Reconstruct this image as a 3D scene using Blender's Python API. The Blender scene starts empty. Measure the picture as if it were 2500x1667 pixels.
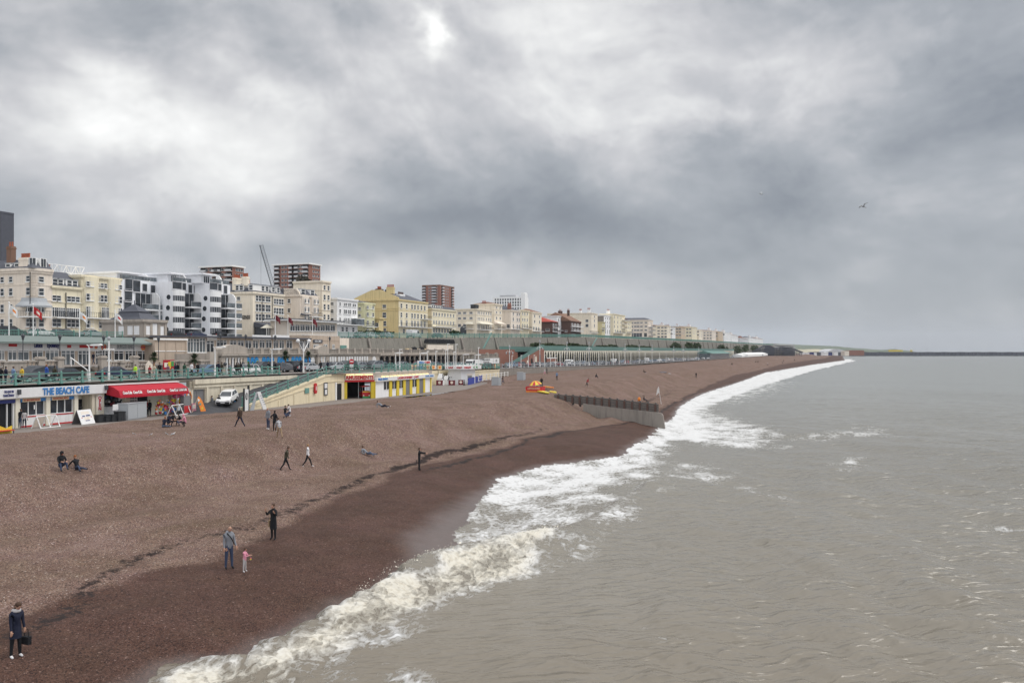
import bpy, math, random
import numpy as np
from mathutils import Vector, Matrix
random.seed(7); np.random.seed(7)
sc = bpy.context.scene
COL = sc.collection
R = math.radians
# ------------------------------------------------------------------ camera
F, CU, CV, H = 2027.0, 1250.0, 857.0, 10.5      # focal length / centre / horizon (px of a 2500 px wide frame), eye height
cam = bpy.data.cameras.new('camera')
cam.sensor_width = 36.0
cam.lens = 36.0 * F / 2500.0
cam.shift_y = (CV - 833.5) / 2500.0
cam.clip_start, cam.clip_end = 0.5, 30000.0
camo = bpy.data.objects.new('camera', cam); COL.objects.link(camo)
camo.location = (0, 0, H); camo.rotation_euler = (R(90), 0, 0)
sc.camera = camo
# ------------------------------------------------------------------ node helper
class NT:
 def __init__(s, tree):
  s.t = tree; tree.nodes.clear()
 def n(s, typ, _in=None, **kw):
  nd = s.t.nodes.new(typ)
  for k, v in kw.items(): setattr(nd, k, v)
  for k, v in (_in or {}).items():
   if hasattr(v, 'is_output') or isinstance(v, bpy.types.NodeSocket): s.t.links.new(v, nd.inputs[k])
   else: nd.inputs[k].default_value = v
  return nd
 def m(s, op, a, b=0.0, c=None, clamp=False):
  d = {0: a, 1: b}
  if c is not None: d[2] = c
  return s.n('ShaderNodeMath', d, operation=op, use_clamp=clamp).outputs[0]
 def vm(s, op, a, b=(0, 0, 0)):
  return s.n('ShaderNodeVectorMath', {0: a, 1: b}, operation=op).outputs[0]
 def noise(s, vec, scale, detail=4, rough=.55, dist=0.0, dims='3D', lac=2.0):
  return s.n('ShaderNodeTexNoise', {'Vector': vec, 'Scale': scale, 'Detail': detail, 'Roughness': rough, 'Distortion': dist, 'Lacunarity': lac}, noise_dimensions=dims)
 def ramp(s, fac, stops, interp='LINEAR'):
  r = s.n('ShaderNodeValToRGB', {0: fac}); cr = r.color_ramp; cr.interpolation = interp
  while len(cr.elements) < len(stops): cr.elements.new(.5)
  for e, (p, c) in zip(cr.elements, stops):
   e.position = p; e.color = (*c, 1) if len(c) == 3 else c
  return r.outputs[0]
 def mix(s, fac, a, b, blend='MIX'):
  nd = s.n('ShaderNodeMix', data_type='RGBA', blend_type=blend)
  for i, v in ((0, fac), (6, a), (7, b)):
   if isinstance(v, bpy.types.NodeSocket): s.t.links.new(v, nd.inputs[i])
   else: nd.inputs[i].default_value = (*v, 1) if i and len(v) == 3 else v
  return nd.outputs[2]
# ------------------------------------------------------------------ sky
world = bpy.data.worlds.new('World'); sc.world = world; world.use_nodes = True
SUN_EL, SUN_AZ = R(50), R(72)          # azimuth measured to the right of the view axis
w = NT(world.node_tree)
sky = w.n('ShaderNodeTexSky', sky_type='NISHITA', sun_disc=False, sun_elevation=SUN_EL, sun_rotation=SUN_AZ)
bg1 = w.n('ShaderNodeBackground', {'Color': sky.outputs[0], 'Strength': 0.1})
gen = w.n('ShaderNodeTexCoord').outputs['Generated']
xyz = w.n('ShaderNodeSeparateXYZ', {0: gen})
dx, dy, dz = xyz.outputs
P = w.vm('MULTIPLY', gen, (1.0, 1.0, 1.25))
warp = w.noise(P, 3.2, 4, .5)
wv = w.vm('SUBTRACT', warp.outputs['Color'], (.5, .5, .5))
P2 = w.vm('ADD', P, w.vm('MULTIPLY', wv, (.16, .16, .10)))
big = w.noise(P2, 3.0, 9, .47).outputs[0]
bigl = w.noise(w.vm('ADD', P2, (.012, .006, .034)), 3.0, 9, .47).outputs[0]
fine = w.noise(w.vm('MULTIPLY', P2, (1, 1, 1.2)), 11.0, 8, .55).outputs[0]
finel = w.noise(w.vm('MULTIPLY', w.vm('ADD', P2, (.005, .002, .010)), (1, 1, 1.2)), 11.0, 8, .55).outputs[0]
sub = w.noise(w.vm('MULTIPLY', w.vm('ADD', P2, (7.3, 2.1, 0)), (1, 1, 1.9)), 2.8, 6, .5).outputs[0]
relief = w.m('ADD', w.m('MULTIPLY', w.m('SUBTRACT', big, bigl), 1.15), w.m('MULTIPLY', w.m('SUBTRACT', fine, finel), .28))
azel = w.noise(P, 4.5, 6, .55).outputs['Color']
aw = w.n('ShaderNodeSeparateXYZ', {0: w.vm('SUBTRACT', azel, (.5, .5, .5))}).outputs
az = w.m('MULTIPLY', w.m('ARCTAN2', dx, dy), 180 / math.pi)
el = w.m('MULTIPLY', w.m('ARCSINE', dz), 180 / math.pi)
damp = w.m('MINIMUM', w.m('MULTIPLY', w.m('MAXIMUM', el, 0.0), .07), 1.0)
az = w.m('ADD', az, w.m('MULTIPLY', w.m('MULTIPLY', aw[0], 20.0), damp))
el2 = w.m('ADD', el, w.m('MULTIPLY', w.m('MULTIPLY', aw[1], 12.0), damp))
def azel_px(u, v):
 u *= 2500 / 2352; v *= 2500 / 2352
 x = (u - CU) / F; z = (CV - v) / F
 return math.degrees(math.atan(x)), math.degrees(math.atan(z / math.hypot(1, x)))
# bank: pixel centre (2352 px), half widths in degrees, strength
BANKS = [
 (955, 115, 1.4, 1.5, .46), (1420, 170, 8, 4.2, .14), (1200, 60, 15, 4, .10), (560, 250, 9, 4.0, .15), (120, 170, 7, 3.6, .17), (330, 240, 6, 3, .08),
 (1080, 270, 11, 3.0, .10), (840, 625, 3.8, 1.0, .24), (730, 645, 2.2, .6, .14), (1520, 650, 9, 1.4, .07), (520, 420, 5, 2.0, .12), (1150, 650, 4, .9, .08),
 (1560, 240, 4.5, 1.6, .16), (60, 90, 5, 2, .06), (1900, 650, 9, .8, .04), (560, 560, 4, 1.4, .05),
 (330, 30, 8, 1.6, -.10), (330, 340, 3.2, 1.8, -.13), (900, 500, 14, 2.0, -.15), (640, 170, 3, 1.8, -.10), (230, 560, 11, 1.8, -.12), (1250, 530, 12, 2.4, -.14), (60, 440, 5, 1.6, -.07),
 (2200, 330, 11, 4.6, -.15), (1750, 430, 12, 2.4, -.12), (2150, 620, 14, 3, -.12), (900, 380, 3.5, 1.6, -.10), (2300, 80, 6, 3, -.05), (650, 600, 4, .9, -.10), (1650, 340, 3, 1.2, -.08),
]
acc = None
for (u, v, sa, se, amp) in BANKS:
 a0, e0 = azel_px(u, v)
 qa = w.m('POWER', w.m('ABSOLUTE', w.m('DIVIDE', w.m('SUBTRACT', az, a0), sa)), 2.0)
 qe = w.m('POWER', w.m('ABSOLUTE', w.m('DIVIDE', w.m('SUBTRACT', el2, e0), se)), 2.0)
 g = w.m('MULTIPLY', w.m('EXPONENT', w.m('MULTIPLY', w.m('ADD', qa, qe), -1.0)), amp)
 acc = g if acc is None else w.m('ADD', acc, g)
B = w.m('ADD', .50, w.m('MULTIPLY', acc, 1.05))
B = w.m('ADD', B, w.m('MULTIPLY', w.m('SUBTRACT', big, .5), .50))
B = w.m('ADD', B, w.m('MULTIPLY', w.m('SUBTRACT', fine, .5), .17))
B = w.m('ADD', B, w.m('MULTIPLY', w.m('SUBTRACT', sub, .5), .26))
B = w.m('ADD', B, w.m('MULTIPLY', relief, w.m('ADD', .35, w.m('MULTIPLY', damp, .65))))
up = w.m('MULTIPLY', w.m('SUBTRACT', el, 26.0), .02, clamp=True)      # unseen sky above the frame, brightened to light the scene
B = w.m('ADD', B, w.m('MULTIPLY', up, .34))
B = w.m('MINIMUM', w.m('MAXIMUM', B, 0.02), 1.0)
cloud = w.ramp(B, [(0.0, (.15, .16, .185)), (.22, (.235, .255, .285)), (.42, (.36, .378, .405)), (.60, (.56, .56, .575)), (.78, (.80, .80, .79)), (1.0, (1.08, 1.08, 1.06))])
hz = w.m('POWER', w.m('SUBTRACT', 1.0, w.m('MINIMUM', w.m('MULTIPLY', w.m('MAXIMUM', el, 0), .12), 1.0)), 2.0)
cloud = w.mix(w.m('MULTIPLY', hz, .5), cloud, (.31, .34, .375))
bg2 = w.n('ShaderNodeBackground', {'Color': cloud, 'Strength': w.m('ADD', w.m('ADD', 1.0, w.m('MULTIPLY', up, 1.0)), w.m('ADD', w.m('MULTIPLY', w.m('MAXIMUM', w.m('MULTIPLY', dy, -1.0), 0.0), 1.2), w.m('MULTIPLY', w.m('MAXIMUM', w.m('SUBTRACT', dx, .62), 0.0), 1.6)))})  # unseen sky behind and right of the camera, brightened to light the facades
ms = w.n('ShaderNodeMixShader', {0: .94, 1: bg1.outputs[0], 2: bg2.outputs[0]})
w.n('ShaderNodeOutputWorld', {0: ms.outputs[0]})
sun = bpy.data.lights.new('sun', 'SUN'); sun.energy = 1.5; sun.angle = R(25); sun.color = (1, .96, .9)
suno = bpy.data.objects.new('sun', sun); COL.objects.link(suno)
sd = Vector((math.sin(SUN_AZ) * math.cos(SUN_EL), math.cos(SUN_AZ) * math.cos(SUN_EL), math.sin(SUN_EL)))
suno.rotation_euler = sd.to_track_quat('Z', 'Y').to_euler()
sc.view_settings.view_transform = 'Standard'; sc.view_settings.look = 'None'
sc.view_settings.exposure = 0.18; sc.view_settings.gamma = 1.0
# ------------------------------------------------------------------ street frame: s runs along the shore, t inland
TH = R(21.5); SN, CS = math.sin(TH), math.cos(TH)
RZ = math.pi / 2 - TH
K = 2500 / 2352.0
def XY(s, t): return (s * SN - t * CS, s * CS + t * SN)
def ST(x, y): return (x * SN + y * CS, -x * CS + y * SN)
def at_t(u, t):                       # column u, frontage line t -> (s, depth)
 a = (u - CU) / F; Y = t / (SN - a * CS)
 return Y * (a * SN + CS), Y
def zat(v, Y): return H - (v - CV) / F * Y
def at_z(u, v, z):                    # pixel on a horizontal plane -> s, t
 Y = (H - z) * F / (v - CV)
 return ST((u - CU) / F * Y, Y)
def interp(x, xs, ys): return np.interp(x, xs, ys)
def zroad(s): return interp(s, [40, 110, 150, 200, 330, 600], [7.25, 7.25, 7.0, 5.9, 4.95, 4.7])
def zpar(s): return interp(s, [60, 110, 190, 350, 650, 1200, 2000], [12.6, 12.8, 13.9, 16.6, 18, 20, 22])
# ------------------------------------------------------------------ numpy noise
_perm = np.random.RandomState(3).permutation(4096)
_val = np.random.RandomState(4).rand(4096) * 2 - 1
def vnoise(x, y):
 xi = np.floor(x).astype(np.int64); yi = np.floor(y).astype(np.int64)
 fx = x - xi; fy = y - yi
 fx = fx * fx * fx * (fx * (fx * 6 - 15) + 10); fy = fy * fy * fy * (fy * (fy * 6 - 15) + 10)
 def h(i, j): return _val[_perm[(_perm[i & 4095] + j) & 4095]]
 a, b, c, d = h(xi, yi), h(xi + 1, yi), h(xi, yi + 1), h(xi + 1, yi + 1)
 return (a + (b - a) * fx) + ((c + (d - c) * fx) - (a + (b - a) * fx)) * fy
def fbm(x, y, oct=4, gain=.5):
 o = 0; a = 1; f = 1; n = 0
 for i in range(oct):
  o = o + a * vnoise(x * f + 17.3 * i, y * f - 9.1 * i); n += a; a *= gain; f *= 2.03
 return o / n
def sstep(a, b, x):
 k = np.clip((x - a) / (b - a), 0, 1); return k * k * (3 - 2 * k)
# ------------------------------------------------------------------ shore lines traced on the ground
def trace(pts, z):
 st = [at_z(u * K, v * K, z) for u, v in pts]
 st.sort(); return np.array([p[0] for p in st]), np.array([p[1] for p in st])
SW = trace([(340, 1568), (400, 1528), (470, 1518), (560, 1512), (690, 1445), (730, 1418), (800, 1385), (880, 1350), (1000, 1262), (1080, 1180), (1130, 1120), (1148, 1100), (1250, 1070), (1340, 1058), (1430, 1048), (1445, 1028),
   (1500, 998), (1515, 975), (1545, 962), (1560, 933), (1610, 905), (1690, 880), (1760, 855), (1860, 838), (1940, 827)], .35)
WET = trace([(0, 1460), (200, 1400), (400, 1330), (520, 1290), (640, 1240), (760, 1180), (860, 1130), (920, 1100), (1000, 1073), (1100, 1045), (1250, 1005), (1330, 985), (1420, 970), (1500, 952), (1535, 925), (1600, 893), (1690, 861), (1800, 837), (1900, 823)], 1.4)
WEED = trace([(0, 1430), (150, 1380), (250, 1310), (350, 1265), (450, 1235), (560, 1200), (640, 1170), (700, 1150), (760, 1125), (850, 1090), (960, 1050), (1040, 1030), (1150, 1010), (1250, 985), (1420, 945)], 1.7)
def line(L, s): return np.interp(s, L[0], L[1])
def tswash(s): return line(SW, s)
def beach_z(s, t):
 s = np.asarray(s, float); t = np.asarray(t, float)
 tw = tswash(s); o = t - tw
 bm = np.interp(s, [0, 30, 60, 90, 106, 114, 130, 200], [41, 40.5, 40, 37, 33.5, 35, 40, 43])      # middle of the berm face
 z = 0.35 + o * .17
 z = np.where(o > 0, .35 + 1.45 * (1 - np.exp(-np.maximum(o, 0) / 6.0)), z)
 z = z + .10 * sstep(8, 20, o)
 top = np.interp(s, [0, 100, 200, 500], [4.05, 4.2, 4.3, 4.5])
 k = sstep(-4.2, 4.2, t - bm + .8 * fbm(s / 9, t / 9, 3))
 z = z * (1 - k) + top * k
 z = z - .45 * sstep(bm + 6, bm + 16, t) * sstep(140, 100, s)
 z = z - .55 * sstep(56, 61, t) * sstep(104, 114, s) * sstep(176, 164, s)
 edge = np.interp(s, [0, 72, 86, 126, 140, 165, 185, 196, 3000], [66, 66, 63.4, 63.6, 66, 73, 77.6, 80.5, 81])
 z = z - .75 * sstep(edge - 3.2, edge - .2, t) * sstep(220, 160, s)
 land = sstep(-1, 3, o)
 z = z + land * (.09 * np.sin((t - bm) * 1.9 + 2.2 * fbm(s / 11, t / 11, 2)) * sstep(11, 2, np.abs(t - bm + 3)) + .05 * np.sin(o * 1.5 + 2 * fbm(s / 9, t / 9, 2)) * sstep(3, 5, o) * sstep(13, 9, o))
 z = z + land * (.10 * fbm(s / 4.0, t / 2.6, 4) + .13 * fbm(s / 14, t / 7, 3) + .04 * fbm(s / .6, t / .6, 2))
 return z
def hit(u, v):                                # pixel -> point on the beach
 a = (u - CU) / F; b = -(v - CV) / F
 Y = np.concatenate([np.arange(15, 200, .08), np.arange(200, 900, .5)])
 s, t = ST(a * Y, Y)
 below = (H + b * Y) <= beach_z(s, t)
 i = int(np.argmax(below)); Yh = float(Y[i])
 return Vector((a * Yh, Yh, float(H + b * Yh)))
# ------------------------------------------------------------------ materials
MATS = {}
def new_mat(name):
 m = bpy.data.materials.new(name); m.use_nodes = True
 return m, NT(m.node_tree)
def mat(name, col, rough=.8, var=.12, scale=1.2, bump=0.0, bscale=12, metal=0.0, spec=.3, streak=0.0, emit=0.0, fine=0.0):
 """a plain painted / stone surface with uneven tone, stains and grain in world space"""
 if name in MATS: return MATS[name]
 m, t = new_mat(name)
 pos = t.n('ShaderNodeNewGeometry').outputs['Position']
 c = (*col, 1)
 n1 = t.noise(pos, scale, 5, .6).outputs[0]
 k = t.m('ADD', 1 - var * .9, t.m('MULTIPLY', n1, var * 1.8))
 if streak:
  sv = t.vm('MULTIPLY', pos, (2.2, 2.2, .18))
  n2 = t.noise(sv, 1.0, 5, .65).outputs[0]
  k = t.m('MULTIPLY', k, t.m('SUBTRACT', 1.0, t.m('MULTIPLY', t.m('MULTIPLY', t.m('SUBTRACT', n2, .48, clamp=True), 3.2, clamp=True), streak)))
 if fine:
  n3 = t.noise(pos, 22, 3, .6).outputs[0]
  k = t.m('MULTIPLY', k, t.m('ADD', 1 - fine, t.m('MULTIPLY', n3, fine * 2)))
 col_ = t.mix(1.0, c, t.n('ShaderNodeCombineColor', {0: k, 1: k, 2: k}).outputs[0], 'MULTIPLY')
 d = {'Base Color': col_, 'Roughness': rough, 'Metallic': metal, 'Specular IOR Level': spec}
 if bump:
  bn = t.noise(pos, bscale, 4, .6).outputs[0]
  d['Normal'] = t.n('ShaderNodeBump', {'Height': bn, 'Strength': bump, 'Distance': .03}).outputs[0]
 if emit: d['Emission Color'] = c; d['Emission Strength'] = emit
 p = t.n('ShaderNodeBsdfPrincipled', d)
 t.n('ShaderNodeOutputMaterial', {0: p.outputs[0]})
 MATS[name] = m; return m
def mat_beach():
 m, t = new_mat('shingle')
 pos = t.n('ShaderNodeNewGeometry').outputs['Position']
 wet = t.n('ShaderNodeAttribute', attribute_name='wet').outputs['Fac']
 weed = t.n('ShaderNodeAttribute', attribute_name='weed').outputs['Fac']
 sheet = t.n('ShaderNodeAttribute', attribute_name='sheet').outputs['Fac']
 v1 = t.n('ShaderNodeTexVoronoi', {'Vector': pos, 'Scale': 21.0, 'Randomness': 1.0})
 v2 = t.n('ShaderNodeTexVoronoi', {'Vector': pos, 'Scale': 44.0, 'Randomness': 1.0})
 r1 = t.n('ShaderNodeSeparateColor', {0: v1.outputs['Color']}).outputs
 r2 = t.n('ShaderNodeSeparateColor', {0: v2.outputs['Color']}).outputs
 stops = [(0, (.030, .024, .024)), (.14, (.075, .050, .042)), (.36, (.150, .098, .074)), (.55, (.19, .128, .094)), (.72, (.25, .165, .125)), (.90, (.27, .205, .165)), (.97, (.33, .27, .23)), (1, (.62, .56, .50))]
 c1 = t.ramp(r1[0], stops); c2 = t.ramp(r2[0], stops)
 sel = t.m('GREATER_THAN', r1[1], .55)
 c = t.mix(sel, c1, c2)
 # broad tone drifts: sorted pebble bands, sandy and reddish patches
 pl = t.vm('MULTIPLY', pos, (1, 1, .3))
 b1 = t.noise(pl, .22, 5, .6).outputs[0]
 b2 = t.noise(t.vm('ADD', pl, (31, 7, 0)), .8, 6, .7).outputs[0]
 b3 = t.noise(t.vm('ADD', pl, (3, 71, 0)), 3.2, 4, .7).outputs[0]
 c = t.mix(.14, c, (.17, .122, .098))
 k = t.m('ADD', -.04, t.m('ADD', t.m('MULTIPLY', b1, .82), t.m('ADD', t.m('MULTIPLY', b2, .55), t.m('MULTIPLY', b3, .35))))
 c = t.mix(1.0, c, t.n('ShaderNodeCombineColor', {0: k, 1: t.m('MULTIPLY', k, t.m('ADD', .86, t.m('MULTIPLY', b2, .2))), 2: t.m('MULTIPLY', k, t.m('ADD', .82, t.m('MULTIPLY', b1, .34)))}).outputs[0], 'MULTIPLY')
 # wet stones: darker, glossier, with a ragged edge
 en = t.noise(pl, 1.1, 6, .7).outputs[0]
 wf = t.m('MULTIPLY', t.m('SUBTRACT', t.m('ADD', wet, t.m('MULTIPLY', t.m('SUBTRACT', en, .5), .42)), .40), 4.0, clamp=True)
 cw = t.mix(1.0, c, (.43, .335, .305), 'MULTIPLY')
 c = t.mix(wf, c, cw)
 # seaweed and driftline
 wn = t.noise(pl, 1.5, 7, .78, .6).outputs[0]
 wn2 = t.noise(t.vm('MULTIPLY', pos, (1, 1, 1)), 7.0, 4, .7).outputs[0]
 wd = t.m('SUBTRACT', t.m('ADD', weed, t.m('ADD', t.m('MULTIPLY', t.m('SUBTRACT', wn, .5), 2.6), t.m('MULTIPLY', t.m('SUBTRACT', wn2, .5), .9))), .56)
 wd = t.m('MULTIPLY', t.m('MULTIPLY', wd, 4.0, clamp=True), t.m('MULTIPLY', weed, 6.0, clamp=True))
 sp = t.noise(t.vm('ADD', pos, (9, 4, 2)), 2.0, 4, .62).outputs[0]
 spk = t.m('MULTIPLY', t.m('SUBTRACT', sp, .715, clamp=True), 22.0, clamp=True)
 wd = t.m('MAXIMUM', wd, t.m('MULTIPLY', spk, .85))
 c = t.mix(t.m('MULTIPLY', wd, .92), c, (.016, .012, .012))
 h = t.m('ADD', t.m('MULTIPLY', t.m('SUBTRACT', 1.0, v1.outputs['Distance']), .6), t.m('MULTIPLY', t.m('SUBTRACT', 1.0, v2.outputs['Distance']), .4))
 bmp = t.n('ShaderNodeBump', {'Height': h, 'Strength': .55, 'Distance': .05})
 rough = t.m('SUBTRACT', .92, t.m('MULTIPLY', wf, .22))
 c = t.mix(t.m('MULTIPLY', sheet, .6), c, (.15, .125, .118))
 rough = t.m('SUBTRACT', rough, t.m('MULTIPLY', sheet, .42))
 p = t.n('ShaderNodeBsdfPrincipled', {'Base Color': c, 'Roughness': rough, 'Normal': bmp.outputs[0], 'Specular IOR Level': t.m('ADD', .10, t.m('ADD', t.m('MULTIPLY', wf, .06), t.m('MULTIPLY', sheet, .3)))})
 t.n('ShaderNodeOutputMaterial', {0: p.outputs[0]})
 return m
def mat_sea():
 m, t = new_mat('sea_water')
 pos = t.n('ShaderNodeNewGeometry').outputs['Position']
 foam = t.n('ShaderNodeAttribute', attribute_name='foam').outputs['Fac']
 lump = t.n('ShaderNodeAttribute', attribute_name='lump').outputs['Fac']
 mud = t.noise(t.vm('MULTIPLY', pos, (.02, .02, 0)), 1.0, 4, .55).outputs[0]
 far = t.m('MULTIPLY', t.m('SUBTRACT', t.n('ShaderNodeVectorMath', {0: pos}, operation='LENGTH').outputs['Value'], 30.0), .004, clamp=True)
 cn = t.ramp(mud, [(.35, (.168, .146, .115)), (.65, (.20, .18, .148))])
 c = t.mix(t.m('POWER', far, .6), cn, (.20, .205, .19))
 pl = t.vm('MULTIPLY', pos, (1, 1, .4))
 # foam lace: stretched along the shore
 rot = t.n('ShaderNodeVectorRotate', {'Vector': pl, 'Angle': TH}, rotation_type='Z_AXIS').outputs[0]
 rs = t.vm('MULTIPLY', rot, (1.25, .72, 1))
 wrp = t.vm('ADD', rs, t.vm('MULTIPLY', t.vm('SUBTRACT', t.noise(rs, .9, 4, .6).outputs['Color'], (.5, .5, .5)), (1.3, 1.3, 0)))
 vo = t.n('ShaderNodeTexVoronoi', {'Vector': wrp, 'Scale': 2.2, 'Detail': 2.0, 'Roughness': .6}, feature='DISTANCE_TO_EDGE').outputs['Distance']
 lace = t.m('SUBTRACT', 1.0, t.m('MULTIPLY', vo, 3.0), clamp=True)
 n1 = t.noise(wrp, 2.8, 7, .72).outputs[0]
 n2 = t.noise(wrp, .35, 4, .6).outputs[0]
 pat = t.m('ADD', t.m('MULTIPLY', lace, .34), t.m('ADD', t.m('MULTIPLY', n1, .62), t.m('MULTIPLY', t.m('SUBTRACT', n2, .5), .95)))
 ff = t.m('SUBTRACT', t.m('ADD', t.m('MULTIPLY', foam, 1.12), t.m('MULTIPLY', t.m('SUBTRACT', pat, .43), 2.3)), .62)
 ff = t.m('MULTIPLY', ff, 1.9, clamp=True)
 ff = t.m('MULTIPLY', ff, t.m('MULTIPLY', foam, 5.0, clamp=True))
 # scattered small whitecaps far out
 wc = t.noise(t.vm('MULTIPLY', rot, (.16, .42, 0)), 1.0, 6, .66).outputs[0]
 wcf = t.m('MULTIPLY', t.m('SUBTRACT', wc, .75, clamp=True), 10.0, clamp=True)
 ff = t.m('MAXIMUM', ff, t.m('MULTIPLY', wcf, .4))
 fcol = t.mix(lump, (.58, .585, .59), (.56, .535, .47))
 fshade = t.noise(pos, 5.0, 5, .7).outputs[0]
 fcol = t.mix(t.m('MULTIPLY', t.m('MULTIPLY', t.m('SUBTRACT', fshade, .45, clamp=True), 3.0, clamp=True), t.m('ADD', .15, t.m('MULTIPLY', lump, .7))), fcol, (.36, .31, .235))  # darker beige patches put shading into the colour of the foam
 c = t.mix(ff, c, fcol)
 # ripples on top of the modelled waves
 rp = t.vm('MULTIPLY', t.n('ShaderNodeVectorRotate', {'Vector': pos, 'Angle': R(-9)}, rotation_type='Z_AXIS').outputs[0], (.42, 1.05, 0))
 r1 = t.m('SUBTRACT', 1.0, t.m('ABSOLUTE', t.m('MULTIPLY', t.m('SUBTRACT', t.noise(rp, .95, 3, .5, .25).outputs[0], .5), 2.4)))
 r2 = t.noise(rp, 3.4, 4, .6).outputs[0]
 hgt = t.m('ADD', t.m('MULTIPLY', r1, .24), t.m('MULTIPLY', r2, .05))
 hgt = t.m('ADD', hgt, t.m('MULTIPLY', ff, .06))
 b1 = t.n('ShaderNodeBump', {'Height': hgt, 'Strength': .85, 'Distance': 1.0})
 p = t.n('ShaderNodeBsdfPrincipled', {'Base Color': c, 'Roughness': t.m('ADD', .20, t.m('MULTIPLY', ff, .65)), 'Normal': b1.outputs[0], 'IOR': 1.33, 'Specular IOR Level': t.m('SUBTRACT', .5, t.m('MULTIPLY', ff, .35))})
 t.n('ShaderNodeOutputMaterial', {0: p.outputs[0]})
 return m
# ------------------------------------------------------------------ tags
def tag(o, label=None, cat=None, group=None, kind=None):
 if label: o['label'] = label
 if cat: o['category'] = cat
 if group: o['group'] = group
 if kind: o['kind'] = kind
 return o
def np_mesh(name, verts, faces, material, attrs=None, smooth=True):
 me = bpy.data.meshes.new(name)
 me.vertices.add(len(verts)); me.vertices.foreach_set('co', verts.astype(np.float32).ravel())
 k = faces.shape[1]
 me.loops.add(faces.size); me.loops.foreach_set('vertex_index', faces.astype(np.int32).ravel())
 me.polygons.add(len(faces)); me.polygons.foreach_set('loop_start', np.arange(0, faces.size, k, dtype=np.int32))
 me.polygons.foreach_set('use_smooth', np.full(len(faces), smooth))
 for an, av in (attrs or {}).items():
  a = me.attributes.new(an, 'FLOAT', 'POINT'); a.data.foreach_set('value', av.astype(np.float32).ravel())
 me.update(calc_edges=True); me.materials.append(material)
 o = bpy.data.objects.new(name, me); COL.objects.link(o); return o
def grid_faces(nr, nc, keep=None):
 i = np.arange(nr - 1)[:, None] * nc + np.arange(nc - 1)[None, :]
 q = np.stack([i, i + 1, i + nc + 1, i + nc], -1).reshape(-1, 4)
 if keep is not None:
  kv = keep.ravel(); q = q[kv[q].any(1)]
 return q
def compact(v, f, attrs):
 used = np.zeros(len(v), bool); used[f.ravel()] = True
 idx = np.cumsum(used) - 1
 return v[used], idx[f], {k: a.ravel()[used] for k, a in attrs.items()}
def polar(rs, az):
 Rr, A = np.meshgrid(rs, az, indexing='ij')
 return Rr * np.sin(A), Rr * np.cos(A)
def geo(a, b, ratio):
 n = int(math.log(b / a) / ratio) + 1
 return a * np.exp(np.linspace(0, math.log(b / a), n))
# signed distance to polygons traced as pixel outlines and laid on the water plane
def poly_sd(pts, x, y):
 pts = np.array(pts, float); n = len(pts); d = np.full(x.shape, 1e9); ins = np.zeros(x.shape, bool)
 for i in range(n):
  ax, ay = pts[i]; bx, by = pts[(i + 1) % n]
  ex, ey = bx - ax, by - ay
  h = np.clip(((x - ax) * ex + (y - ay) * ey) / (ex * ex + ey * ey + 1e-9), 0, 1)
  d = np.minimum(d, np.hypot(x - ax - h * ex, y - ay - h * ey))
  c = ((ay > y) != (by > y)) & (x < (bx - ax) * (y - ay) / (by - ay + 1e-12) + ax)
  ins ^= c
 return np.where(ins, d, -d)
def ground_poly(pts, z=.2):
 out = []
 for u, v in pts:
  s, t = at_z(u * K, v * K, z); out.append(XY(s, t))
 return out
def line_sd(pts, x, y):
 """distance to a polyline, parameter along it, and side (+ = seaward / right of travel)"""
 d = np.full(x.shape, 1e9); par = np.zeros(x.shape); side = np.ones(x.shape)
 for i in range(len(pts) - 1):
  (ax, ay), (bx, by) = pts[i], pts[i + 1]
  ex, ey = bx - ax, by - ay; L2 = ex * ex + ey * ey
  h = np.clip(((x - ax) * ex + (y - ay) * ey) / L2, 0, 1)
  q = np.hypot(x - ax - h * ex, y - ay - h * ey)
  upd = q < d
  d = np.where(upd, q, d); par = np.where(upd, i + h, par)
  side = np.where(upd, np.sign((x - ax) * ey - (y - ay) * ex), side)
 return d, par, side
# ------------------------------------------------------------------ beach
rs = np.concatenate([geo(9, 130, .0052), geo(131, 700, .014)[0:], geo(705, 2100, .05)])
az = np.radians(np.concatenate([np.linspace(-75, -37, 40)[:-1], np.linspace(-37, 34, 640), ]))
bx, by = polar(rs, az)
bs, bt = ST(bx, by)
bz = beach_z(bs, bt)
edge = np.interp(bs, [0, 72, 86, 126, 140, 165, 185, 196, 3000], [66.4, 66.4, 63.8, 64, 66.5, 73.5, 78.2, 81.6, 82.5])
keep = (bt > tswash(bs) - 6) & (bt < edge + .6)
wetv = 1 - sstep(-1.6, 2.6, bt - line(WET, bs) - np.interp(bs, [20, 60, 75, 100], [1.0, .9, .4, 0]) + .9 * fbm(bs / 5, bt / 5, 3))
wl = line(WEED, bs); dd = bt - wl + .9 * fbm(bs / 6, bt / 6, 3)
weedv = np.exp(-(dd / .75) ** 2) * np.interp(bs, [15, 30, 45, 60, 75, 100, 140], [.62, .66, .70, 1.0, .85, .42, .1])
weedv = np.maximum(weedv, .85 * np.exp(-((bt - line(WET, bs) + .8 * fbm(bs / 5, bt / 5, 3)) / .45) ** 2) * sstep(48, 62, bs) * sstep(420, 150, bs))
for (s0, s1, off, amp) in ((125, 190, 4.5, .7), (128, 170, 7.5, .55)):
 weedv = np.maximum(weedv, amp * np.exp(-((bt - line(WET, bs) - off + 1.4 * fbm(bs / 7, bt / 7, 3)) / .8) ** 2) * sstep(s0 - 5, s0, bs) * sstep(s1 + 20, s1, bs))
sheet_p = ground_poly([(880, 1360), (905, 1310), (950, 1240), (1010, 1190), (1075, 1150), (1125, 1105), (1200, 1100), (1240, 1240), (1100, 1300), (960, 1360)], .4)
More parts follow.
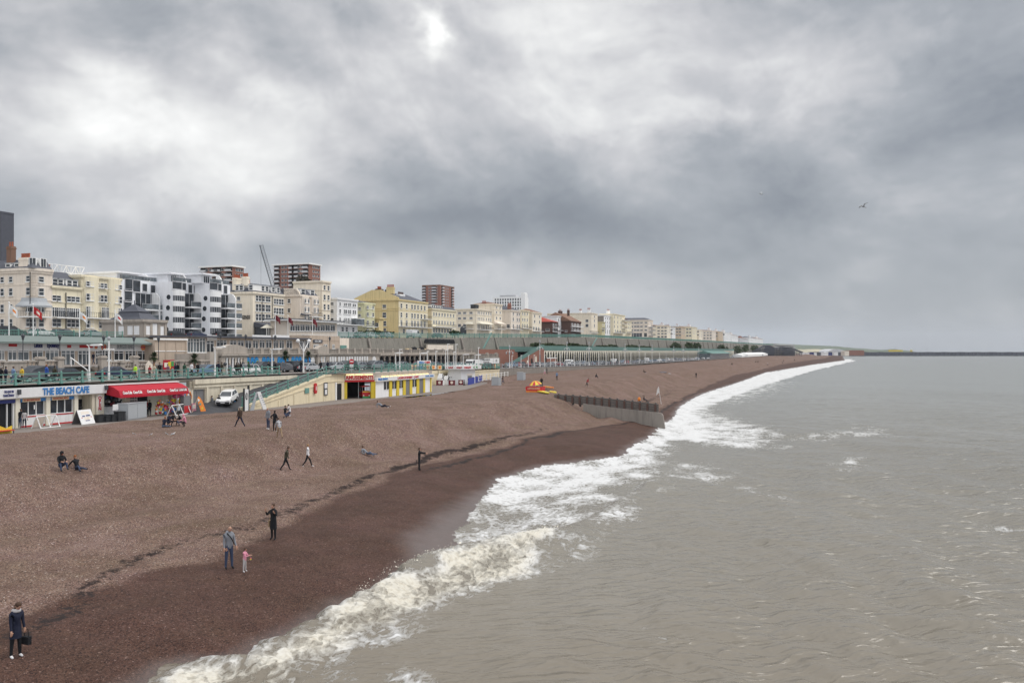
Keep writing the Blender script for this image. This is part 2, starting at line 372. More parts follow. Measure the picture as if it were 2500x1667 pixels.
sheetv = sstep(-1.0, 1.4, poly_sd(sheet_p, bx, by) + .7 * fbm(bs / 2.5, bt / 2.5, 3)) * .9
sheetv = np.maximum(sheetv, .7 * (1 - sstep(-.2, 1.0, bt - tswash(bs) + .35 * fbm(bs / 2, bt / 2, 3))))
V = np.stack([bx, by, bz], -1).reshape(-1, 3)
f = grid_faces(len(rs), len(az), keep)
V, f, at = compact(V, f, {'wet': wetv, 'weed': weedv, 'sheet': sheetv})
beach = tag(np_mesh('beach', V, f, mat_beach(), at), kind='structure')
# ------------------------------------------------------------------ sea
rs = np.concatenate([geo(14, 75, .0026), geo(75.3, 420, .0062), geo(424, 14000, .03)])
az = np.radians(np.concatenate([np.linspace(-42, -27, 60)[:-1], np.linspace(-27, 35, 900), np.linspace(35, 80, 50)[1:]]))
wx, wy = polar(rs, az)
ws, wt = ST(wx, wy)
rr = np.hypot(wx, wy)
FO = [  # traced foam areas: outline, density, edge softness
 ([(1145, 1100), (1250, 1070), (1430, 1048), (1445, 1026), (1500, 998), (1545, 1015), (1520, 1050), (1510, 1090), (1430, 1112), (1300, 1135), (1150, 1155), (1120, 1145)], .70, 1.6),
 ([(1115, 1140), (1300, 1125), (1440, 1105), (1420, 1150), (1340, 1200), (1235, 1232), (1120, 1238)], .52, 1.6),
 ([(1507, 985), (1548, 962), (1512, 945), (1560, 933), (1612, 905), (1650, 912), (1628, 940), (1690, 962), (1750, 972), (1795, 1000), (1780, 1025), (1640, 1024), (1530, 1005)], .56, 1.8),
 ([(1507, 985), (1548, 962), (1512, 945), (1560, 933), (1612, 905), (1632, 915), (1610, 945), (1640, 970), (1660, 1005), (1600, 1015), (1530, 1002)], .80, 1.0),
 ([(1555, 935), (1606, 904), (1690, 879), (1720, 867), (1756, 854), (1860, 837), (1950, 824), (1965, 828), (1890, 845), (1830, 862), (1750, 886), (1670, 917), (1620, 938)], .80, .6),
 ([(1430, 1112), (1510, 1090), (1560, 1060), (1620, 1062), (1665, 1090), (1640, 1108), (1560, 1098), (1480, 1125)], .52, 2.0),
 ([(330, 1590), (400, 1525), (560, 1512), (690, 1442), (730, 1414), (880, 1348), (960, 1312), (980, 1292), (1060, 1262), (1180, 1236), (1282, 1214), (1262, 1250), (1235, 1288), (1065, 1350), (955, 1392), (865, 1432), (770, 1470), (650, 1530), (570, 1590)], .80, .7),
 ([(660, 1515), (870, 1440), (930, 1420), (900, 1460), (780, 1500), (880, 1540), (760, 1590), (580, 1590)], .44, 1.2),
 ([(1245, 1262), (1330, 1214), (1440, 1148), (1458, 1160), (1360, 1235), (1330, 1270), (1240, 1300)], .52, 1.2),
 ([(1640, 900), (1700, 900), (1760, 880), (1810, 875), (1780, 895), (1700, 920), (1660, 925)], .50, 4),
 ([(1870, 1003), (1930, 994), (2050, 998), (2045, 1004), (1940, 1004), (1880, 1010)], .50, 1.6),
 ([(1925, 1072), (1955, 1045), (1972, 1048), (1960, 1072), (1940, 1078)], .50, 1.0),
 ([(2240, 1186), (2300, 1190), (2352, 1202), (2352, 1207), (2290, 1197)], .48, .8),
 ([(1480, 1425), (1520, 1440), (1560, 1465), (1530, 1462), (1490, 1445)], .42, .6),
 ([(860, 1520), (930, 1535), (990, 1560), (930, 1560), (880, 1540)], .38, .6),
 ([(1700, 1115), (1760, 1128), (1800, 1135), (1740, 1135)], .42, .8),
 ([(1980, 975), (2040, 985), (2030, 990), (1960, 985)], .42, 1.4),
]
foam = np.zeros(wx.shape); lump = np.zeros(wx.shape)
wob = .9 * fbm(ws / 3.0, wt / 3.0, 3) + .5 * fbm(ws / .9, wt / .9, 3)
for i, (pp, den, soft) in enumerate(FO):
 sd_ = poly_sd(ground_poly(pp, .55 if i == 6 else .15), wx, wy) + wob * min(1, soft) * (1 + (rr / 160))
 sd_ = sd_ + 2.6 * sstep(4.5, .3, np.abs(tswash(ws) - wt)) * (i != 6); so = soft * (1.9 if i != 6 else 1)
 k = sstep(-so * .9, so * 1.3, sd_) * den
 foam = np.maximum(foam, k)
 if i == 6: lump = np.maximum(lump, sstep(-.4, 1.2, sd_))
# breaker and the swell behind it
CR = ground_poly([(300, 1600), (370, 1562), (470, 1512), (600, 1478), (700, 1432), (800, 1384), (900, 1334), (980, 1300), (1080, 1268), (1180, 1244), (1280, 1222), (1380, 1174), (1430, 1142), (1500, 1102), (1570, 1072)], .5)
d_, par, side = line_sd(CR, wx, wy)
hgt = np.interp(par, range(15), [.15, .2, .26, .33, .42, .55, .72, .90, .98, .95, .80, .36, .45, .62, 0])
wid = np.where(side > 0, 1.9, .62)
crest = hgt * np.exp(-(d_ / wid) ** 2)
foam = np.where(lump > 0, foam * np.interp(par, [0, 3, 6], [.80, .86, 1.0]) * (1 - .46 * lump * sstep(.6, 2.4, d_) * (side > 0)), foam)
# open water: crossing wind waves, larger away from the shore
off = np.clip((tswash(ws) - wt), 0, 1e9)
ampl = sstep(1, 18, off)
zz = np.zeros(wx.shape)
rng = np.random.RandomState(11)
for i in range(26):
 L = 1.6 * 1.17 ** i
 th = R(200) + TH * 0 + rng.normal(0, .55)
 kx, ky = math.cos(th) * 2 * math.pi / L, math.sin(th) * 2 * math.pi / L
 fade = sstep(0.020, .008, (rr ** 2 / (H * F / 2.44)) / L * .10)
 a = .021 * L ** .58 * (1 if L < 25 else .5)
 ph = rng.rand() * 7 + 1.5 * vnoise(wx / (L * 4) + i, wy / (L * 4))
 sw_ = np.sin(kx * wx + ky * wy + ph)
 zz += a * fade * (sw_ + .35 * (1 - np.abs(sw_)) * 2 - .35) * (.6 + .5 * vnoise(wx / (L * 3) - i * 3, wy / (L * 3)))
zz *= ampl * .95
zz += .16 * fbm(ws / 1.2, wt / 3.5, 4) * ampl * sstep(400, 60, rr)
al = par * 4.0 + .3 * vnoise(ws / 1.5, wt / 1.5); sdd = side * d_
turb = lump * (.13 * np.abs(fbm(al / .42, sdd / 1.1, 4, .55)) + .055 * fbm(al / .16, sdd / .5, 3, .6) + .03 * fbm(ws / .14, wt / .14, 2)) * np.clip(hgt * .9 + .12, 0, 1.1)
turb += .05 * foam * fbm(ws / .5, wt / .5, 3)
base = beach_z(ws, wt)
fr = tswash(ws) + .35 * fbm(ws / 1.1, wt * 0, 3) + .22 * fbm(ws / .35, wt * 0 + 3, 2)
under = np.where(wt < fr, .03, -.03 - (wt - fr) * .6)
swz = np.maximum(0.0, np.minimum(base + under, 1.0))
swz = np.where(wt > fr, base + under, swz)
wz = swz + zz + (crest + turb) * sstep(.3, -.6, wt - fr)
sheetkill = (poly_sd(sheet_p, wx, wy) + .7 * fbm(ws / 2.5, wt / 2.5, 3) > -.2) & (foam < .25) & (crest < .12)
wz = np.where(sheetkill, np.minimum(wz, base - .04), wz)
keep = (wt < fr + .8)
V = np.stack([wx, wy, wz], -1).reshape(-1, 3)
f = grid_faces(len(rs), len(az), keep)
V, f, at = compact(V, f, {'foam': foam, 'lump': lump})
sea = tag(np_mesh('sea', V, f, mat_sea(), at), kind='structure')
# ------------------------------------------------------------------ mesh builder (one mesh per part)
class MB:
 def __init__(s): s.v = []; s.f = []; s.m = []
 def add(s, vs, fs, m=0):
  b = len(s.v); s.v += [tuple(p) for p in vs]
  for q in fs: s.f.append([b + i for i in q]); s.m.append(m)
  return s
 def box(s, x0, x1, y0, y1, z0, z1, m=0):
  return s.add([(x0, y0, z0), (x1, y0, z0), (x1, y1, z0), (x0, y1, z0), (x0, y0, z1), (x1, y0, z1), (x1, y1, z1), (x0, y1, z1)],
                     [(3, 2, 1, 0), (4, 5, 6, 7), (0, 1, 5, 4), (1, 2, 6, 5), (2, 3, 7, 6), (3, 0, 4, 7)], m)
 def quad(s, a, b, c, d, m=0): return s.add([a, b, c, d], [(0, 1, 2, 3)], m)
 def prism(s, pts, a, b, axis='y', m=0):
  """outline extruded along an axis; pts are (x,z) for y, (y,z) for x, (x,y) for z"""
  n = len(pts)
  def P(p, k): return {'y': (p[0], k, p[1]), 'x': (k, p[0], p[1]), 'z': (p[0], p[1], k)}[axis]
  vs = [P(p, a) for p in pts] + [P(p, b) for p in pts]
  fs = [tuple(range(n))[::-1], tuple(range(n, 2 * n))] + [(i, (i + 1) % n, n + (i + 1) % n, n + i) for i in range(n)]
  return s.add(vs, fs, m)
 def tube(s, p, q, r, m=0, n=6, r2=None):
  p, q = Vector(p), Vector(q); d = (q - p)
  if d.length < 1e-6: return s
  d.normalize(); a = d.orthogonal().normalized(); b = d.cross(a); r2 = r if r2 is None else r2
  vs = []
  for c, rr_ in ((p, r), (q, r2)):
   for i in range(n):
    k = 2 * math.pi * i / n; vs.append(c + a * (rr_ * math.cos(k)) + b * (rr_ * math.sin(k)))
  return s.add(vs, [(i, (i + 1) % n, n + (i + 1) % n, n + i) for i in range(n)] + [tuple(range(n))[::-1], tuple(range(n, 2 * n))], m)
 def path(s, pts, r, m=0, n=6):
  for a, b in zip(pts, pts[1:]): s.tube(a, b, r, m, n)
  return s
 def lathe(s, prof, c=(0, 0, 0), m=0, n=12, a0=0, a1=2 * math.pi):
  full = abs(a1 - a0 - 2 * math.pi) < 1e-6; k = n if full else n + 1
  vs = []
  for r, z in prof:
   for i in range(k):
    an = a0 + (a1 - a0) * i / n; vs.append((c[0] + r * math.cos(an), c[1] + r * math.sin(an), c[2] + z))
  fs = []
  for j in range(len(prof) - 1):
   for i in range(n):
    i2 = (i + 1) % k; fs.append((j * k + i, j * k + i2, (j + 1) * k + i2, (j + 1) * k + i))
  return s.add(vs, fs, m)
 def ball(s, c, r, m=0, n=8, sx=1, sy=1, sz=1):
  prof = [(max(1e-4, math.sin(math.pi * i / n)), -math.cos(math.pi * i / n)) for i in range(n + 1)]
  b = len(s.v); s.lathe([(p[0], p[1]) for p in prof], (0, 0, 0), m, n)
  for i in range(b, len(s.v)):
   x, y, z = s.v[i]; s.v[i] = (c[0] + x * r * sx, c[1] + y * r * sy, c[2] + z * r * sz)
  return s
 def mesh(s, name, mats, smooth=False):
  me = bpy.data.meshes.new(name); me.from_pydata(s.v, [], s.f)
  for m in (mats if isinstance(mats, (list, tuple)) else [mats]): me.materials.append(m)
  me.polygons.foreach_set('material_index', s.m)
  me.polygons.foreach_set('use_smooth', [smooth] * len(s.f)); me.update(); return me
 def build(s, name, mats, parent=None, loc=(0, 0, 0), rz=0.0, smooth=False):
  return inst(name, s.mesh(name, mats, smooth), parent, loc, rz)
def inst(name, me, parent=None, loc=(0, 0, 0), rz=0.0):
 o = bpy.data.objects.new(name, me); COL.objects.link(o)
 o.location = loc; o.rotation_euler = (0, 0, rz); o.parent = parent; return o
def root(name, s, t, z, label, cat, group=None, rz=0.0):
 o = bpy.data.objects.new(name, None); COL.objects.link(o); o.empty_display_size = .3
 x, y = XY(s, t); o.location = (x, y, z); o.rotation_euler = (0, 0, RZ + rz)
 return tag(o, label, cat, group)
def copy_tree(o, parent=None):
 c = o.copy(); COL.objects.link(c); c.parent = parent
 for ch in list(o.children): copy_tree(ch, c)
 return c
def text_mesh(txt, size, mt, extrude=.015, bold=0.0, shear=0.0, name='lettering', width=None):
 cu = bpy.data.curves.new(name, 'FONT'); cu.body = txt; cu.size = size; cu.extrude = extrude; cu.offset = bold; cu.shear = shear
 cu.align_x = 'CENTER'; cu.align_y = 'CENTER'; cu.resolution_u = 3
 o = bpy.data.objects.new('tmp', cu); COL.objects.link(o)
 dg = bpy.context.evaluated_depsgraph_get()
 me = bpy.data.meshes.new_from_object(o.evaluated_get(dg)); bpy.data.objects.remove(o); bpy.data.curves.remove(cu)
 me.name = name; me.materials.clear(); me.materials.append(mt)
 co = np.array([v.co[:] for v in me.vertices])
 if width and len(co):
  w_ = co[:, 0].max() - co[:, 0].min(); co[:, 0] *= width / w_; me.vertices.foreach_set('co', co.ravel()); me.update()
 return me
def lettering(txt, size, mt, parent, loc, rz=0.0, tilt=90, **kw):
 """upright text facing local -y (rz turns it)"""
 o = inst('lettering', text_mesh(txt, size, mt, **kw), parent, loc)
 o.rotation_euler = (R(tilt), 0, rz); return o
# ------------------------------------------------------------------ palette
M = {}
def pal(k, *a, **kw): M[k] = mat(k, *a, **kw)
pal('cream', (.80, .72, .59), .85, .10, .5, streak=.30)
pal('cream_pink', (.76, .675, .58), .85, .10, .5, streak=.30)
pal('cream_yellow', (.76, .69, .52), .85, .09, .5, streak=.28)
pal('ochre', (.64, .52, .28), .85, .10, .5, streak=.35)
pal('pale_yellow', (.62, .57, .36), .85, .10, .5, streak=.3)
pal('lime_cream', (.60, .58, .38), .85, .1, .5, streak=.3)
pal('buff', (.56, .45, .33), .85, .12, .5, streak=.35)
pal('white_wall', (.80, .80, .80), .75, .07, .5, streak=.22)
pal('modern_white', (.82, .83, .86), .6, .05, .4, streak=.12)
pal('pale_grey', (.56, .56, .58), .7, .08, .5, streak=.2)
pal('stone', (.40, .355, .31), .9, .16, .8, streak=.45, fine=.12)
pal('stone_dark', (.25, .225, .20), .9, .2, .8, streak=.5, fine=.12)
pal('tan', (.47, .385, .31), .9, .12, .6, streak=.35)
pal('concrete', (.21, .20, .175), .92, .22, .5, streak=.6, fine=.15)
pal('red_brick', (.25, .115, .085), .9, .18, .5, fine=.2)
pal('dark_brick', (.10, .06, .05), .9, .2, .8, fine=.2)
pal('terracotta', (.34, .10, .055), .85, .2, 1.5, fine=.2)
pal('red_roof', (.38, .075, .055), .8, .15, 1.2, fine=.15)
pal('slate', (.075, .08, .10), .6, .25, 1.5, fine=.2)
pal('brown_roof', (.20, .115, .08), .85, .2, 1.2, fine=.2)
pal('lead', (.36, .38, .40), .6, .12, 1)
pal('black_metal', (.03, .032, .036), .5, .1, 2)
pal('iron', (.06, .065, .075), .55, .1, 2)
pal('white_paint', (.78, .78, .77), .55, .06, 1)
pal('cream_paint', (.70, .66, .55), .6, .07, 1)
pal('teal', (.135, .275, .24), .5, .14, 1.6, fine=.12)
pal('teal_dark', (.105, .20, .178), .6, .16, 1.2, fine=.15)
pal('roof_teal', (.15, .185, .175), .6, .14, 1.2, fine=.12)
pal('asphalt', (.105, .105, .11), .9, .2, .6, fine=.15)
pal('ramp_asphalt', (.055, .056, .062), .9, .15, .5, fine=.12)
pal('paving', (.19, .165, .15), .9, .2, .7, fine=.15)
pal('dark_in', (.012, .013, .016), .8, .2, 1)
pal('shutter_grey', (.20, .20, .205), .5, .08, 1)
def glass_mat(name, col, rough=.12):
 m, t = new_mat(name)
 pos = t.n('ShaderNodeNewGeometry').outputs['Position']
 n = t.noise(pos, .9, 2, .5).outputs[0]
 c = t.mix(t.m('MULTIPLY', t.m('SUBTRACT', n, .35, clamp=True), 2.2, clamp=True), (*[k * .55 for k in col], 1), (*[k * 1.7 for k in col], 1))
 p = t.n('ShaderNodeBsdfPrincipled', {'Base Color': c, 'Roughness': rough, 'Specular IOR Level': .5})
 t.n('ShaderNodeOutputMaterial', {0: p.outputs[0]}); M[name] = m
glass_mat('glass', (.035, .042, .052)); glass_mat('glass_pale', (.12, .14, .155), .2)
# ------------------------------------------------------------------ windows: frame, panes and sill; one shared mesh per size
_wc = {}
def window_mesh(w, h, style='sash', frame='white_paint', gl='glass'):
 key = (round(w, 1), round(h, 1), style, frame, gl)
 if key in _wc: return _wc[key]
 w, h = key[0], key[1]; b = MB(); fw = .055
 b.box(-w / 2, w / 2, -.03, .0, 0, h, 1)
 for x in (-w / 2 - .02, w / 2 - fw + .02): b.box(x, x + fw, -.09, -.001, 0, h, 0)
 b.box(-w / 2 + fw - .02, w / 2 - fw + .02, -.085, -.001, h - fw, h, 0); b.box(-w / 2 + fw - .02, w / 2 - fw + .02, -.085, -.001, 0, fw * .8, 0)
 if style == 'sash': b.box(-w / 2 + fw - .02, w / 2 - fw + .02, -.08, -.001, h * .5 - .04, h * .5 + .04, 0)
 elif style == 'door': b.box(-.045, .045, -.08, -.001, fw * .8, h - fw, 0); b.box(-w / 2 + fw - .02, -.045, -.078, -.001, h * .74, h * .74 + .06, 0); b.box(.045, w / 2 - fw + .02, -.078, -.001, h * .74, h * .74 + .06, 0)
 elif style == 'grid':
  k = max(2, int(round(w / .75)))
  for i in range(1, k): x = -w / 2 + w * i / k; b.box(x - .045, x + .045, -.082, -.001, fw * .8, h - fw, 0)
  b.box(-w / 2 + fw - .02, w / 2 - fw + .02, -.078, -.001, h * .78 - .035, h * .78 + .035, 0)
 if style != 'door': b.box(-w / 2 - .13, w / 2 + .13, -.2, -.002, -.14, -.001, 0)
 if False: b.box(-w / 2 - .1, w / 2 + .1, -.14, -.002, h + .001, h + .13, 0)
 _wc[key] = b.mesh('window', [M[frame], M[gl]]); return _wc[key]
def railing_bars(b, x0, x1, y, z, h=1.0, gap=.35, m=0, ends=None):
 b.box(x0, x1, y - .03, y + .03, z + h - .05, z + h, m); b.box(x0, x1, y - .02, y + .02, z + .1, z + .14, m)
 n = max(1, int((x1 - x0) / gap))
 for i in range(n + 1):
  x = x0 + (x1 - x0) * i / n; b.box(x - .02, x + .02, y - .02, y + .02, z, z + h - .05, m)
class House:
 """a frontage building: front on the line t, west wall at its near corner; pixel columns and rows give real places on those two planes"""
 def __init__(h, label, uc, ue, vt, uw=None, t=130, D=None, wall='cream', cat='house', base=None, name='terraced_house', group='seafront houses along the upper street', cornice=True, thick=None):
  h.t = t; h.uc = uc; h.s0, h.Y0 = at_t(uc, t); h.s1 = at_t(ue, t)[0]; h.W = h.s1 - h.s0
  h.zb = (zpar(h.s0) if base is None else base); h.zt = zat(vt, h.Y0) - h.zb
  h.D = D or (max(9.0, h.dd(uw) if uw is not None else 11.0)); h.wall = wall; h.lo = -3.0
  h.r = root(name, h.s0, t, h.zb, label, cat, group)
  b = MB(); b.box(0, h.W, 0, h.D, h.lo, h.zt)
  h.body = b
  if cornice: h.cornice()
 def dd(h, u):                                   # pixel column on the west wall -> distance back from the corner
  x, y = XY(h.s0, h.t); a = (u - CU) / F
  return (x - a * y) / (CS + a * SN)
 def X(h, u): return at_t(u, h.t)[0] - h.s0
 def Z(h, v): return zat(v, h.Y0) - h.zb
 def cornice(h, z=None, d=.35, th=.5, m=None, west=True):
  z = h.zt if z is None else z; b = MB(); p = .02
  b.box(-d if west else p, h.W - p, -d, -.003, z - th * .6, z + .12); b.box(-d * .6 if west else p, h.W - p, -d * .6, -.004, z - th, z - th * .6)
  if west: b.box(-d, -.003, -.003, h.D, z - th * .6, z + .12); b.box(-d * .6, -.004, -.004, h.D, z - th, z - th * .6)
  b.build('cornice', M[m or h.wall], h.r)
 def band(h, vs, d=.12, th=.22):
  b = MB()
  for v in vs:
   z = h.Z(v); b.box(-d, h.W - .03, -d, -.003, z, z + th); b.box(-d, -.003, -.003, h.D, z, z + th)
  b.build('string_course', M[h.wall], h.r)
 def win(h, us, rows, face='f', w=1.0, style='sash', frame='white_paint', gl='glass', off=0.0):
  for v0, v1 in rows:
   z = h.Z(v1); me = window_mesh(w, max(.6, h.Z(v0) - z), style, frame, gl)
   for u in us:
    if face == 'f': inst('window', me, h.r, (h.X(u), -.004 - off, z))
    else: inst('window', me, h.r, (-.004 - off, h.dd(u), z), -math.pi / 2)
 def mansard(h, vtop, back=2.0, m='slate', dorm_f=(), dorm_w=(), dv=None, dw=1.1, west=True):
  z0 = h.zt + .1; z1 = h.Z(vtop); xb = back if west else 0
  b = MB(); a = [(0, 0), (h.W, 0), (h.W, h.D), (0, h.D)]; c = [(xb, back), (h.W, back), (h.W, h.D - .5), (xb, h.D - .5)]
  b.add([(x, y, z0) for x, y in a] + [(x, y, z1) for x, y in c], [(4, 5, 6, 7), (0, 1, 5, 4), (1, 2, 6, 5), (2, 3, 7, 6), (3, 0, 4, 7)])
  rf = b.build('roof', M[m], h.r)
  if dv:
   zz0, zz1 = h.Z(dv[1]), h.Z(dv[0]); hh = zz1 - zz0
   d = MB(); d.box(-dw / 2 - .12, dw / 2 + .12, 0, back + .6, -.05, hh + .16, 0); d.box(-dw / 2 - .22, dw / 2 + .22, -.12, back + .6, hh + .16, hh + .28, 2)
   d.box(-dw / 2 + .12, dw / 2 - .12, -.03, -.002, .12, hh, 1); d.box(-dw / 2 + .12, dw / 2 - .12, -.05, -.031, hh * .5, hh * .5 + .07, 0)
   me = d.mesh('dormer', [M['white_paint'], M['glass'], M['lead']])
   for u in dorm_f: inst('dormer', me, h.r, (h.X(u), .35, zz0))
   for u in dorm_w: inst('dormer', me, h.r, (.35, h.dd(u), zz0), -math.pi / 2)
  return rf
 def hip(h, vtop, m='slate', over=.3, west_gable=False):
  z0, z1 = h.zt + .13, h.Z(vtop); o = over; b = MB()
  a = [(-o, -o, z0), (h.W + o * .1, -o, z0), (h.W + o * .1, h.D + o, z0), (-o, h.D + o, z0)]
  k = min(h.W, h.D) / 2 * .8; xa = -o if west_gable else k
  r0, r1 = (xa, h.D / 2, z1), (max(xa + .5, h.W - (0 if west_gable else k)), h.D / 2, z1)
  b.add(a + [r0, r1], [(0, 1, 5, 4), (1, 2, 5), (2, 3, 4, 5), (3, 0, 4), (3, 2, 1, 0)])
  return b.build('roof', M[m], h.r)
 def chimney(h, u0, u1, v0, v1, face='w', m=None, y=1.0, dep=1.0, pots=4, potm='terracotta', x=0.3):
  """stack standing on the west wall (u read along it) or on the front plane"""
  z1 = h.Z(v0); z0 = h.Z(v1) - .6; b = MB()
  if face == 'w': ya, yb = sorted((h.dd(u0), h.dd(u1))); xa, xb = x, x + dep
  else: xa, xb = h.X(u0), h.X(u1); ya, yb = y, y + dep
  b.box(xa, xb, ya, yb, z0, z1); b.box(xa - .08, xb + .08, ya - .08, yb + .08, z1 - .45, z1 - .25)
  c = b.build('chimney', M[m or h.wall], h.r)
  p = MB()
  for i in range(pots):
   k = (i + .5) / pots
   q = ((xa + xb) / 2, ya + (yb - ya) * k, z1) if (yb - ya) > (xb - xa) else (xa + (xb - xa) * k, (ya + yb) / 2, z1)
   p.lathe([(.16, 0), (.13, .6), (.17, .7), (.15, .8)], q, 0, 7)
  p.build('chimney_pots', M[potm], c)
 def balcony(h, u0, u1, v, proj=1.0, m='iron', face='f', slab='white_paint', rail=1.0, gap=.4):
  x0, x1 = (h.X(u0), h.X(u1)) if face == 'f' else sorted((h.dd(u0), h.dd(u1)))
  z = h.Z(v); b = MB(); b.box(x0, x1, -proj, -.005, z - .18, z, 1); railing_bars(b, x0, x1, -proj + .06, z, rail, gap)
  for x in (x0, x1):
   b.box(x - .03, x + .03, -proj, -.01, z + rail - .05, z + rail)
  o = b.build('balcony', [M[m], M[slab]], h.r)
  if face == 'w': o.rotation_euler = (0, 0, -math.pi / 2); o.scale = (-1, 1, 1) if False else (1, 1, 1); o.location = (0, x0 + x1, 0)
  return o
 def canopy(h, u0, u1, v0, v1, proj=1.3, m='lead', face='f'):
  x0, x1 = (h.X(u0), h.X(u1)) if face == 'f' else sorted((h.dd(u0), h.dd(u1)))
  za, zb = h.Z(v0), h.Z(v1); b = MB()
  b.add([(x0 + .3, -.006, za), (x1 - .3, -.006, za), (x1, -proj, zb), (x0, -proj, zb), (x0, -proj, zb - .1), (x1, -proj, zb - .1), (x1, -.006, zb - .1), (x0, -.006, zb - .1)],
              [(0, 3, 2, 1), (3, 4, 5, 2), (4, 7, 6, 5), (0, 7, 4, 3), (1, 2, 5, 6)])
  o = b.build('canopy', M[m], h.r)
  if face == 'w': o.rotation_euler = (0, 0, -math.pi / 2); o.location = (0, x0 + x1, 0)
  return o
 def pipe(h, us, v0, v1=None, face='f', m='black_metal'):
  for u in us:
   z1 = h.Z(v0); b = MB()
   if face == 'f': b.tube((h.X(u), -.12, 0), (h.X(u), -.12, z1), .08, 0, 6)
   else: b.tube((-.12, h.dd(u), 0), (-.12, h.dd(u), z1), .08, 0, 6)
   b.build('drainpipe', M[m], h.r)
 def bow(h, u0, u1, v0, v1, proj=.9, m=None, seg=8, name='bay', rows=(), gl='glass'):
  """a curved bay with its windows set round it"""
  x0, x1 = h.X(u0), h.X(u1); z0, z1 = h.Z(v1), h.Z(v0); c = (x0 + x1) / 2; rx = (x1 - x0) / 2
  pts = [(c - rx * math.cos(math.pi * i / seg), -proj * math.sin(math.pi * i / seg) - .002) for i in range(seg + 1)]
  b = MB(); b.prism([(x, y) for x, y in pts], z0, z1, 'z'); o = b.build(name, M[m or h.wall], h.r)
  for va, vb in rows:
   za, zb_ = h.Z(vb), h.Z(va)
   for k in (.5, 1 / 6 * 1.2, 1 - 1 / 6 * 1.2):
    an = math.pi * k; x = c - rx * math.cos(an); y = -proj * math.sin(an)
    nx, ny = -math.cos(an) / rx, -math.sin(an) / max(.1, proj)
    rz = math.atan2(nx, -ny)
    inst('window', window_mesh(.9, zb_ - za, 'sash', 'white_paint', gl), h.r, (x * 1.0, y - .05, za), rz)
  return o
 def done(h, gable=None):
  if gable:  # (list of (u,v)) outline added above the west wall
   pts = [(h.dd(u), h.Z(v)) for u, v in gable]
   h.body.prism([(y, z) for y, z in pts], 0.0, .35, 'x')
  return h.body.build('wall', M[h.wall], h.r)
# ------------------------------------------------------------------ seafront houses, near to far
h = House('big cream corner house with rounded tower front, black drainpipe and slate attic', 77, 128, 655, 0, D=17, wall='cream_pink', name='corner_hotel', cat='hotel', cornice=False)
rr_ = 2.3; b = MB()
arc = [(rr_ - rr_ * math.cos(a), rr_ - rr_ * math.sin(a)) for a in np.linspace(0, math.pi / 2, 8)]
out = [(0, h.D)] + arc + [(h.W, 0), (h.W, h.D)]
b.prism(out, h.lo, h.zt, 'z'); h.body = b
def ring(d, z0, z1, nm, mt):
 q = MB(); o2 = [(-d, h.D)] + [(rr_ - (rr_ + d) * math.cos(a), rr_ - (rr_ + d) * math.sin(a)) for a in np.linspace(0, math.pi / 2, 8)] + [(h.W - .02, -d), (h.W - .02, .01)] + [(x + .004, y + .004) for x, y in arc[::-1]] + [(-.004, h.D)]
 q.prism(o2, z0, z1, 'z'); q.build(nm, mt, h.r)
ring(.40, h.zt - .35, h.zt + .12, 'cornice', M['cream_pink']); ring(.22, h.zt - .75, h.zt - .351, 'cornice', M['cream_pink'])
for v in (695, 732, 772): ring(.08, h.Z(v), h.Z(v) + .2, 'string_course', M['cream_pink'])
rows = [(672.5, 687), (701, 720), (741, 761), (777, 797)]
h.win([6, 27, 69], rows, 'w', .95)
for (v0, v1) in rows:
 for an, gl, fm in ((R(48), None, None), (R(80), 'glass', 'white_paint')):
  if gl is None and v0 > 710: gl, fm = 'glass', 'white_paint'
  x, y = rr_ - rr_ * math.cos(an), rr_ - rr_ * math.sin(an); rz = -(math.pi / 2 - an)
  if gl: inst('window', window_mesh(.95, h.Z(v0) - h.Z(v1)), h.r, (x, y, h.Z(v1)), rz)
  else:
   q = MB(); hh = h.Z(v0) - h.Z(v1); q.box(-.5, .5, -.06, 0, -.12, -.02); q.box(-.5, .5, -.05, .0, hh, hh + .1); q.box(-.5, -.42, -.05, 0, 0, hh); q.box(.42, .5, -.05, 0, 0, hh)
   q.build('blind_window', M['cream_pink'], h.r, (x, y, h.Z(v1)), rz)
h.mansard(629, 1.6, dorm_w=[15, 36], dorm_f=[], dv=(642, 655)); h.pipe([75], 664, face='w')
q = MB(); q.box(-.6, .6, 0, 1.2, 0, 1.7, 0); q.box(-.45, -.05, -.03, -.002, .2, 1.6, 1); q.box(.05, .45, -.03, -.002, .2, 1.6, 1)
for k, (x, y, rz) in enumerate(((.9, .9, -R(50)), (2.6, .35, 0))): inst('dormer', q.mesh('dormer', [M['white_paint'], M['glass']]), h.r, (x, y, h.zt + .3), rz)
h.chimney(41, 62, 627, 655, m='cream_pink', dep=1.2, pots=6); h.chimney(8, 20, 596, 640, m='brown_roof', dep=.9, pots=2, x=.6)
cz0, cz1 = h.Z(745), h.Z(726); an0, an1 = math.pi, 1.5 * math.pi + .25
q = MB(); q.lathe([(rr_ + .1, cz1), (rr_ + .35, cz1 - .7), (rr_ + 1.25, cz0), (rr_ + 1.25, cz0 - .3), (rr_ + .05, cz0 - .3)], (rr_, rr_, 0), 0, 10, an0, an1); q.build('canopy', M['lead'], h.r)
zf = h.Z(772); q = MB(); q.lathe([(rr_ + .02, zf), (rr_ + 1.2, zf), (rr_ + 1.2, zf - .2), (rr_ + .02, zf - .2)], (rr_, rr_, 0), 1, 10, an0, an1)
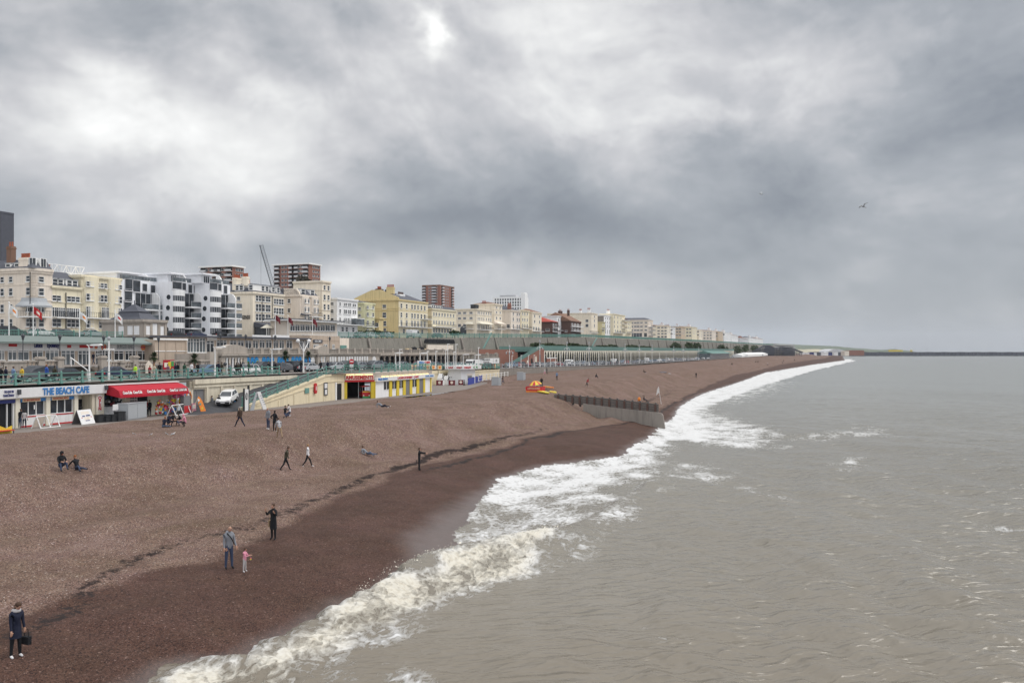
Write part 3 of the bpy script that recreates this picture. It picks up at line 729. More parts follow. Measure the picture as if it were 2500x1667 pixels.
for i in range(22):
 an = an0 + (an1 - an0) * i / 21; x, y = rr_ + (rr_ + 1.12) * math.cos(an), rr_ + (rr_ + 1.12) * math.sin(an); q.tube((x, y, zf), (x, y, zf + 1), .025, 0, 4)
 if i % 7 == 0: q.tube((x, y, zf), (x, y, cz0 - .1), .05, 1, 5)
q.lathe([(rr_ + 1.09, zf + 1), (rr_ + 1.15, zf + 1), (rr_ + 1.15, zf + .94), (rr_ + 1.09, zf + .94)], (rr_, rr_, 0), 0, 10, an0, an1)
q.build('balcony', [M['iron'], M['white_paint']], h.r); h.done()
h = House('low cream house with steep slate roof, four white dormers and a tall chimney', 128, 198, 698, wall='cream_yellow', cornice=True)
h.win([132.5, 143, 168, 178, 189], [(720.5, 734), (778, 797)], w=.9); h.win([132.5, 143, 153, 168, 178, 189], [(749, 773)], w=.95, style='door')
h.mansard(657, 3.6, dorm_f=[138, 151.5, 173, 186.6], dv=(681, 696), west=False); h.chimney(141, 158, 652, 690, 'f', 'cream_pink', y=3.0, dep=1.2, pots=4)
h.balcony(129, 197, 774, 1.1); h.pipe([160], 712); h.band([738]); h.done()
h = House('tall yellowish cream house with two shallow bows and a lattice frame on its roof', 199, 296, 672, 181, wall='cream_yellow')
for u0, u1 in ((202, 240), (262, 294)): h.bow(u0, u1, 674, 822, .7)
h.win([209, 217], [(686, 698), (716, 733), (781, 800)], w=.9, off=.62); h.win([280, 287.5], [(688, 700), (718, 735), (781, 800)], w=.9, off=.62)
h.win([227, 235, 247, 254.5, 270], [(687, 699), (717, 734)], w=.85, off=.25); h.win([209, 217, 247, 254.5, 280, 287.5], [(748, 774)], w=.95, style='door', off=.62); h.win([247, 256, 270], [(782, 800)], w=1.1)
h.balcony(190, 295, 775, 1.5); h.pipe([230, 293], 686); h.band([706, 742])
q = MB(); z0 = h.zt + .2
for i in range(9): x = -4 + i * 1.0; q.tube((x, 5, z0), (x, 5, z0 + 1.9), .06, 0, 5); q.tube((x, 5, z0 + .1 + 1.7 * (i % 2)), (x + 1, 5, z0 + .1 + 1.7 * ((i + 1) % 2)), .07, 0, 5)
for z in (.5, 1.85): q.tube((-4, 5, z0 + z), (5, 5, z0 + z), .06, 0, 5)
q.box(-4.2, 5.2, 4.7, 5.3, z0 - 2.2, z0 + .02, 1)
q.build('roof_sign_frame', [M['white_paint'], M['cream_yellow']], h.r); h.done()
# the white modern apartment building: three stepped blocks
mb0 = House('white modern apartment block with round bays, balconies and porthole windows', 296, 392, 681, 290, t=130, D=14, wall='modern_white', name='apartment_block', cat='apartments', cornice=False, group='seafront houses along the upper street')
mb0.done()
def block(u0, u1, vt, t, D, first=False):
 g = House.__new__(House); g.t = t; g.uc = u0; g.s0, g.Y0 = at_t(u0, t); g.s1 = at_t(u1, t)[0]; g.W = g.s1 - g.s0
 g.zb = mb0.zb; g.zt = zat(vt, g.Y0) - g.zb; g.D = D; g.wall = 'modern_white'; g.lo = -3; g.body = MB().box(0, g.W, 0, D, -3, g.zt)
 x, y = XY(g.s0, t); e = bpy.data.objects.new('building_block', None); COL.objects.link(e)
 e.parent = mb0.r; e.location = (g.s0 - mb0.s0, t - mb0.t, 0); g.r = e
 return g
class Off:
 """parts of a stepped block are hung on the building itself with their own offset"""
def parts_to(g):
 off = g.r.location.copy()
 for c in list(g.r.children): c.parent = mb0.r; c.location = c.location + off
 bpy.data.objects.remove(g.r)
def flats(g, ub0, ub1, ua0, ua1, rows, portholes=None, sq=()):
 """curved glazed bay from ub0 to ub1, balconies from ua0 to ua1"""
 if ub0:
  x0, x1 = g.X(ub0), g.X(ub1); c = (x0 + x1) / 2; rx = (x1 - x0) / 2; seg = 10; pr = .8
  def ell(k): return [(c - rx * k * math.cos(math.pi * i / seg), -pr * k * math.sin(math.pi * i / seg) - .002) for i in range(seg + 1)]
  lo = None
  for i, (va, vb) in enumerate(rows):
   b = MB(); b.prism(ell(.95), g.Z(vb), g.Z(va), 'z')
   for k in range(1, seg): x, y = ell(.965)[k]; b.tube((x, y, g.Z(vb)), (x, y, g.Z(va)), .035, 1, 4)
   b.build('bay_window', [M['glass'], M['pale_grey']], g.r)
   up = rows[i - 1][1] if i else va - 13
   b = MB(); b.prism(ell(1.0), g.Z(va) + .002, g.Z(up) - .002, 'z'); b.build('bay_parapet', M['white_wall'], g.r)
 x0, x1 = g.X(ua0), g.X(ua1)
 for i, (va, vb) in enumerate(rows):
  zf = g.Z(vb) - 1.05; zt_ = g.Z(va) + .6
  b = MB(); b.box(x0, x1, -.03, -.002, zf, zt_); n = max(2, int((x1 - x0) / 1.3))
  for k in range(n + 1): x = x0 + (x1 - x0) * k / n; b.box(x - .05, x + .05, -.06, -.031, zf, zt_, 1)
  b.build('balcony_door', [M['glass'], M['pale_grey']], g.r)
  b = MB(); b.box(x0, x1 + .1, -1.9, -.005, zf - .28, zf, 0); b.box(x0, x1 + .1, -1.88, -1.85, zf + .08, zf + 1.0, 1); b.box(x0, x1 + .1, -1.9, -1.83, zf + 1.0, zf + 1.06, 2)
  for k in range(6): x = x0 + (x1 - x0) * k / 5; b.box(x - .025, x + .025, -1.84, -1.8, zf, zf + 1.05, 2)
  b.build('balcony', [M['white_wall'], M['glass_pale'], M['pale_grey']], g.r)
 # curved white fin between balconies
 x = (x0 * .45 + x1 * .55); zt_ = g.Z(rows[0][0]) + .9; pts = [(0, -3), (-2.0, -3), (-2.0, zt_ - 1.6)] + [(-.6 - 1.4 * math.cos(a), zt_ - 1.6 + 1.6 * math.sin(a)) for a in np.linspace(.2, 1.57, 6)] + [(0, zt_)]
 MB().prism([(y, z) for y, z in pts], x - .14, x + .14, 'x').build('fin_wall', M['white_wall'], g.r)
 for u, v, wd, hh in sq: inst('window', window_mesh(wd, hh, 'plain', 'pale_grey'), g.r, (g.X(u), -.004, g.Z(v)))
 for u, v in portholes or ():
  b = MB(); b.lathe([(.02, 0), (.42, 0), (.5, .0), (.5, .06), (.40, .08)], (0, 0, 0), 0, 12); o = b.build('porthole', M['glass'], g.r, (-.01, g.dd(u), g.Z(v))); o.rotation_euler = (0, -math.pi / 2, 0)
def penthouse(g, ua, ub, vt, uf):
 x0, x1 = g.X(ua), g.X(ub); z0, z1 = g.zt, g.Z(vt); y = 1.6
 b = MB(); b.box(x0, x1, y, g.D - 1, z0, z1 - .35, 0); b.box(x0 - .5, x1 + .3, y - 1.2, g.D - .6, z1 - .35, z1, 0)
 b.box(x0 + .8, x1 - .8, y - .03, y - .002, z0 + .15, z1 - .55, 1)
 for k in range(4): x = x0 + .8 + (x1 - x0 - 1.6) * k / 3; b.box(x - .05, x + .05, y - .06, y - .031, z0 + .15, z1 - .55, 0)
 b.build('penthouse', [M['modern_white'], M['glass']], g.r)
 x = g.X(uf); pts = [(1.6, z0 - .02), (.1, z0 - .02), (.1, z1 - 1.7)] + [(1.6 - 1.5 * math.cos(a), z1 - 1.7 + 1.6 * math.sin(a)) for a in np.linspace(.2, 1.57, 6)]
 MB().prism(pts, x - .14, x + .14, 'x').build('fin_wall', M['white_wall'], g.r)
 b = MB(); railing_bars(b, .2, g.W - .2, .15, z0, 1.0, .8); b.box(.2, g.W - .2, .13, .16, z0 + .15, z0 + .9, 1); b.build('roof_railing', [M['pale_grey'], M['glass_pale']], g.r)
g = block(296.3, 392, 681, 129.99, 13.5); g.body = MB().box(.02, .03, .02, .03, 0, .1)
flats(g, None, None, 330, 404, [(720, 739), (746, 765), (773, 791), (798, 815)], sq=[(353, 707, 1.2, 1.6), (373, 709, 1.2, 1.6), (387, 711, 1.2, 1.6), (314, 708, 1.9, 2.3), (333, 709.5, 1.9, 2.3), (313, 735, 1.9, 2.5), (311.5, 762.5, 1.9, 2.5), (311, 790, 1.9, 2.5)])
penthouse(g, 300, 352, 661, 366); parts_to(g)
g = block(421, 493, 687, 125.5, 17); g.body.build('wall', M['modern_white'], g.r)
flats(g, 421.5, 450, 450, 495, [(721, 734), (747, 761), (774, 787), (801, 815)], [(412, 725), (410.5, 751), (408.5, 777.5), (407, 804)], sq=[(432, 705, 2.6, 1.5), (449, 706, 1.1, 1.5), (464, 712, 1.1, 1.8), (477, 713.5, 1.1, 1.8)])
penthouse(g, 425, 452, 664, 456); parts_to(g)
g = block(512, 562, 691, 121.5, 19); g.body.build('wall', M['modern_white'], g.r)
flats(g, 512.5, 538, 538, 573, [(724, 737), (749, 762), (774, 787), (801, 814)], [(502, 728), (500, 753), (498, 778), (497, 805)], sq=[(521, 707, 2.4, 1.5), (536, 708, 1.1, 1.5), (550, 714, 1.1, 1.8)])
penthouse(g, 505, 532, 667, 543); parts_to(g)
h = House('apricot cream pub with slate attic and black name on its blank flank', 617, 693, 713, 572, t=124, wall='cream', name='seafront_pub', cat='pub')
h.win([627, 634, 643, 651, 657], [(720, 734), (741, 759), (765, 782)], w=.9); h.win([671, 676, 683, 689], [(724, 738), (747, 763), (769, 784)], w=.9); h.win([583], [(723, 732), (740, 756), (768, 782)], 'w', 1.0)
h.mansard(689, 2.2, dorm_w=[576, 586.6, 610], dorm_f=[629, 645, 655, 670.5, 682.7], dv=(696, 708)); h.pipe([639, 664], 716)
h.chimney(588, 600, 674, 690, pots=5); h.chimney(619, 633, 676, 700, 'f', y=5, dep=1.0, pots=5); h.chimney(644, 657, 685, 705, 'f', y=5, dep=1.0, pots=5)
lettering('LEGENDS', 1.15, M['black_metal'], h.r, (-.09, (h.dd(586) + h.dd(611)) / 2, h.Z(774.5)), -math.pi / 2, bold=.03, width=abs(h.dd(586) - h.dd(611)))
b = MB(); x1 = h.X(692); b.prism([(-.01, h.Z(786)), (-.01, h.Z(799)), (-3.6, h.Z(799)), (-3.6, h.Z(795))], .3, x1, 'x', 0); b.box(.5, x1 - .2, -3.4, -.02, -1, h.Z(799) - .01, 1)
for i in range(14): x = .5 + (x1 - .7) * i / 13; b.box(x - .07, x + .07, -3.46, -3.401, -1, h.Z(799) - .02, 2)
b.build('conservatory', [M['slate'], M['glass'], M['white_paint']], h.r); h.done()
h = House('cream house with blank stepped flank and two narrow bays under a small slate roof', 732, 777, 720, 692, t=124, wall='cream_pink')
h.bow(735, 752, 722, 815, .8); h.bow(758, 775, 722, 815, .8); h.win([743.5, 766.5], [(728, 739), (748, 761), (770, 784)], w=1.9, style='grid', off=.72); h.win([706], [(729, 739), (752, 762)], 'w', .9)
h.mansard(705, 1.5, dorm_f=[743, 766], dv=(706, 717), dw=1.6, west=False); h.balcony(753, 778, 771, 1.3); h.canopy(733, 752, 764, 768, 1.3, 'slate')
h.done(gable=[(732, 720), (730, 712), (726, 708), (724, 703), (693, 703), (693, 720)])
h = House('tall narrow cream tower house standing above its neighbours', 786, 807, 686, 769, t=126, wall='cream'); h.win([792, 801.5], [(696, 707), (719, 731), (742, 755), (767, 780)], w=.95); h.band([709, 757]); h.done()
h = House('white house with black iron balcony and a glazed white box on it', 823, 873, 728, 806, t=127, wall='white_wall')
h.win([830, 841, 845, 851, 855, 862.5, 867], [(737.5, 745), (754, 764)], w=.8); h.win([830, 841, 845, 851], [(775, 790)], w=.9, style='door'); h.win([836, 846, 862], [(797, 809)], w=1.1); h.win([811], [(738, 745), (755, 764), (776, 788)], 'w', 1.0)
h.balcony(818, 878, 791, 1.6); b = MB(); b.box(h.X(858), h.X(878), -1.55, -.01, h.Z(791), h.Z(776), 1); b.box(h.X(858) - .1, h.X(878) + .1, -1.65, -.01, h.Z(776), h.Z(774), 0); b.build('glazed_porch', [M['white_paint'], M['glass_pale']], h.r); h.done()
h = House('pale yellow bow fronted house with slate roof between white house and ochre gable', 886, 915, 739, 873, t=127, wall='lime_cream', D=12); h.bow(886.5, 908, 741, 818, 1.0); h.win([891, 898, 904], [(746, 753), (763, 772), (782, 793), (802, 809)], w=.95, off=.9); h.win([878], [(750, 757), (766, 773)], 'w', .9); h.balcony(884, 910, 797, 1.5); h.hip(728, 'slate'); h.done()
h = House('low ochre annexe at the foot of the tall ochre gable', 925, 936, 776, 911, t=126, wall='ochre', D=9); h.win([915, 921], [(788, 797)], 'w', .9); h.done()
h = House('ochre yellow gabled hotel with cream balconied front and black slate roof', 973, 1044, 731, 925, t=127, wall='ochre', name='gabled_hotel', cat='hotel', cornice=False, D=16)
Dg = h.D; z0 = h.zt; za = h.Z(706)
b = MB(); b.box(.02, h.W + .01, -.08, -.002, h.lo, h.zt); b.build('front_wall', M['cream_yellow'], h.r)
h.cornice(west=True)
h.body.prism([(0, z0), (0, z0 + .6), (Dg * .10, z0 + 1.3), (Dg * .26, za - .9), (Dg * .40, za), (Dg * .60, za), (Dg * .74, za - .9), (Dg * .90, z0 + 1.3), (Dg, z0 + .6), (Dg, z0)], 0, .4, 'x')
b = MB(); b.prism([(0.2, z0), (Dg * .5, za - .3), (Dg, z0)], .41, h.W, 'x'); b.build('roof', M['slate'], h.r)
h.chimney(943, 960, 700, 712, pots=6, dep=1.0, x=0.02); h.chimney(975, 984, 703, 716, 'f', 'dark_brick', y=7, dep=1.6, pots=5); h.chimney(990, 1001, 703, 722, 'f', 'slate', y=6, dep=1.4, pots=5); h.chimney(1009, 1022, 712, 730, 'f', 'white_wall', y=5, dep=1.2, pots=6, potm='dark_brick')
h.win([979, 992, 1005, 1012, 1019.6, 1028, 1036], [(740, 752), (762, 774)], w=1.0, off=.08); h.win([979, 992, 1005, 1012, 1019.6, 1028, 1036], [(780, 796)], w=1.05, style='door', off=.08); h.win([985, 998, 1015, 1030], [(802, 813)], w=1.3, off=.08)
h.win([938.6], [(743, 753), (762, 775), (783, 795), (801, 812)], 'w', 1.3); h.balcony(972, 1047, 796, 1.5); h.balcony(1027, 1046, 774, 1.3); h.band([753, 758]); h.done()
h = House('long cream classical terrace with dark attic, arcade and iron balcony', 1054, 1113, 753, 1044, t=127, wall='cream_yellow')
us = [1059, 1065, 1072, 1079, 1086, 1093, 1100, 1107]; h.win(us, [(762, 770)], w=.9); h.win(us, [(781, 791)], w=1.0, style='door'); h.win(us, [(801, 811)], w=1.2)
h.balcony(1055, 1104, 797, 1.6); h.mansard(744, 1.2, dorm_f=[1058, 1063, 1068, 1074, 1080], dv=(745, 751), dw=1.0); h.chimney(1096, 1105, 741, 752, 'f', 'red_brick', y=5, dep=1.2); h.done()
h = House('wide cream hotel with canopied balconies and an arched doorway in its flank', 1163, 1201, 754, 1113, t=127, wall='cream', name='canopied_hotel', cat='hotel')
h.win([1122, 1134.5, 1150], [(760.5, 766), (774, 779)], 'w', 1.3); h.win([1122, 1134.5], [(790, 798)], 'w', 1.3); us = [1167, 1171, 1176, 1181, 1187, 1193, 1198]; h.win(us, [(759, 766), (774, 781)], w=.8); h.win(us, [(791, 803)], w=.9, style='door')
h.canopy(1164, 1195, 784, 790, 2.0, 'cream_paint'); h.balcony(1164, 1195, 804, 1.9); h.canopy(1157, 1139, 785, 791, 1.8, 'cream_paint', 'w'); h.balcony(1157, 1139, 803, 1.6, face='w'); h.band([769])
b = MB(); b.prism([(-1.3, 0), (1.3, 0), (1.3, 2.0)] + [(1.3 * math.cos(a), 2.0 + 1.3 * math.sin(a)) for a in np.linspace(.3, 2.84, 7)] + [(-1.3, 2.0)], -.05, 0, 'y'); o = b.build('arched_door', M['glass'], h.r, (-.01, h.dd(1131), h.Z(816)), -math.pi / 2)
h.chimney(1148, 1160, 743, 754, m='black_metal', pots=0, dep=3); h.done()
h = House('tall cream house with low hipped roof and pinkish balcony canopy', 1207, 1226, 742, 1164, t=128, wall='cream'); h.win([1212, 1221], [(747, 752), (759, 764), (773, 779)], w=1.2); h.canopy(1206, 1224, 784, 790, 2, 'cream_pink'); h.balcony(1206, 1224, 803, 1.8); h.hip(735, 'brown_roof'); h.band([756, 768]); h.chimney(1175, 1185, 738, 745, m='red_brick', pots=4); h.done()
h = House('pale cream house with wide blank flank and hipped slate roof', 1247, 1270, 757, 1226, t=127, wall='cream_pink'); h.win([1253, 1262.5, 1267.5], [(762, 768.5), (775, 783), (791, 802)], w=1.2); h.win([1241], [(792, 800)], 'w', 1.4); h.balcony(1226, 1247, 803, 1.0, face='w'); h.balcony(1247, 1270, 803, 1.4); h.hip(745, 'slate'); h.chimney(1238, 1246, 744, 754, m='red_brick', pots=4); h.done()
h = House('narrow cream house with three window columns beside the hipped slate roof', 1273, 1292, 757, 1268, t=128, wall='cream_yellow'); h.win([1276, 1281, 1287], [(762, 768), (776, 783), (790, 799)], w=1.1); h.balcony(1272, 1292, 801, 1.4); h.done()
h = House('cream house with brown tiled roof and dark glazed balcony', 1300, 1322, 762, 1291, t=127, wall='cream'); h.win([1305, 1317], [(768, 774), (781, 788)], w=1.4); h.win([1303, 1309, 1315], [(797, 806)], w=1.8, style='grid'); h.balcony(1298, 1320, 808, 1.8); h.hip(752, 'brown_roof'); h.done()
h = House('dark brown brick house under a bright red hipped roof', 1348, 1362, 786, 1321, t=126, wall='dark_brick', D=20); h.win([1337], [(802, 808)], 'w', 1.8); h.win([1351, 1357], [(790, 797), (801, 808)], w=2, style='grid'); h.balcony(1349, 1362, 800, 1.3); h.balcony(1349, 1362, 810, 1.3); h.hip(768, 'red_roof', .6); h.done()
h = House('slim white house between the red roof and the timbered house', 1359.5, 1378, 771, 1357, t=131, wall='white_wall'); h.win([1363, 1371], [(777, 784), (790, 797)], w=1.2); h.balcony(1360, 1378, 806, 1.4); h.done()
h = House('timbered house with big rusty brown roof, dark flank and white balconies', 1393, 1418, 784, 1376, t=126, wall='dark_brick', D=16); h.win([1382], [(805, 810)], 'w', 1.2); h.win([1397, 1404, 1411], [(788, 795), (799, 806)], w=2.2, style='grid'); h.balcony(1393, 1418, 797, 1.6, 'white_paint'); h.balcony(1393, 1418, 808, 1.6, 'white_paint'); h.hip(762, 'brown_roof', .5, True); h.chimney(1384, 1389, 757, 768, m='dark_brick', pots=2); h.chimney(1399, 1405, 757, 768, 'f', 'dark_brick', y=7, pots=2); h.done()
h = House('tall cream and white house with chimney stacks on a long flank', 1444, 1459, 764, 1405, t=128, wall='cream', D=26); h.win([1433], [(780, 786), (791, 798)], 'w', 1.6); h.win([1451], [(769, 774), (779, 785), (791, 798)], w=1.8); h.balcony(1436, 1459, 812, 1.0); h.chimney(1413, 1419, 757, 764, m='white_wall'); h.chimney(1433, 1440, 755, 764, m='white_wall'); h.band([776]); h.done()
h = House('small pale yellow house set low beside the white hotel', 1469, 1477, 786, 1459, t=127, wall='pale_yellow'); h.win([1472], [(790, 794), (798, 802), (806, 810)], w=1.4); h.balcony(1466, 1476, 803, .9); h.done()
h = House('white hotel with rows of small windows and a brown grey flank', 1475, 1497, 769, 1459, t=131, wall='white_wall', D=14); b = MB(); b.box(-.06, -.002, .3, h.D, 0, h.zt - .6); b.build('flank', M['stone_dark'], h.r); h.win([1478, 1483, 1488, 1493], [(774, 779), (783, 788), (792, 798), (804, 814)], w=1.3); h.done()
h = House('yellow cream house with dark balcony stack at its far end', 1498, 1526, 766, 1495, t=129, wall='cream_yellow'); h.win([1500, 1508, 1516], [(771, 776), (782, 788), (793, 800)], w=1.5); h.balcony(1497, 1520, 812, 2.0); h.win([1502, 1508, 1514], [(804, 811)], w=2.6, style='grid')
for v in (778, 788, 799): h.balcony(1518, 1526, v, 1.6, 'brown_roof')
h.chimney(1499, 1505, 757, 766, 'f', 'white_wall', y=4); h.done()
h = House('cream house with slate roof set back behind the big pale hotel', 1531, 1542, 784, 1526, t=132, wall='cream_yellow'); h.win([1534, 1538], [(788, 792), (797, 802)], w=1.6); h.hip(778, 'slate'); h.balcony(1526, 1540, 812, 1.6); h.done()
h = House('big pale hotel with broad flank of evenly spaced windows and slate attic', 1583, 1594, 781, 1539, t=128, wall='cream_pink', name='pale_hotel', cat='hotel', D=44); h.win([1543, 1551, 1558, 1566, 1577], [(786, 789), (795, 798.5), (804, 807.5)], 'w', 1.9); h.win([1542, 1550, 1557, 1564, 1576], [(813, 822)], 'w', 2.2); h.win([1587, 1591], [(787, 791), (797, 801), (808, 812)], w=3)
for v in (797, 807, 818): h.balcony(1583, 1594, v, 2)
h.mansard(775, 4); h.band([791, 810], .2, .3); h.done()
FAR = [
 ('cream house with three columns of windows on its flank', 1628, 1637, 795, 1598, 'cream', [1608, 1617, 1625], [(798, 801), (806, 809), (813, 816), (820, 824)]),
 ('narrow bright white house among the cream ones', 1641, 1649, 799, 1636, 'white_wall', [1639], [(804, 807), (813, 816)]),
 ('buff house with two columns of windows', 1663, 1673, 798, 1649, 'buff', [1653, 1660], [(802, 805), (809, 812), (817, 820)]),
 ('yellowish cream house with tall chimney stack', 1690, 1702, 798, 1673, 'cream_yellow', [1678, 1685], [(802, 805), (810, 813), (818, 821)]),
 ('cream house with a dark balcony beside the pinkish one', 1706, 1715, 805, 1702, 'cream', [1704], [(808, 811), (816, 819)]),
 ('pinkish buff house with broad flank', 1738, 1748, 807, 1715, 'cream_pink', [1720, 1728, 1735], [(811, 813), (817, 820), (824, 827)]),
 ('small buff house with dark chimneys', 1754, 1765, 809, 1748, 'buff', [1750], [(812, 815), (819, 822)]),
 ('white terrace at the near end of the long white row', 1768, 1785, 811, 1765, 'white_wall', [1767], [(815, 818)]),
 ('white terrace in the middle of the long white row', 1786, 1802, 817, 1784, 'white_wall', [], []),
 ('pale grey terrace between the two white rows', 1806, 1826, 825, 1802, 'pale_grey', [], []),
 ('white crescent house at the far end of the seafront row', 1829, 1846, 824, 1826, 'white_wall', [], []),
 ('last white house of the seafront row before the hills', 1846, 1863, 826, 1844, 'white_wall', [], []),
]
for lab, uc, ue, vt, uw, wl_, us, rows in FAR:
 h = House(lab, uc, ue, vt, uw, t=128, wall=wl_, D=30 if us else 14)
 if us: h.win(us, rows, 'w', 1.9)
 k = max(2, int((ue - uc) / 3.2)); fr = [uc + (ue - uc) * (i + .5) / k for i in range(k)]
 h.win(fr, [(vt + 3.5, vt + 6), (vt + 9, vt + 11.5), (vt + 14, vt + 17)] if vt < 815 else [(vt + 3, vt + 5), (vt + 7, vt + 9)], w=2.2 if vt < 815 else 4)
 h.hip(vt - 3.5, 'slate' if uc % 2 else 'brown_roof')
 h.chimney(uc + (ue - uc) * .4, uc + (ue - uc) * .6, vt - 6, vt - 1, 'f', 'white_wall' if uc % 3 else 'red_brick', y=4, dep=3, pots=3)
 h.done()
# ------------------------------------------------------------------ tower blocks behind
def tower(lab, uc, ue, vt, uw, t, wall, vb, fl, wcols=(), bcols=(), fcols=(), ftype='sash', roof='white_paint', name='tower_block', over=1.2, fb=()):
 h = House(lab, uc, ue, vt, uw, t=t, wall=wall, base=16, name=name, cat='tower block', group='tower blocks behind the seafront', cornice=False)
 n = int((h.zt) / fl)
 b = MB(); b.box(-over, h.W + over * .3, -over, h.D + over, h.zt, h.zt + .9); b.build('roof', M[roof], h.r)
 zs = [h.zt - (i + 1) * fl + .7 for i in range(n) if h.zt - (i + 1) * fl + h.zb > zat(vb, h.Y0) - 6]
 me = window_mesh(1.9, 1.5, 'sash')
 bal = MB(); bal.box(-2.3, 2.3, -.03, -.002, -.2, fl - .9, 0); bal.box(-2.3, 2.3, -1.3, -.004, -.45, -.2, 1); bal.box(-2.3, 2.3, -1.3, -1.22, -.2, .75, 1); bm = bal.mesh('balcony', [M['dark_in'], M['pale_grey']])
 for z in zs:
  for u in wcols: inst('window', me, h.r, (-.01, h.dd(u), z), -math.pi / 2)
  for u in bcols: inst('balcony', bm, h.r, (-.01, h.dd(u), z), -math.pi / 2)
  for u in fcols: inst('window', me, h.r, (h.X(u), -.01, z))
  for u in fb: inst('balcony', bm, h.r, (h.X(u), -.01, z))
 h.done(); return h
tower('red brick tower block with white flat roof, half hidden behind the white apartments', 565, 595, 651, 491, 330, 'red_brick', 700, 2.9, [505, 514, 543, 551], [497, 526, 533, 559], [578, 584, 590])
tower('red brick tower block with white flat roof and dark tree at its foot', 753, 782, 645, 669, 330, 'red_brick', 720, 2.9, [690, 698, 730, 737], [676, 713, 722, 746], [765, 771, 777])
tower('brown brick tower block behind the classical terrace, alone on the skyline', 1074, 1109, 697, 1031, 380, 'red_brick', 750, 2.9, [1048, 1054, 1066], [1035, 1060], [1086, 1090, 1094], roof='brown_roof', over=.2, fb=[1080, 1104])
h = House('dark grey slab tower cut off by the left edge of the picture', 2, 34, 517, -30, t=210, wall='slate', base=16, name='tower_block', cat='tower block', group='tower blocks behind the seafront', cornice=False); h.band([520], .1, .5); h.done()
h = House('white hospital tower with window bands and a plain stair tower', 1276, 1290, 724, 1226, t=420, wall='white_wall', base=18, name='hospital_tower', cat='hospital', cornice=False, D=46)
for v0, v1 in ((727.5, 733), (735, 740.5), (742, 747), (750, 755)):
 for i in range(11): inst('window', window_mesh(2.2, h.Z(v0) - h.Z(v1), 'plain', 'white_paint'), h.r, (-.01, 3 + i * 3.9, h.Z(v1)), -math.pi / 2)
b = MB(); b.box(-1, 9.5, -4, 2.5, 0, h.Z(716)); b.box(-.5, 8, -3, 2, h.Z(716), h.Z(713.5)); b.build('stair_tower', M['white_wall'], h.r)
b = MB(); b.box(2, 8, 10, 36, h.zt, h.zt + 2.2); b.box(1, 9, 12, 37, h.zt + 2.2, h.zt + 2.6); b.build('plant_room', M['pale_grey'], h.r); h.done()
# crane jib
s_, Y_ = at_t(668, 250); r_ = root('tower_crane', s_, 250, 16, 'thin lattice crane jib leaning up behind the pub roof', 'crane')
def pw(u, v, Y): return Vector(((u - CU) / F * Y, Y, zat(v, Y)))
Mi = (Matrix.Translation(r_.location) @ Matrix.Rotation(RZ, 4, 'Z')).inverted()
p0, p1 = Mi @ pw(668, 705, Y_), Mi @ pw(637, 598, Y_)
b = MB(); d = (p1 - p0); ax = d.normalized().orthogonal().normalized(); bx_ = d.normalized().cross(ax)
cs = [ax * .8 + bx_ * .6, ax * -.8 + bx_ * .6, bx_ * -.9]; n = 26
for c in cs: b.tube(p0 + c, p1 + c, .085, 0, 4)
for i in range(n):
 a = p0 + d * (i / n); e = p0 + d * ((i + 1) / n)
 for k in range(3): b.tube(a + cs[k], e + cs[(k + 1) % 3], .05, 0, 4)
b.build('jib', M['iron'], r_)
b = MB(); b.tube((p0.x, p0.y, -3), tuple(p0), .9, 0, 6); b.build('mast', M['iron'], r_)
b = MB(); b.tube(tuple(p1), (p1.x, p1.y, p1.z - 22), .05, 0, 4); b.ball((p1.x, p1.y, p1.z - 22.5), .6); b.build('hook_cable', M['iron'], r_)
# ------------------------------------------------------------------ ground sheets of the town (structure)
def strip(name, ss, t0, t1, z, m, cuts=2):
 """a sheet between two lines t0(s), t1(s)"""
 ss = np.asarray(ss, float); k = np.linspace(0, 1, cuts)
 f = lambda q: np.array([q(s) if callable(q) else q for s in ss], float)
 a, b, zz = f(t0), f(t1), f(z)
 V = []
 for i, s in enumerate(ss):
  for j in k: x, y = XY(s, a[i] + (b[i] - a[i]) * j); V.append((x, y, zz[i]))
 return tag(np_mesh(name, np.array(V), grid_faces(len(ss), cuts), m, smooth=False), kind='structure')
def troad(s): return float(np.interp(s, [0, 131, 134, 190, 193, 3000], [70.3, 70.3, 78.3, 78.3, 80.3, 81.5]))
SS = np.concatenate([np.linspace(20, 400, 77), np.linspace(420, 2200, 60)])
strip('lower_promenade', np.linspace(20, 192, 44), lambda s: np.interp(s, [0, 72, 86, 126, 140, 165, 185, 192], [64.5, 64.5, 62, 62, 64, 71, 76, 78]), lambda s: np.interp(s, [0, 131, 134, 200], [70.4, 70.4, 78.3, 78.3]), 3.46, M['paving'])
strip('road', SS, troad, 84.0, lambda s: zroad(s), M['asphalt'])
strip('deck', np.linspace(100.5, 128, 12), 67, 70.35, 7.2, M['paving'])
strip('pavement', SS, lambda s: troad(s) + .02, lambda s: troad(s) + 4.5, lambda s: zroad(s) + .12, M['paving'])
b = MB();
for i in range(60):
 s = 30 + i * 9; x, y = XY(s, 77.5)
 a, c = XY(s, 77.42), XY(s, 77.58); e, g_ = XY(s + 4, 77.58), XY(s + 4, 77.42)
 b.quad((*a, zroad(s) + .008), (*g_, zroad(s + 4) + .008), (*e, zroad(s + 4) + .008), (*c, zroad(s) + .008))
tag(b.build('road_marking', M['white_paint']), kind='structure')
strip('terrace', np.linspace(20, 190, 30), 82.0, 104, lambda s: np.interp(s, [20, 95, 100, 190], [8.7, 8.7, 8.7, 8.7]), M['paving'])
strip('terrace_road', np.linspace(188, 900, 70), 84, 104, lambda s: zroad(s) + .02, M['asphalt'])
strip('upper_street', SS, 104.0, 131, lambda s: zpar(s) - .02, M['asphalt'])
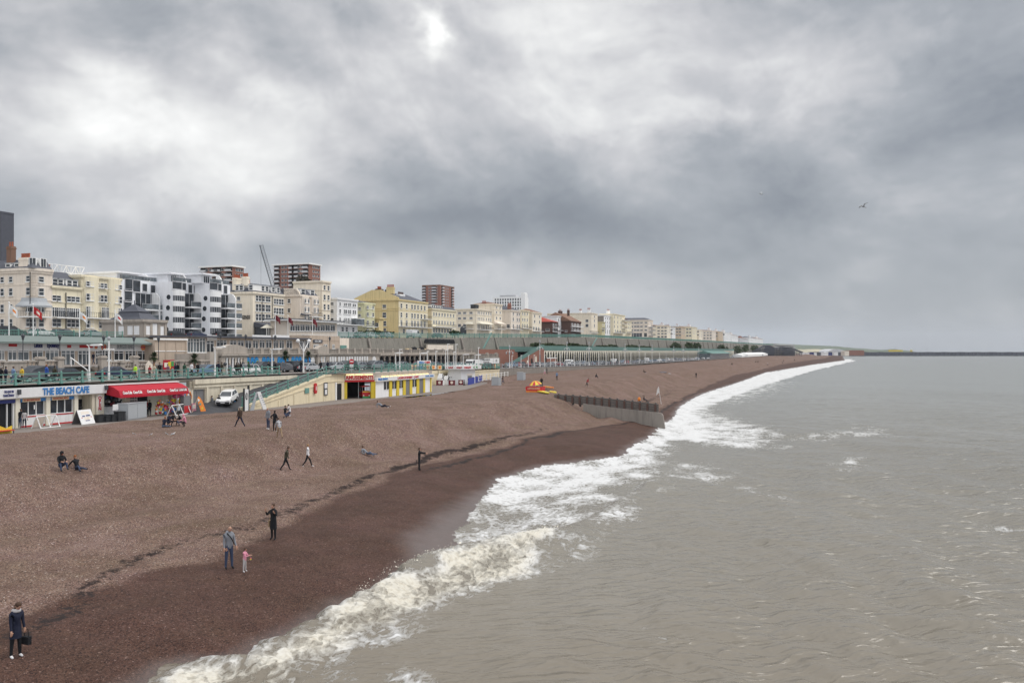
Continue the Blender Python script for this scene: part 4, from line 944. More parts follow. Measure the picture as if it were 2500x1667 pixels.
strip('upper_pavement', SS, 125.5, 131.5, lambda s: zpar(s) + .1, M['paving'])
strip('hillside', np.concatenate([np.linspace(-60, 400, 10), np.linspace(500, 2400, 20)]), 131.4, 900, lambda s: 14.0 + 0 * s, M['concrete'])
# ------------------------------------------------------------------ walls given by two points of the street plan
class Wl:
 def __init__(w_, name, label, cat, s0, t0, s1, t1, z=0.0, group=None):
  w_.s0, w_.t0 = s0, t0; w_.L = math.hypot(s1 - s0, t1 - t0); an = math.atan2(t1 - t0, s1 - s0)
  w_.dx, w_.dt = math.cos(an), math.sin(an); w_.z = z
  w_.r = root(name, s0, t0, z, label, cat, group, an)
 def X(w_, u):
  a = (u - CU) / F; x0, y0 = XY(w_.s0, w_.t0); ex, ey = XY(w_.s0 + w_.dx, w_.t0 + w_.dt); ex -= x0; ey -= y0
  return (a * y0 - x0) / (ex - a * ey)
 def Z(w_, u, v):
  k = w_.X(u); y = XY(w_.s0 + w_.dx * k, w_.t0 + w_.dt * k)[1]; return zat(v, y) - w_.z
 def sign(w_, u0, u1, v0, v1, m, y=-.1, th=.06, name='sign', par=None):
  um = (u0 + u1) / 2; z0, z1 = w_.Z(um, v1), w_.Z(um, v0)
  return MB().box(w_.X(u0), w_.X(u1), y - th, y, z0, z1).build(name, M[m], par or w_.r)
 def text(w_, txt, u0, u1, v0, v1, m, y=-.2, par=None, **kw):
  um = (u0 + u1) / 2; z0, z1 = w_.Z(um, v1), w_.Z(um, v0)
  return lettering(txt, (z1 - z0) * 1.36, M[m], par or w_.r, ((w_.X(u0) + w_.X(u1)) / 2, y, (z0 + z1) / 2), width=w_.X(u1) - w_.X(u0), **kw)
pal('sign_white', (.72, .72, .72), .5, .05, 1); pal('sign_blue', (.05, .20, .48), .5, .05, 2); pal('navy', (.03, .04, .16), .5, .05, 2); pal('sign_red', (.48, .03, .035), .5, .08, 2)
pal('awning_red', (.40, .012, .028), .65, .1, 1.2); pal('board_cream', (.66, .52, .33), .6, .08, 1); pal('yellow', (.66, .50, .05), .6, .1, 1); pal('orange', (.70, .22, .04), .6, .1, 2); pal('green', (.06, .30, .09), .6, .1, 2)
pal('wall_cream', (.66, .60, .48), .85, .10, .6, streak=.4, fine=.06); pal('wall_yellow', (.70, .615, .44), .85, .08, .5, streak=.25); pal('pink', (.62, .10, .22), .6, .1, 2); pal('fish_blue', (.03, .22, .50), .6, .3, 3)
pal('lamp_strip', (1.0, .78, .40), .5, .05, 1, emit=1.0); pal('maroon', (.16, .02, .03), .7, .12, 2); pal('sheet_blue', (.03, .05, .30), .6, .15, 2)
# teal iron railings in bays: posts and panels are parts
def rail_run(name, label, pts, panel='star', step=2.4, h=1.05, cat='railing', m='teal', group=None, detail=True, maxparts=90):
 """pts: (s,t,z) corners"""
 s0, t0, z0 = pts[0]; r = root(name, s0, t0, z0, label, cat, group); count = 0
 post = MB(); post.box(-.07, .07, -.07, .07, 0, h, 0); post.box(-.12, .12, -.12, .12, 0, .28, 0); post.lathe([(.09, h), (.11, h + .06), (.02, h + .16)], (0, 0, 0), 0, 6); pm = post.mesh('post', [M[m]])
 far = MB()
 for (sa, ta, za), (sb, tb, zb) in zip(pts, pts[1:]):
  L = math.hypot(sb - sa, tb - ta); n = max(1, int(round(L / step))); w_ = L / n; an = math.atan2(tb - ta, sb - sa); sl = (zb - za) / n
  b = MB()
  def sb_(x0, x1, ya, yb, z_0, z_1):          # bar sheared with the slope
   k = sl / w_; b.add([(x0, ya, z_0 + k * x0), (x1, ya, z_0 + k * x1), (x1, yb, z_0 + k * x1), (x0, yb, z_0 + k * x0), (x0, ya, z_1 + k * x0), (x1, ya, z_1 + k * x1), (x1, yb, z_1 + k * x1), (x0, yb, z_1 + k * x0)], [(3, 2, 1, 0), (4, 5, 6, 7), (0, 1, 5, 4), (1, 2, 6, 5), (2, 3, 7, 6), (3, 0, 4, 7)])
  sb_(.05, w_ - .05, -.035, .035, h - .09, h - .01); sb_(.05, w_ - .05, -.025, .025, h * .55, h * .55 + .055); sb_(.05, w_ - .05, -.025, .025, .12, .175)
  k = sl / w_
  if panel == 'star':
   za_, zb_ = .17, h * .55
   for p, q in (((.08, za_), (w_ - .08, zb_)), ((.08, zb_), (w_ - .08, za_))):
    b.tube((p[0], 0, p[1] + k * p[0]), (q[0], 0, q[1] + k * q[0]), .036, 0, 4)
   zc = (za_ + zb_) / 2 + k * w_ / 2; b.tube((w_ / 2, -.05, zc), (w_ / 2, .05, zc), .13, 0, 8)
  elif panel == 'bars':
   for i in range(1, int(w_ / .3)): x = i * .3; b.box(x - .02, x + .02, -.02, .02, .15 + k * x, h * .55 + k * x)
  elif panel == 'dense':
   for i in range(1, int(w_ / .22)): x = i * .22; b.box(x - .025, x + .025, -.02, .02, .15 + k * x, h - .06 + k * x)
  me = b.mesh('rail_panel', [M[m]])
  for i in range(n):
   f = i / n; x = (sa + (sb - sa) * f - s0); y = (ta + (tb - ta) * f - t0); z = za + (zb - za) * f - z0
   if count < maxparts:
    inst('rail_panel', me, r, (x, y, z), an); inst('post', pm, r, (x, y, z), an); count += 1
   else:
    ca, sa_ = math.cos(an), math.sin(an)
    for mm in (me, pm): far.add([(x + v.co.x * ca - v.co.y * sa_, y + v.co.x * sa_ + v.co.y * ca, z + v.co.z) for v in mm.vertices], [tuple(p.vertices) for p in mm.polygons])
 inst('post', pm, r, (pts[-1][0] - s0, pts[-1][1] - t0, pts[-1][2] - z0), 0)
 if far.v: tag(far.build('rail_bays', [M[m]], r), kind='stuff')
 return r
ZR = lambda s, t=70: float(zroad(s))
rail_run('promenade_railing', 'long teal iron railing with star panels above the beach cafe and red awning', [(42, 70.1, 7.37), (92.5, 70.1, 7.37), (93.2, 73.5, 7.37)])
rail_run('ramp_railing', 'teal railing sloping up along the ramp to the amusements roof', [(79.5, 65.5, 3.95), (98.9, 67.0, 7.25), (104.6, 67.7, 7.3)])
rail_run('roof_railing', 'teal railing round the flat roof of the amusement arcade', [(104.6, 67.7, 7.3), (108.0, 64.7, 7.3), (128.6, 65.7, 7.3), (130.6, 70.1, 7.1)], panel='bars')
rail_run('promenade_railing', 'teal railing above the crazy golf yard and its yellow wall', [(131.5, 70.2, ZR(131) + .1), (134, 78.15, ZR(134) + .1), (190, 78.15, ZR(190) + .1), (193, 80.1, ZR(193) + .1)], panel='bars', step=2.0)
rail_run('promenade_railing', 'grey green railing along the far road above the open shingle', [(193.3, 80.15, ZR(193) + .12), (200, 80.2, ZR(200) + .12), (330, 80.5, ZR(330) + .12), (520, 81, ZR(520) + .12)], panel='none', step=3.2, m='lead', maxparts=45)
# ------------------------------------------------------------------ beach cafe under the promenade
c = Wl('beach_cafe', 'white fronted beach cafe with blue name board built into the lower promenade', 'cafe', 42, 70, 62.2, 70, 3.5)
L = c.X(254); zt = 7.1 - 3.5 + .1
b = MB(); b.box(0, L, 2.2, 4, -.5, 3.55, 0); b.box(0, L, -.02, 4, 2.62, 3.58, 0)
xs = [(c.X(38), c.X(49)), (c.X(113), c.X(123)), (c.X(182), c.X(191)), (c.X(231), c.X(254))]
for x0, x1 in xs: b.box(x0, x1, -.01, 2.25, -.5, 2.63, 0)
b.build('wall', M['cream_paint'], c.r)
b = MB(); b.box(0, L, -.35, -.025, 2.72, 3.62, 0)
for i in range(5): z = 2.8 + i * .17; b.box(0, L, -.362, -.351, z, z + .13, 0)
sg = b.build('name_board', M['sign_white'], c.r)
c.text('THE BEACH CAFE', 97, 211, 945.5, 962, 'sign_blue', y=-.40, par=sg, bold=.035)
c.text('TO EAT IN', 3, 26, 953.5, 959, 'navy', y=-.40, par=sg, bold=.012); c.text('or', 12, 16, 960, 962.5, 'navy', y=-.40, par=sg); c.text('TAKE AWAY', 0, 27.5, 963, 968, 'navy', y=-.40, par=sg, bold=.012)
for u in (38, 251): MB().box(c.X(u) - .12, c.X(u) + .12, -.6, -.37, 3.05, 3.5).build('lantern', M['iron'], c.r)
for (u0, u1, lab) in ((52, 112.5, 'HOT MEALS SERVED ALL DAY'), (123.5, 181.5, 'TRADITIONAL MEALS')):
 x0, x1 = c.X(u0), c.X(u1)
 b = MB(); b.box(x0 + .05, x1 - .05, .28, .30, 1.05, 2.3, 1); n = 3
 for i in range(n + 1): x = x0 + .05 + (x1 - x0 - .1) * i / n; b.box(x - .035, x + .035, .2, .279, 1.05, 2.3, 0)
 b.box(x0, x1, .1, .279, .98, 1.05, 0); b.build('window', [M['white_paint'], M['glass']], c.r)
 f = MB().box(x0, x1, .05, .2, 2.3, 2.618).build('fascia', M['sign_blue'], c.r)
 xa, xb = x0 + (x1 - x0) * .06, x0 + (x1 - x0) * .78
 MB().box(xa, xb, .01, .049, 2.30, 2.6).build('menu_board', M['board_cream'], f); lettering(lab, .24, M['sign_red'], f, ((xa + xb) / 2, 0.0, 2.45), width=(xb - xa) * .9)
 b = MB(); b.box(x0, x1, .15, .5, -.5, .9, 0); b.box(x0, x1, .12, .149, .86, .975, 1); b.box(x0, x1, .12, .149, -.05, .1, 1); b.build('stall_riser', [M['white_wall'], M['sign_red']], c.r)
MB().box(c.X(86), c.X(89), .18, .195, 1.55, 1.95).build('notice', M['sign_white'], c.r)
b = MB(); b.box(0, c.X(37), .3, .33, -.1, 2.25, 0); b.box(c.X(20), c.X(22), .18, .299, -.1, 2.2, 1); b.box(c.X(34), c.X(37), .1, .299, -.1, 2.25, 1); b.build('doorway', [M['dark_in'], M['white_paint']], c.r)
MB().box(0, c.X(37), -.03, .1, 2.28, 2.615).build('fascia', M['navy'], c.r)
b = MB(); b.box(c.X(191), c.X(231), 1.4, 1.5, -.4, 2.62, 0); b.box(c.X(207), c.X(228), 1.36, 1.399, -.05, 2.15, 1); b.build('doorway', [M['cream_paint'], M['dark_in']], c.r)
sg = MB().box(c.X(239.5), c.X(247), -.05, -.012, .9, 2.55).build('open_sign', M['sign_white'], c.r)
for i, ch in enumerate('OPEN'): lettering(ch, .46, M['sign_red'], sg, (c.X(243), -.06, 2.22 - i * .36), bold=.02)
wh = MB();
for k in range(8): an = k * math.pi / 4; wh.tube((0, 0, 0), (.62 * math.cos(an), 0, .62 * math.sin(an)), .05, 0, 5)
wh.path([(.42 * math.cos(a), 0, .42 * math.sin(a)) for a in np.linspace(0, 2 * math.pi, 17)], .06, 0, 5)
o = wh.build('ship_wheel', M['black_metal'], c.r, (c.X(203), .75, 1.35));
# ------------------------------------------------------------------ shop under the red awning
c = Wl('souvenir_shop', 'seaside shop open behind racks of toys under a long red awning', 'shop', 62.3, 70, 76.3, 70, 3.5)
L = c.X(432)
b = MB(); b.box(0, L, 3.0, 3.4, -.5, 3.55, 0); b.box(0, .5, -.01, 3, -.5, 3.5, 1); b.box(L - 1.4, L, -.01, 3, -.5, 3.5, 1); b.box(0, L, -.01, 3, 2.9, 3.56, 1); b.box(.5, L - 1.4, 2.95, 2.999, -.3, 2.9, 0); b.box(L * .36, L * .42, -.01, .4, -.5, 2.9, 1)
b.build('wall', [M['dark_in'], M['wall_cream']], c.r)
xa, xb = c.X(258), c.X(428)
for i in range(3):
 x0, x1 = xa + (xb - xa) * i / 3 + .01, xa + (xb - xa) * (i + 1) / 3 - .01; b = MB()
 pr = [(-.03, 3.5), (-1.0, 3.30), (-1.75, 2.95), (-1.95, 2.45), (-1.95, 2.22), (-.03, 2.55)]
 b.prism([(y, z) for y, z in pr], x0, x1, 'x'); aw = b.build('awning', M['awning_red'], c.r)
 for q in (.3, .72): lettering('Coca-Cola', .44, M['sign_white'], aw, (x0 + (x1 - x0) * q, -1.90, 2.72), tilt=68, shear=.3, bold=.012, width=1.15)
MB().box(xa - .2, xb + .2, -.4, -.03, 3.5, 3.62).build('awning_box', M['white_paint'], c.r)
def goods(nm, x0, x1, y0, y1, z0, z1, n, cols, seed):
 rg = random.Random(seed); b = MB()
 for i in range(n):
  x, y, z = rg.uniform(x0, x1), rg.uniform(y0, y1), rg.uniform(z0, z1); k = rg.randrange(len(cols)); r_ = rg.uniform(.07, .16)
  if rg.random() < .5: b.box(x - r_, x + r_, y - r_ * .5, y + r_ * .5, z - r_, z + r_, k)
  else: b.ball((x, y, z), r_ * 1.1, k, 6)
 return b.build(nm, [M[q] for q in cols], c.r)
goods('toy_display', L * .66, L * .93, -.9, -.3, .15, 1.6, 90, ['sign_red', 'orange', 'sign_white', 'yellow', 'sign_blue', 'pink'], 1)
goods('shelf_goods', .8, L * .6, 1.0, 2.6, .2, 2.4, 70, ['sign_white', 'maroon', 'navy', 'shutter_grey', 'sign_blue'], 2)
b = MB(); b.box(L * .40, L * .52, .2, .5, 1.5, 2.5, 0)
for i in range(3):
 for j in range(4): b.box(L * .405 + j * L * .028, L * .425 + j * L * .028, .15, .199, 1.58 + i * .3, 1.8 + i * .3, 1)
b.build('poster_rack', [M['sign_white'], M['shutter_grey']], c.r)
# ------------------------------------------------------------------ plain promenade wall with garage doors and panels
c = Wl('promenade_wall', 'weathered cream promenade wall with garage doors beside the ramp', 'wall', 76.4, 70.02, 96, 70.02, 3.5)
L = c.L; b = MB(); g0, g1 = c.X(463), c.X(501)
b.box(0, g0, 0, .5, -.6, 3.5); b.box(g1, L, 0, .5, -.6, 3.5); b.box(g0, g1, 0, .5, 2.5, 3.5); b.box(0, L, -.30, -.003, 3.15, 3.66); b.box(0, L, -.16, -.004, 2.72, 2.95)
for u in (430, 458, 505, 540, 572, 610, 640, 668):
 x = c.X(u)
 if x < L: b.box(x - .16, x + .16, -.13, -.005, -.6, 2.719)
b.build('wall', M['wall_cream'], c.r)
for i in range(2):
 x0 = g0 + (g1 - g0) * i / 2; d = MB(); d.box(x0 + .03, x0 + (g1 - g0) / 2 - .03, .2, .28, -.2, 2.48)
 for k in range(6): d.box(x0 + .03, x0 + (g1 - g0) / 2 - .03, .18, .199, -.1 + k * .43, .27 + k * .43)
 d.build('garage_door', M['shutter_grey'], c.r)
b = MB(); b.box(c.X(444) - .25, c.X(444) + .25, -.3, -.14, 1.1, 1.7); b.build('lantern', M['iron'], c.r)
# ramp (road) and its front wall
b = MB(); n = 20
def rp(k):
 s = 72.5 + 27 * k; return s, float(np.interp(s, [72, 78.5, 99.5], [65.2, 65.6, 67.1])), float(np.interp(s, [79, 99.5], [3.48, 7.22])), float(np.interp(s, [72.5, 97, 99.5], [3.48, 7.15, 7.22]))
for i in range(n):
 (s0, t0, z0, y0), (s1, t1, z1, y1) = rp(i / n), rp((i + 1) / n)
 b.quad((*XY(s0, t0), z0), (*XY(s1, t1), z1), (*XY(s1, 70.05), y1), (*XY(s0, 70.05), y0))
(s1, t1, z1, y1) = rp(1.0); b.quad((*XY(s1, t1), z1), (*XY(104.8, 67.9), 7.22), (*XY(104.8, 71), 7.22), (*XY(s1, 71), z1))
tag(b.build('ramp', M['ramp_asphalt']), kind='structure')
c = Wl('ramp_wall', 'cream yellow panelled wall rising along the ramp beside the shingle', 'wall', 79, 65.3, 104.5, 67.65, 3.4)
L = c.L; xk = c.X(797); b = MB()
b.prism([(0, -.8), (L, -.8), (L, 3.8), (xk, 3.8), (1.0, .62), (0, .45)], 0, .35, 'y')
b.prism([(1.0, .62), (xk, 3.8), (L, 3.8), (L, 3.55), (xk, 3.55), (1.0, .37)], -.10, -.002, 'y'); b.prism([(3.0, .60), (xk, 2.85), (L, 2.85), (L, 2.68), (xk, 2.68), (3.0, .43)], -.08, -.003, 'y')
for u in (640, 680, 718, 755, 790): x = c.X(u); b.box(x - .12, x + .12, -.07, -.004, -.8, max(.3, .62 + (x - 1) * 3.18 / (xk - 1) - .95))
b.build('wall', M['wall_yellow'], c.r)
MB().box(c.X(743), c.X(753), -.12, -.075, 1.45, 2.15).build('panel', M['teal'], c.r)
q = MB(); q.prism([(.3 * math.cos(a), .42 * (1 if math.sin(a) > 0 else -1) + .3 * math.sin(a)) for a in np.linspace(0, 2 * math.pi, 16)], -.2, 0, 'y'); q.box(-.07, .07, -.22, -.201, -.25, .3, 1)
q.build('lifebuoy_box', [M['sign_red'], M['sign_white']], c.r, (c.X(767.5), -.075, 2.0))
b = MB(); x0, x1 = c.X(789), c.X(798); b.box(x0, x1, -.14, -.075, .9, 2.7, 0); b.box(x0 + .15, x1 - .15, -.15, -.141, 1.9, 2.55, 1); b.box(x0 + .25, x1 - .2, -.15, -.141, 1.05, 1.7, 1); b.build('notice_board', [M['iron'], M['sign_white']], c.r)
b = MB(); b.box(c.X(821), c.X(833), -.06, -.005, -.3, 2.4, 0); b.box(c.X(818), c.X(821), -.1, -.004, -.3, 2.6, 1); b.build('doorway', [M['dark_in'], M['white_paint']], c.r)
# ------------------------------------------------------------------ amusement arcade
c = Wl('amusement_arcade', 'amusement arcade with red lettered front and yellow pillars on a white side', 'arcade', 104.6, 67.75, 108.0, 64.6, 3.4)
L = c.L; b = MB(); b.box(0, L, .0, 1.2, 2.75, 3.78, 0); b.box(0, .45, .0, .5, -.5, 2.76, 1); b.box(L - .55, L, .0, .5, -.5, 2.76, 1); b.box(0, L, 5.5, 5.6, -.5, 3.6, 2); b.box(-.5, .0, .3, 5.5, -.5, 3.6, 3); b.box(0, L + 2, .5, 5.5, -.06, -.02, 4)
b.build('wall', [M['stone'], M['yellow'], M['dark_in'], M['wall_cream'], M['paving']], c.r)
sg = MB().box(.05, L - .1, -.15, -.003, 2.85, 3.52).build('name_board', M['cream_pink'], c.r)
lettering('AMUSEMENTS', .72, M['sign_red'], sg, (L / 2 - .02, -.17, 3.18), bold=.03, width=L * .92)
MB().box(.05, L - .1, -.12, -.004, 2.55, 2.84).build('fascia', M['sign_red'], c.r)
for i in range(3): x0 = .25 + (L - .5) * i / 3; MB().box(x0, x0 + (L - .5) / 3 - .15, -.3, -.1, 3.55, 3.70).build('strip_lamp', M['lamp_strip'], c.r)
b = MB(); b.tube((L * .5, .6, -.05), (L * .5, .6, 2.75), .05); b.build('post', M['lead'], c.r)
b = MB(); x0 = L * .63; b.box(x0, x0 + 1.25, .7, 2.4, .35, .95, 0); b.box(x0 + .1, x0 + 1.15, .75, 1.7, .95, 1.15, 0); b.box(x0 + .02, x0 + 1.2, .85, 2.3, 1.75, 1.9, 0); b.box(x0 + .05, x0 + 1.2, .68, .699, .95, 1.08, 3)
for x in (x0 + .08, x0 + 1.12):
 for y in (.9, 2.2): b.tube((x, y, .95), (x, y, 1.76), .035, 1, 5)
for x in (x0 + .2, x0 + 1.05): b.ball((x, .66, .45), .11, 2, 6); b.tube((x - .1, .9, .2), (x + .1, .9, .2), .22, 4, 10)
b.box(x0 + .05, x0 + 1.2, .66, .699, .02, .34, 5)
o = b.build('ride_on_car', [M['sign_red'], M['lead'], M['sign_white'], M['yellow'], M['black_metal'], M['green']]); o.parent = None; o.matrix_world = c.r.matrix_world if False else Matrix.Translation(c.r.location) @ Matrix.Rotation(c.r.rotation_euler.z, 4, 'Z'); tag(o, 'red coin operated toy car with canopy in the arcade entrance', 'ride on car')
d = Wl('tmp', 'x', 'x', 108.0, 64.6, 128.8, 65.65, 3.4); rz = d.r.rotation_euler.z - c.r.rotation_euler.z
side = d.r; L2 = d.L
Mside = Matrix.Translation(c.r.location).inverted();
def on_side(o): o.parent = c.r; o.matrix_local = (Matrix.Rotation(-c.r.rotation_euler.z, 4, 'Z') @ Matrix.Translation(d.r.location - c.r.location) @ Matrix.Rotation(d.r.rotation_euler.z, 4, 'Z')) @ o.matrix_basis; return o
b = MB(); b.box(0, L2, 0, .3, -.7, 3.0, 0); b.box(0, L2, 0, 3, 3.0, 3.82, 1); b.box(L2 - .3, L2, .3, 5, -.7, 3.0, 0); on_side(b.build('side_wall', [M['white_wall'], M['stone']], None))
sgb = on_side(MB().box(.02, L2 + .3, -.35, -.003, 2.55, 3.12).build('side_board', M['sign_white'], None))
def stext(txt, u0, u1, m):
 o = inst('lettering', text_mesh(txt, .42, M[m], bold=.02, width=d.X(u1) - d.X(u0)), None, ((d.X(u0) + d.X(u1)) / 2, -.37, 2.84)); o.rotation_euler = (R(90), 0, 0); on_side(o)
stext('PRIZE BINGO', 918, 942, 'sign_blue'); stext('LADIES LICENSED', 966, 1002, 'sign_red'); stext('CAFE', 1005, 1017, 'sign_red'); stext('POOL HALL', 1034, 1054, 'sign_blue')
for i in range(13):
 x0 = d.X(930) + (d.X(1046) - d.X(930)) * i / 13; on_side(MB().box(x0, x0 + .75, -.3, -.06, 3.18, 3.30).build('strip_lamp', M['lamp_strip'], None))
for u0, u1 in ((905, 914.5), (949.5, 955.5), (967, 973), (983, 989), (999, 1005), (1016, 1022), (1032, 1036.5), (1050, 1052)):
 x0, x1 = max(0, d.X(u0)), d.X(u1); on_side(MB().box(x0, x1, -.14, -.003, -.7, 2.549).build('pillar', M['yellow'], None))
for u0, u1, k in ((937, 949, 'w'), (956, 967, 'w'), (974, 983, 'w'), (989.5, 999, 'd'), (1006, 1016, 'w'), (1023, 1032, 'd')):
 x0, x1 = d.X(u0), d.X(u1); q = MB()
 if k == 'w':
  q.box(x0, x1, -.03, -.003, 1.2, 2.4, 1); xm = (x0 + x1) / 2; q.box(xm - .06, xm + .06, -.05, -.031, 1.2, 2.4, 0); q.box(x0, x1, -.06, -.031, 1.12, 1.2, 0); on_side(q.build('window', [M['white_paint'], M['glass']], None))
 else: q.box(x0, x1, -.05, -.003, -.5, 2.45); [q.box(x0, x1, -.07, -.051, -.4 + j * .28, -.2 + j * .28) for j in range(10)]; on_side(q.build('shutter', M['shutter_grey'], None))
bpy.data.objects.remove(d.r)
# ------------------------------------------------------------------ crazy golf yard
c = Wl('yard_wall', 'pale yellow wall behind the crazy golf yard', 'wall', 134, 78.2, 190, 78.2, 3.4)
b = MB(); b.box(0, c.L, 0, .4, -.6, 2.6); b.box(0, 36, .05, .4, 2.6, 3.05); b.box(0, c.L, -.1, -.003, 2.35, 2.6); b.build('wall', M['wall_yellow'], c.r)
for i in range(5): MB().tube((2 + i * 5, -.15, 0), (2 + i * 5, -.15, 3), .05).build('drainpipe', M['black_metal'], c.r)
s0, Yk = at_t(1126, 74); k = root('golf_kiosk', s0, 74, 3.3, 'white kiosk with red and green crazy golf name board on its roof', 'kiosk')
s1 = at_t(1160, 74)[0] - s0; zz = lambda v: zat(v, Yk) - 3.3
b = MB(); b.box(0, s1, 0, 3, -.5, zz(901), 0); b.build('wall', M['white_paint'], k)
nb = MB().box(-.8, s1 + 1.6, -.8, 3.4, zz(902), zz(893)).build('name_board', M['sign_white'], k)
lettering('CRAZY', .58, M['sign_red'], nb, (s1 * .2, -.83, zz(897.5)), bold=.03, width=s1 * .52); lettering('GOLF', .58, M['green'], nb, (s1 * .82, -.83, zz(897.5)), bold=.03, width=s1 * .42)
lettering('CRAZY GOLF', .5, M['sign_red'], nb, (-.83, 1.3, zz(897.5)), -math.pi / 2, bold=.03, width=3.6)
MB().box(s1 * .45, s1 * .75, -.04, -.003, .9, 1.9).build('hatch', M['shutter_grey'], k); MB().box(s1 * .4, s1 * .8, -.05, -.02, 2.0, 2.3).build('price_board', M['cream_pink'], k)
def parasol_closed(u, v0, v1, t, m, lab):
 s, Y = at_t(u, t); zb, z1 = zat(v1, Y), zat(v0, Y); r_ = root('closed_parasol', s, t, zb, lab, 'parasol', 'closed red parasols'); hh = z1 - zb
 MB().tube((0, 0, -.4), (0, 0, hh), .04, 0, 6).build('pole', M['white_paint'], r_)
 MB().lathe([(.05, hh * .18), (.20, hh * .24), (.17, hh * .5), (.12, hh * .8), (.03, hh * .99)], (0, 0, 0), 0, 8).build('canopy', M[m], r_)
for i, (u, v0, v1) in enumerate(((1110, 908, 930), (1121, 905, 926), (1130, 902, 924), (1141, 902, 922))):
 parasol_closed(u, v0, v1 + 9, 76, 'maroon', 'closed dark red parasol in the golf yard, ' + ['beside the white statues', 'before the kiosk corner', 'against the kiosk wall', 'right against the kiosk hatch'][i])
c2 = Wl('windbreak', 'blue fabric windbreak with wavy top in front of the white kiosk', 'windbreak', *at_z(1143, 937, 3.7), *at_z(1178, 928, 3.7), 3.6)
pts = [(0, -.4)] + [(c2.L, -.4)] + [(c2.L * (1 - i / 14), 1.25 + .12 * math.sin(i * 2.1)) for i in range(15)]
MB().prism(pts, -.04, .04, 'y').build('fabric', M['sheet_blue'], c2.r)
for i, (u0, u1, v) in enumerate(((1065, 1081, 939), (1095, 1111, 939), (1119, 1131, 938))):
 a, e = at_z(u0, v, 3.6), at_z(u1, v, 3.6); q = Wl('planter_bench', 'dark red barrier panel with round badge, ' + ['nearest the arcade', 'middle of three along the golf yard', 'half hidden behind the walker with rucksack'][i], 'barrier', *a, *e, 3.5, 'dark red barrier panels along the golf yard')
 b = MB(); b.box(0, q.L, -.05, .05, .0, 1.0); b.tube((.05, 0, -.3), (.05, 0, 1.05), .05); b.tube((q.L - .05, 0, -.3), (q.L - .05, 0, 1.05), .05); b.build('panel', M['maroon'], q.r); q.r.name = 'barrier_panel'
 b = MB(); b.tube((q.L / 2, -.07, .55), (q.L / 2, -.051, .55), .3, 0, 12); b.build('badge', M['cream_pink'], q.r)
rg = random.Random(5)
for i, (u, v, hh) in enumerate(((1076, 932, 1.9), (1090, 928, 1.5), (1099, 930, 2.1), (1115, 931, 1.4))):
 s, t = at_t(u, 76.8)[0], 76.8; hh *= 1.25; r_ = root('golf_obstacle', s, t, 3.45, ['white windmill shaped golf obstacle nearest the arcade', 'low white arch golf obstacle with black bars', 'tall white golf obstacle with black figure', 'white tray shaped golf obstacle by the parasols'][i], 'golf obstacle', 'white crazy golf obstacles')
 b = MB(); b.prism([(-.8, 0), (.8, 0), (.6, hh * .6), (0, hh), (-.6, hh * .6)], -.5, .5, 'y'); b.build('body', M['white_paint'], r_)
 b = MB()
 for j in range(4): an = .5 + j * math.pi / 2; b.tube((0, -.56, hh * .7), (.7 * math.cos(an), -.56, hh * .7 + .7 * math.sin(an)), .06, 0, 5)
 b.build('vanes', M['black_metal'], r_)
rail_run('picket_fence', 'white timber rail fence running from the kiosk across the shingle', [(*at_z(1168, 930, 3.9), 3.8), (*at_z(1240, 921, 4.0), 3.9)], panel='none', step=3.0, m='white_paint', h=1.4, cat='fence')
b = MB()
# ------------------------------------------------------------------ retaining wall beyond, along the shingle
c = Wl('sea_wall', 'low grey green concrete sea wall between the far shingle and the road', 'wall', 190, 78.25, 193.2, 80.1, 3.4)
MB().box(0, c.L, 0, .5, -.5, 2.6).build('wall', M['concrete'], c.r)
d = Wl('x', 'x', 'x', 193.2, 80.1, 360, 80.8, 3.4); b = MB(); n = 20
for i in range(n):
 x0, x1 = d.L * i / n, d.L * (i + 1) / n; b.add([(x0, 0, .3), (x1, 0, .3), (x1, 0, zroad(193 + x1) - 3.38), (x0, 0, zroad(193 + x0) - 3.38), (x0, .5, .3), (x1, .5, .3), (x1, .5, zroad(193 + x1) - 3.38), (x0, .5, zroad(193 + x0) - 3.38)], [(0, 1, 2, 3), (3, 2, 6, 7), (5, 4, 7, 6)])
o = b.build('wall_length', M['stone_dark'], c.r); o.matrix_local = Matrix.Rotation(-c.r.rotation_euler.z, 4, 'Z') @ Matrix.Translation(d.r.location - c.r.location) @ Matrix.Rotation(d.r.rotation_euler.z, 4, 'Z'); bpy.data.objects.remove(d.r)
# ------------------------------------------------------------------ terrace fronts above the road (t = 82)
def baluster_run(w_, x0, x1, z0, z1, m='stone'):
 """stone balustrade: plinth, coping and balusters in one mesh"""
 b = MB(); b.box(x0, x1, -.2, .2, z0, z0 + .22); b.box(x0, x1, -.24, .24, z1 - .18, z1); n = max(2, int((x1 - x0) / .38)); hh = z1 - .18 - z0 - .22
 for i in range(n):
  x = x0 + (x1 - x0) * (i + .5) / n; b.lathe([(.09, 0), (.06, hh * .15), (.13, hh * .4), (.05, hh * .8), (.09, hh)], (x, 0, z0 + .22), 0, 6)
 return b.build('balustrade', M[m], w_.r)
def pillar(w_, u, z0, z1, r_=.40, cap=True):
 x = w_.X(u); b = MB(); b.box(x - r_, x + r_, -r_ + .1, r_ - .1, z0, z1); b.box(x - r_ - .12, x + r_ + .12, -r_ - .02, r_ + .02, z1 - .3, z1 - .12); b.box(x - r_ - .06, x + r_ + .06, -r_ + .04, r_ - .04, z0, z0 + .4); b.build('pillar', M['stone'], w_.r)
c = Wl('terrace_wall', 'stone terrace wall with balustrade and pillars on the left of the wide steps', 'wall', 50, 82, 66.3, 82, 7.2)
L = c.X(148); MB().box(0, L, 0, .5, -.5, 1.15).build('wall', M['stone'], c.r)
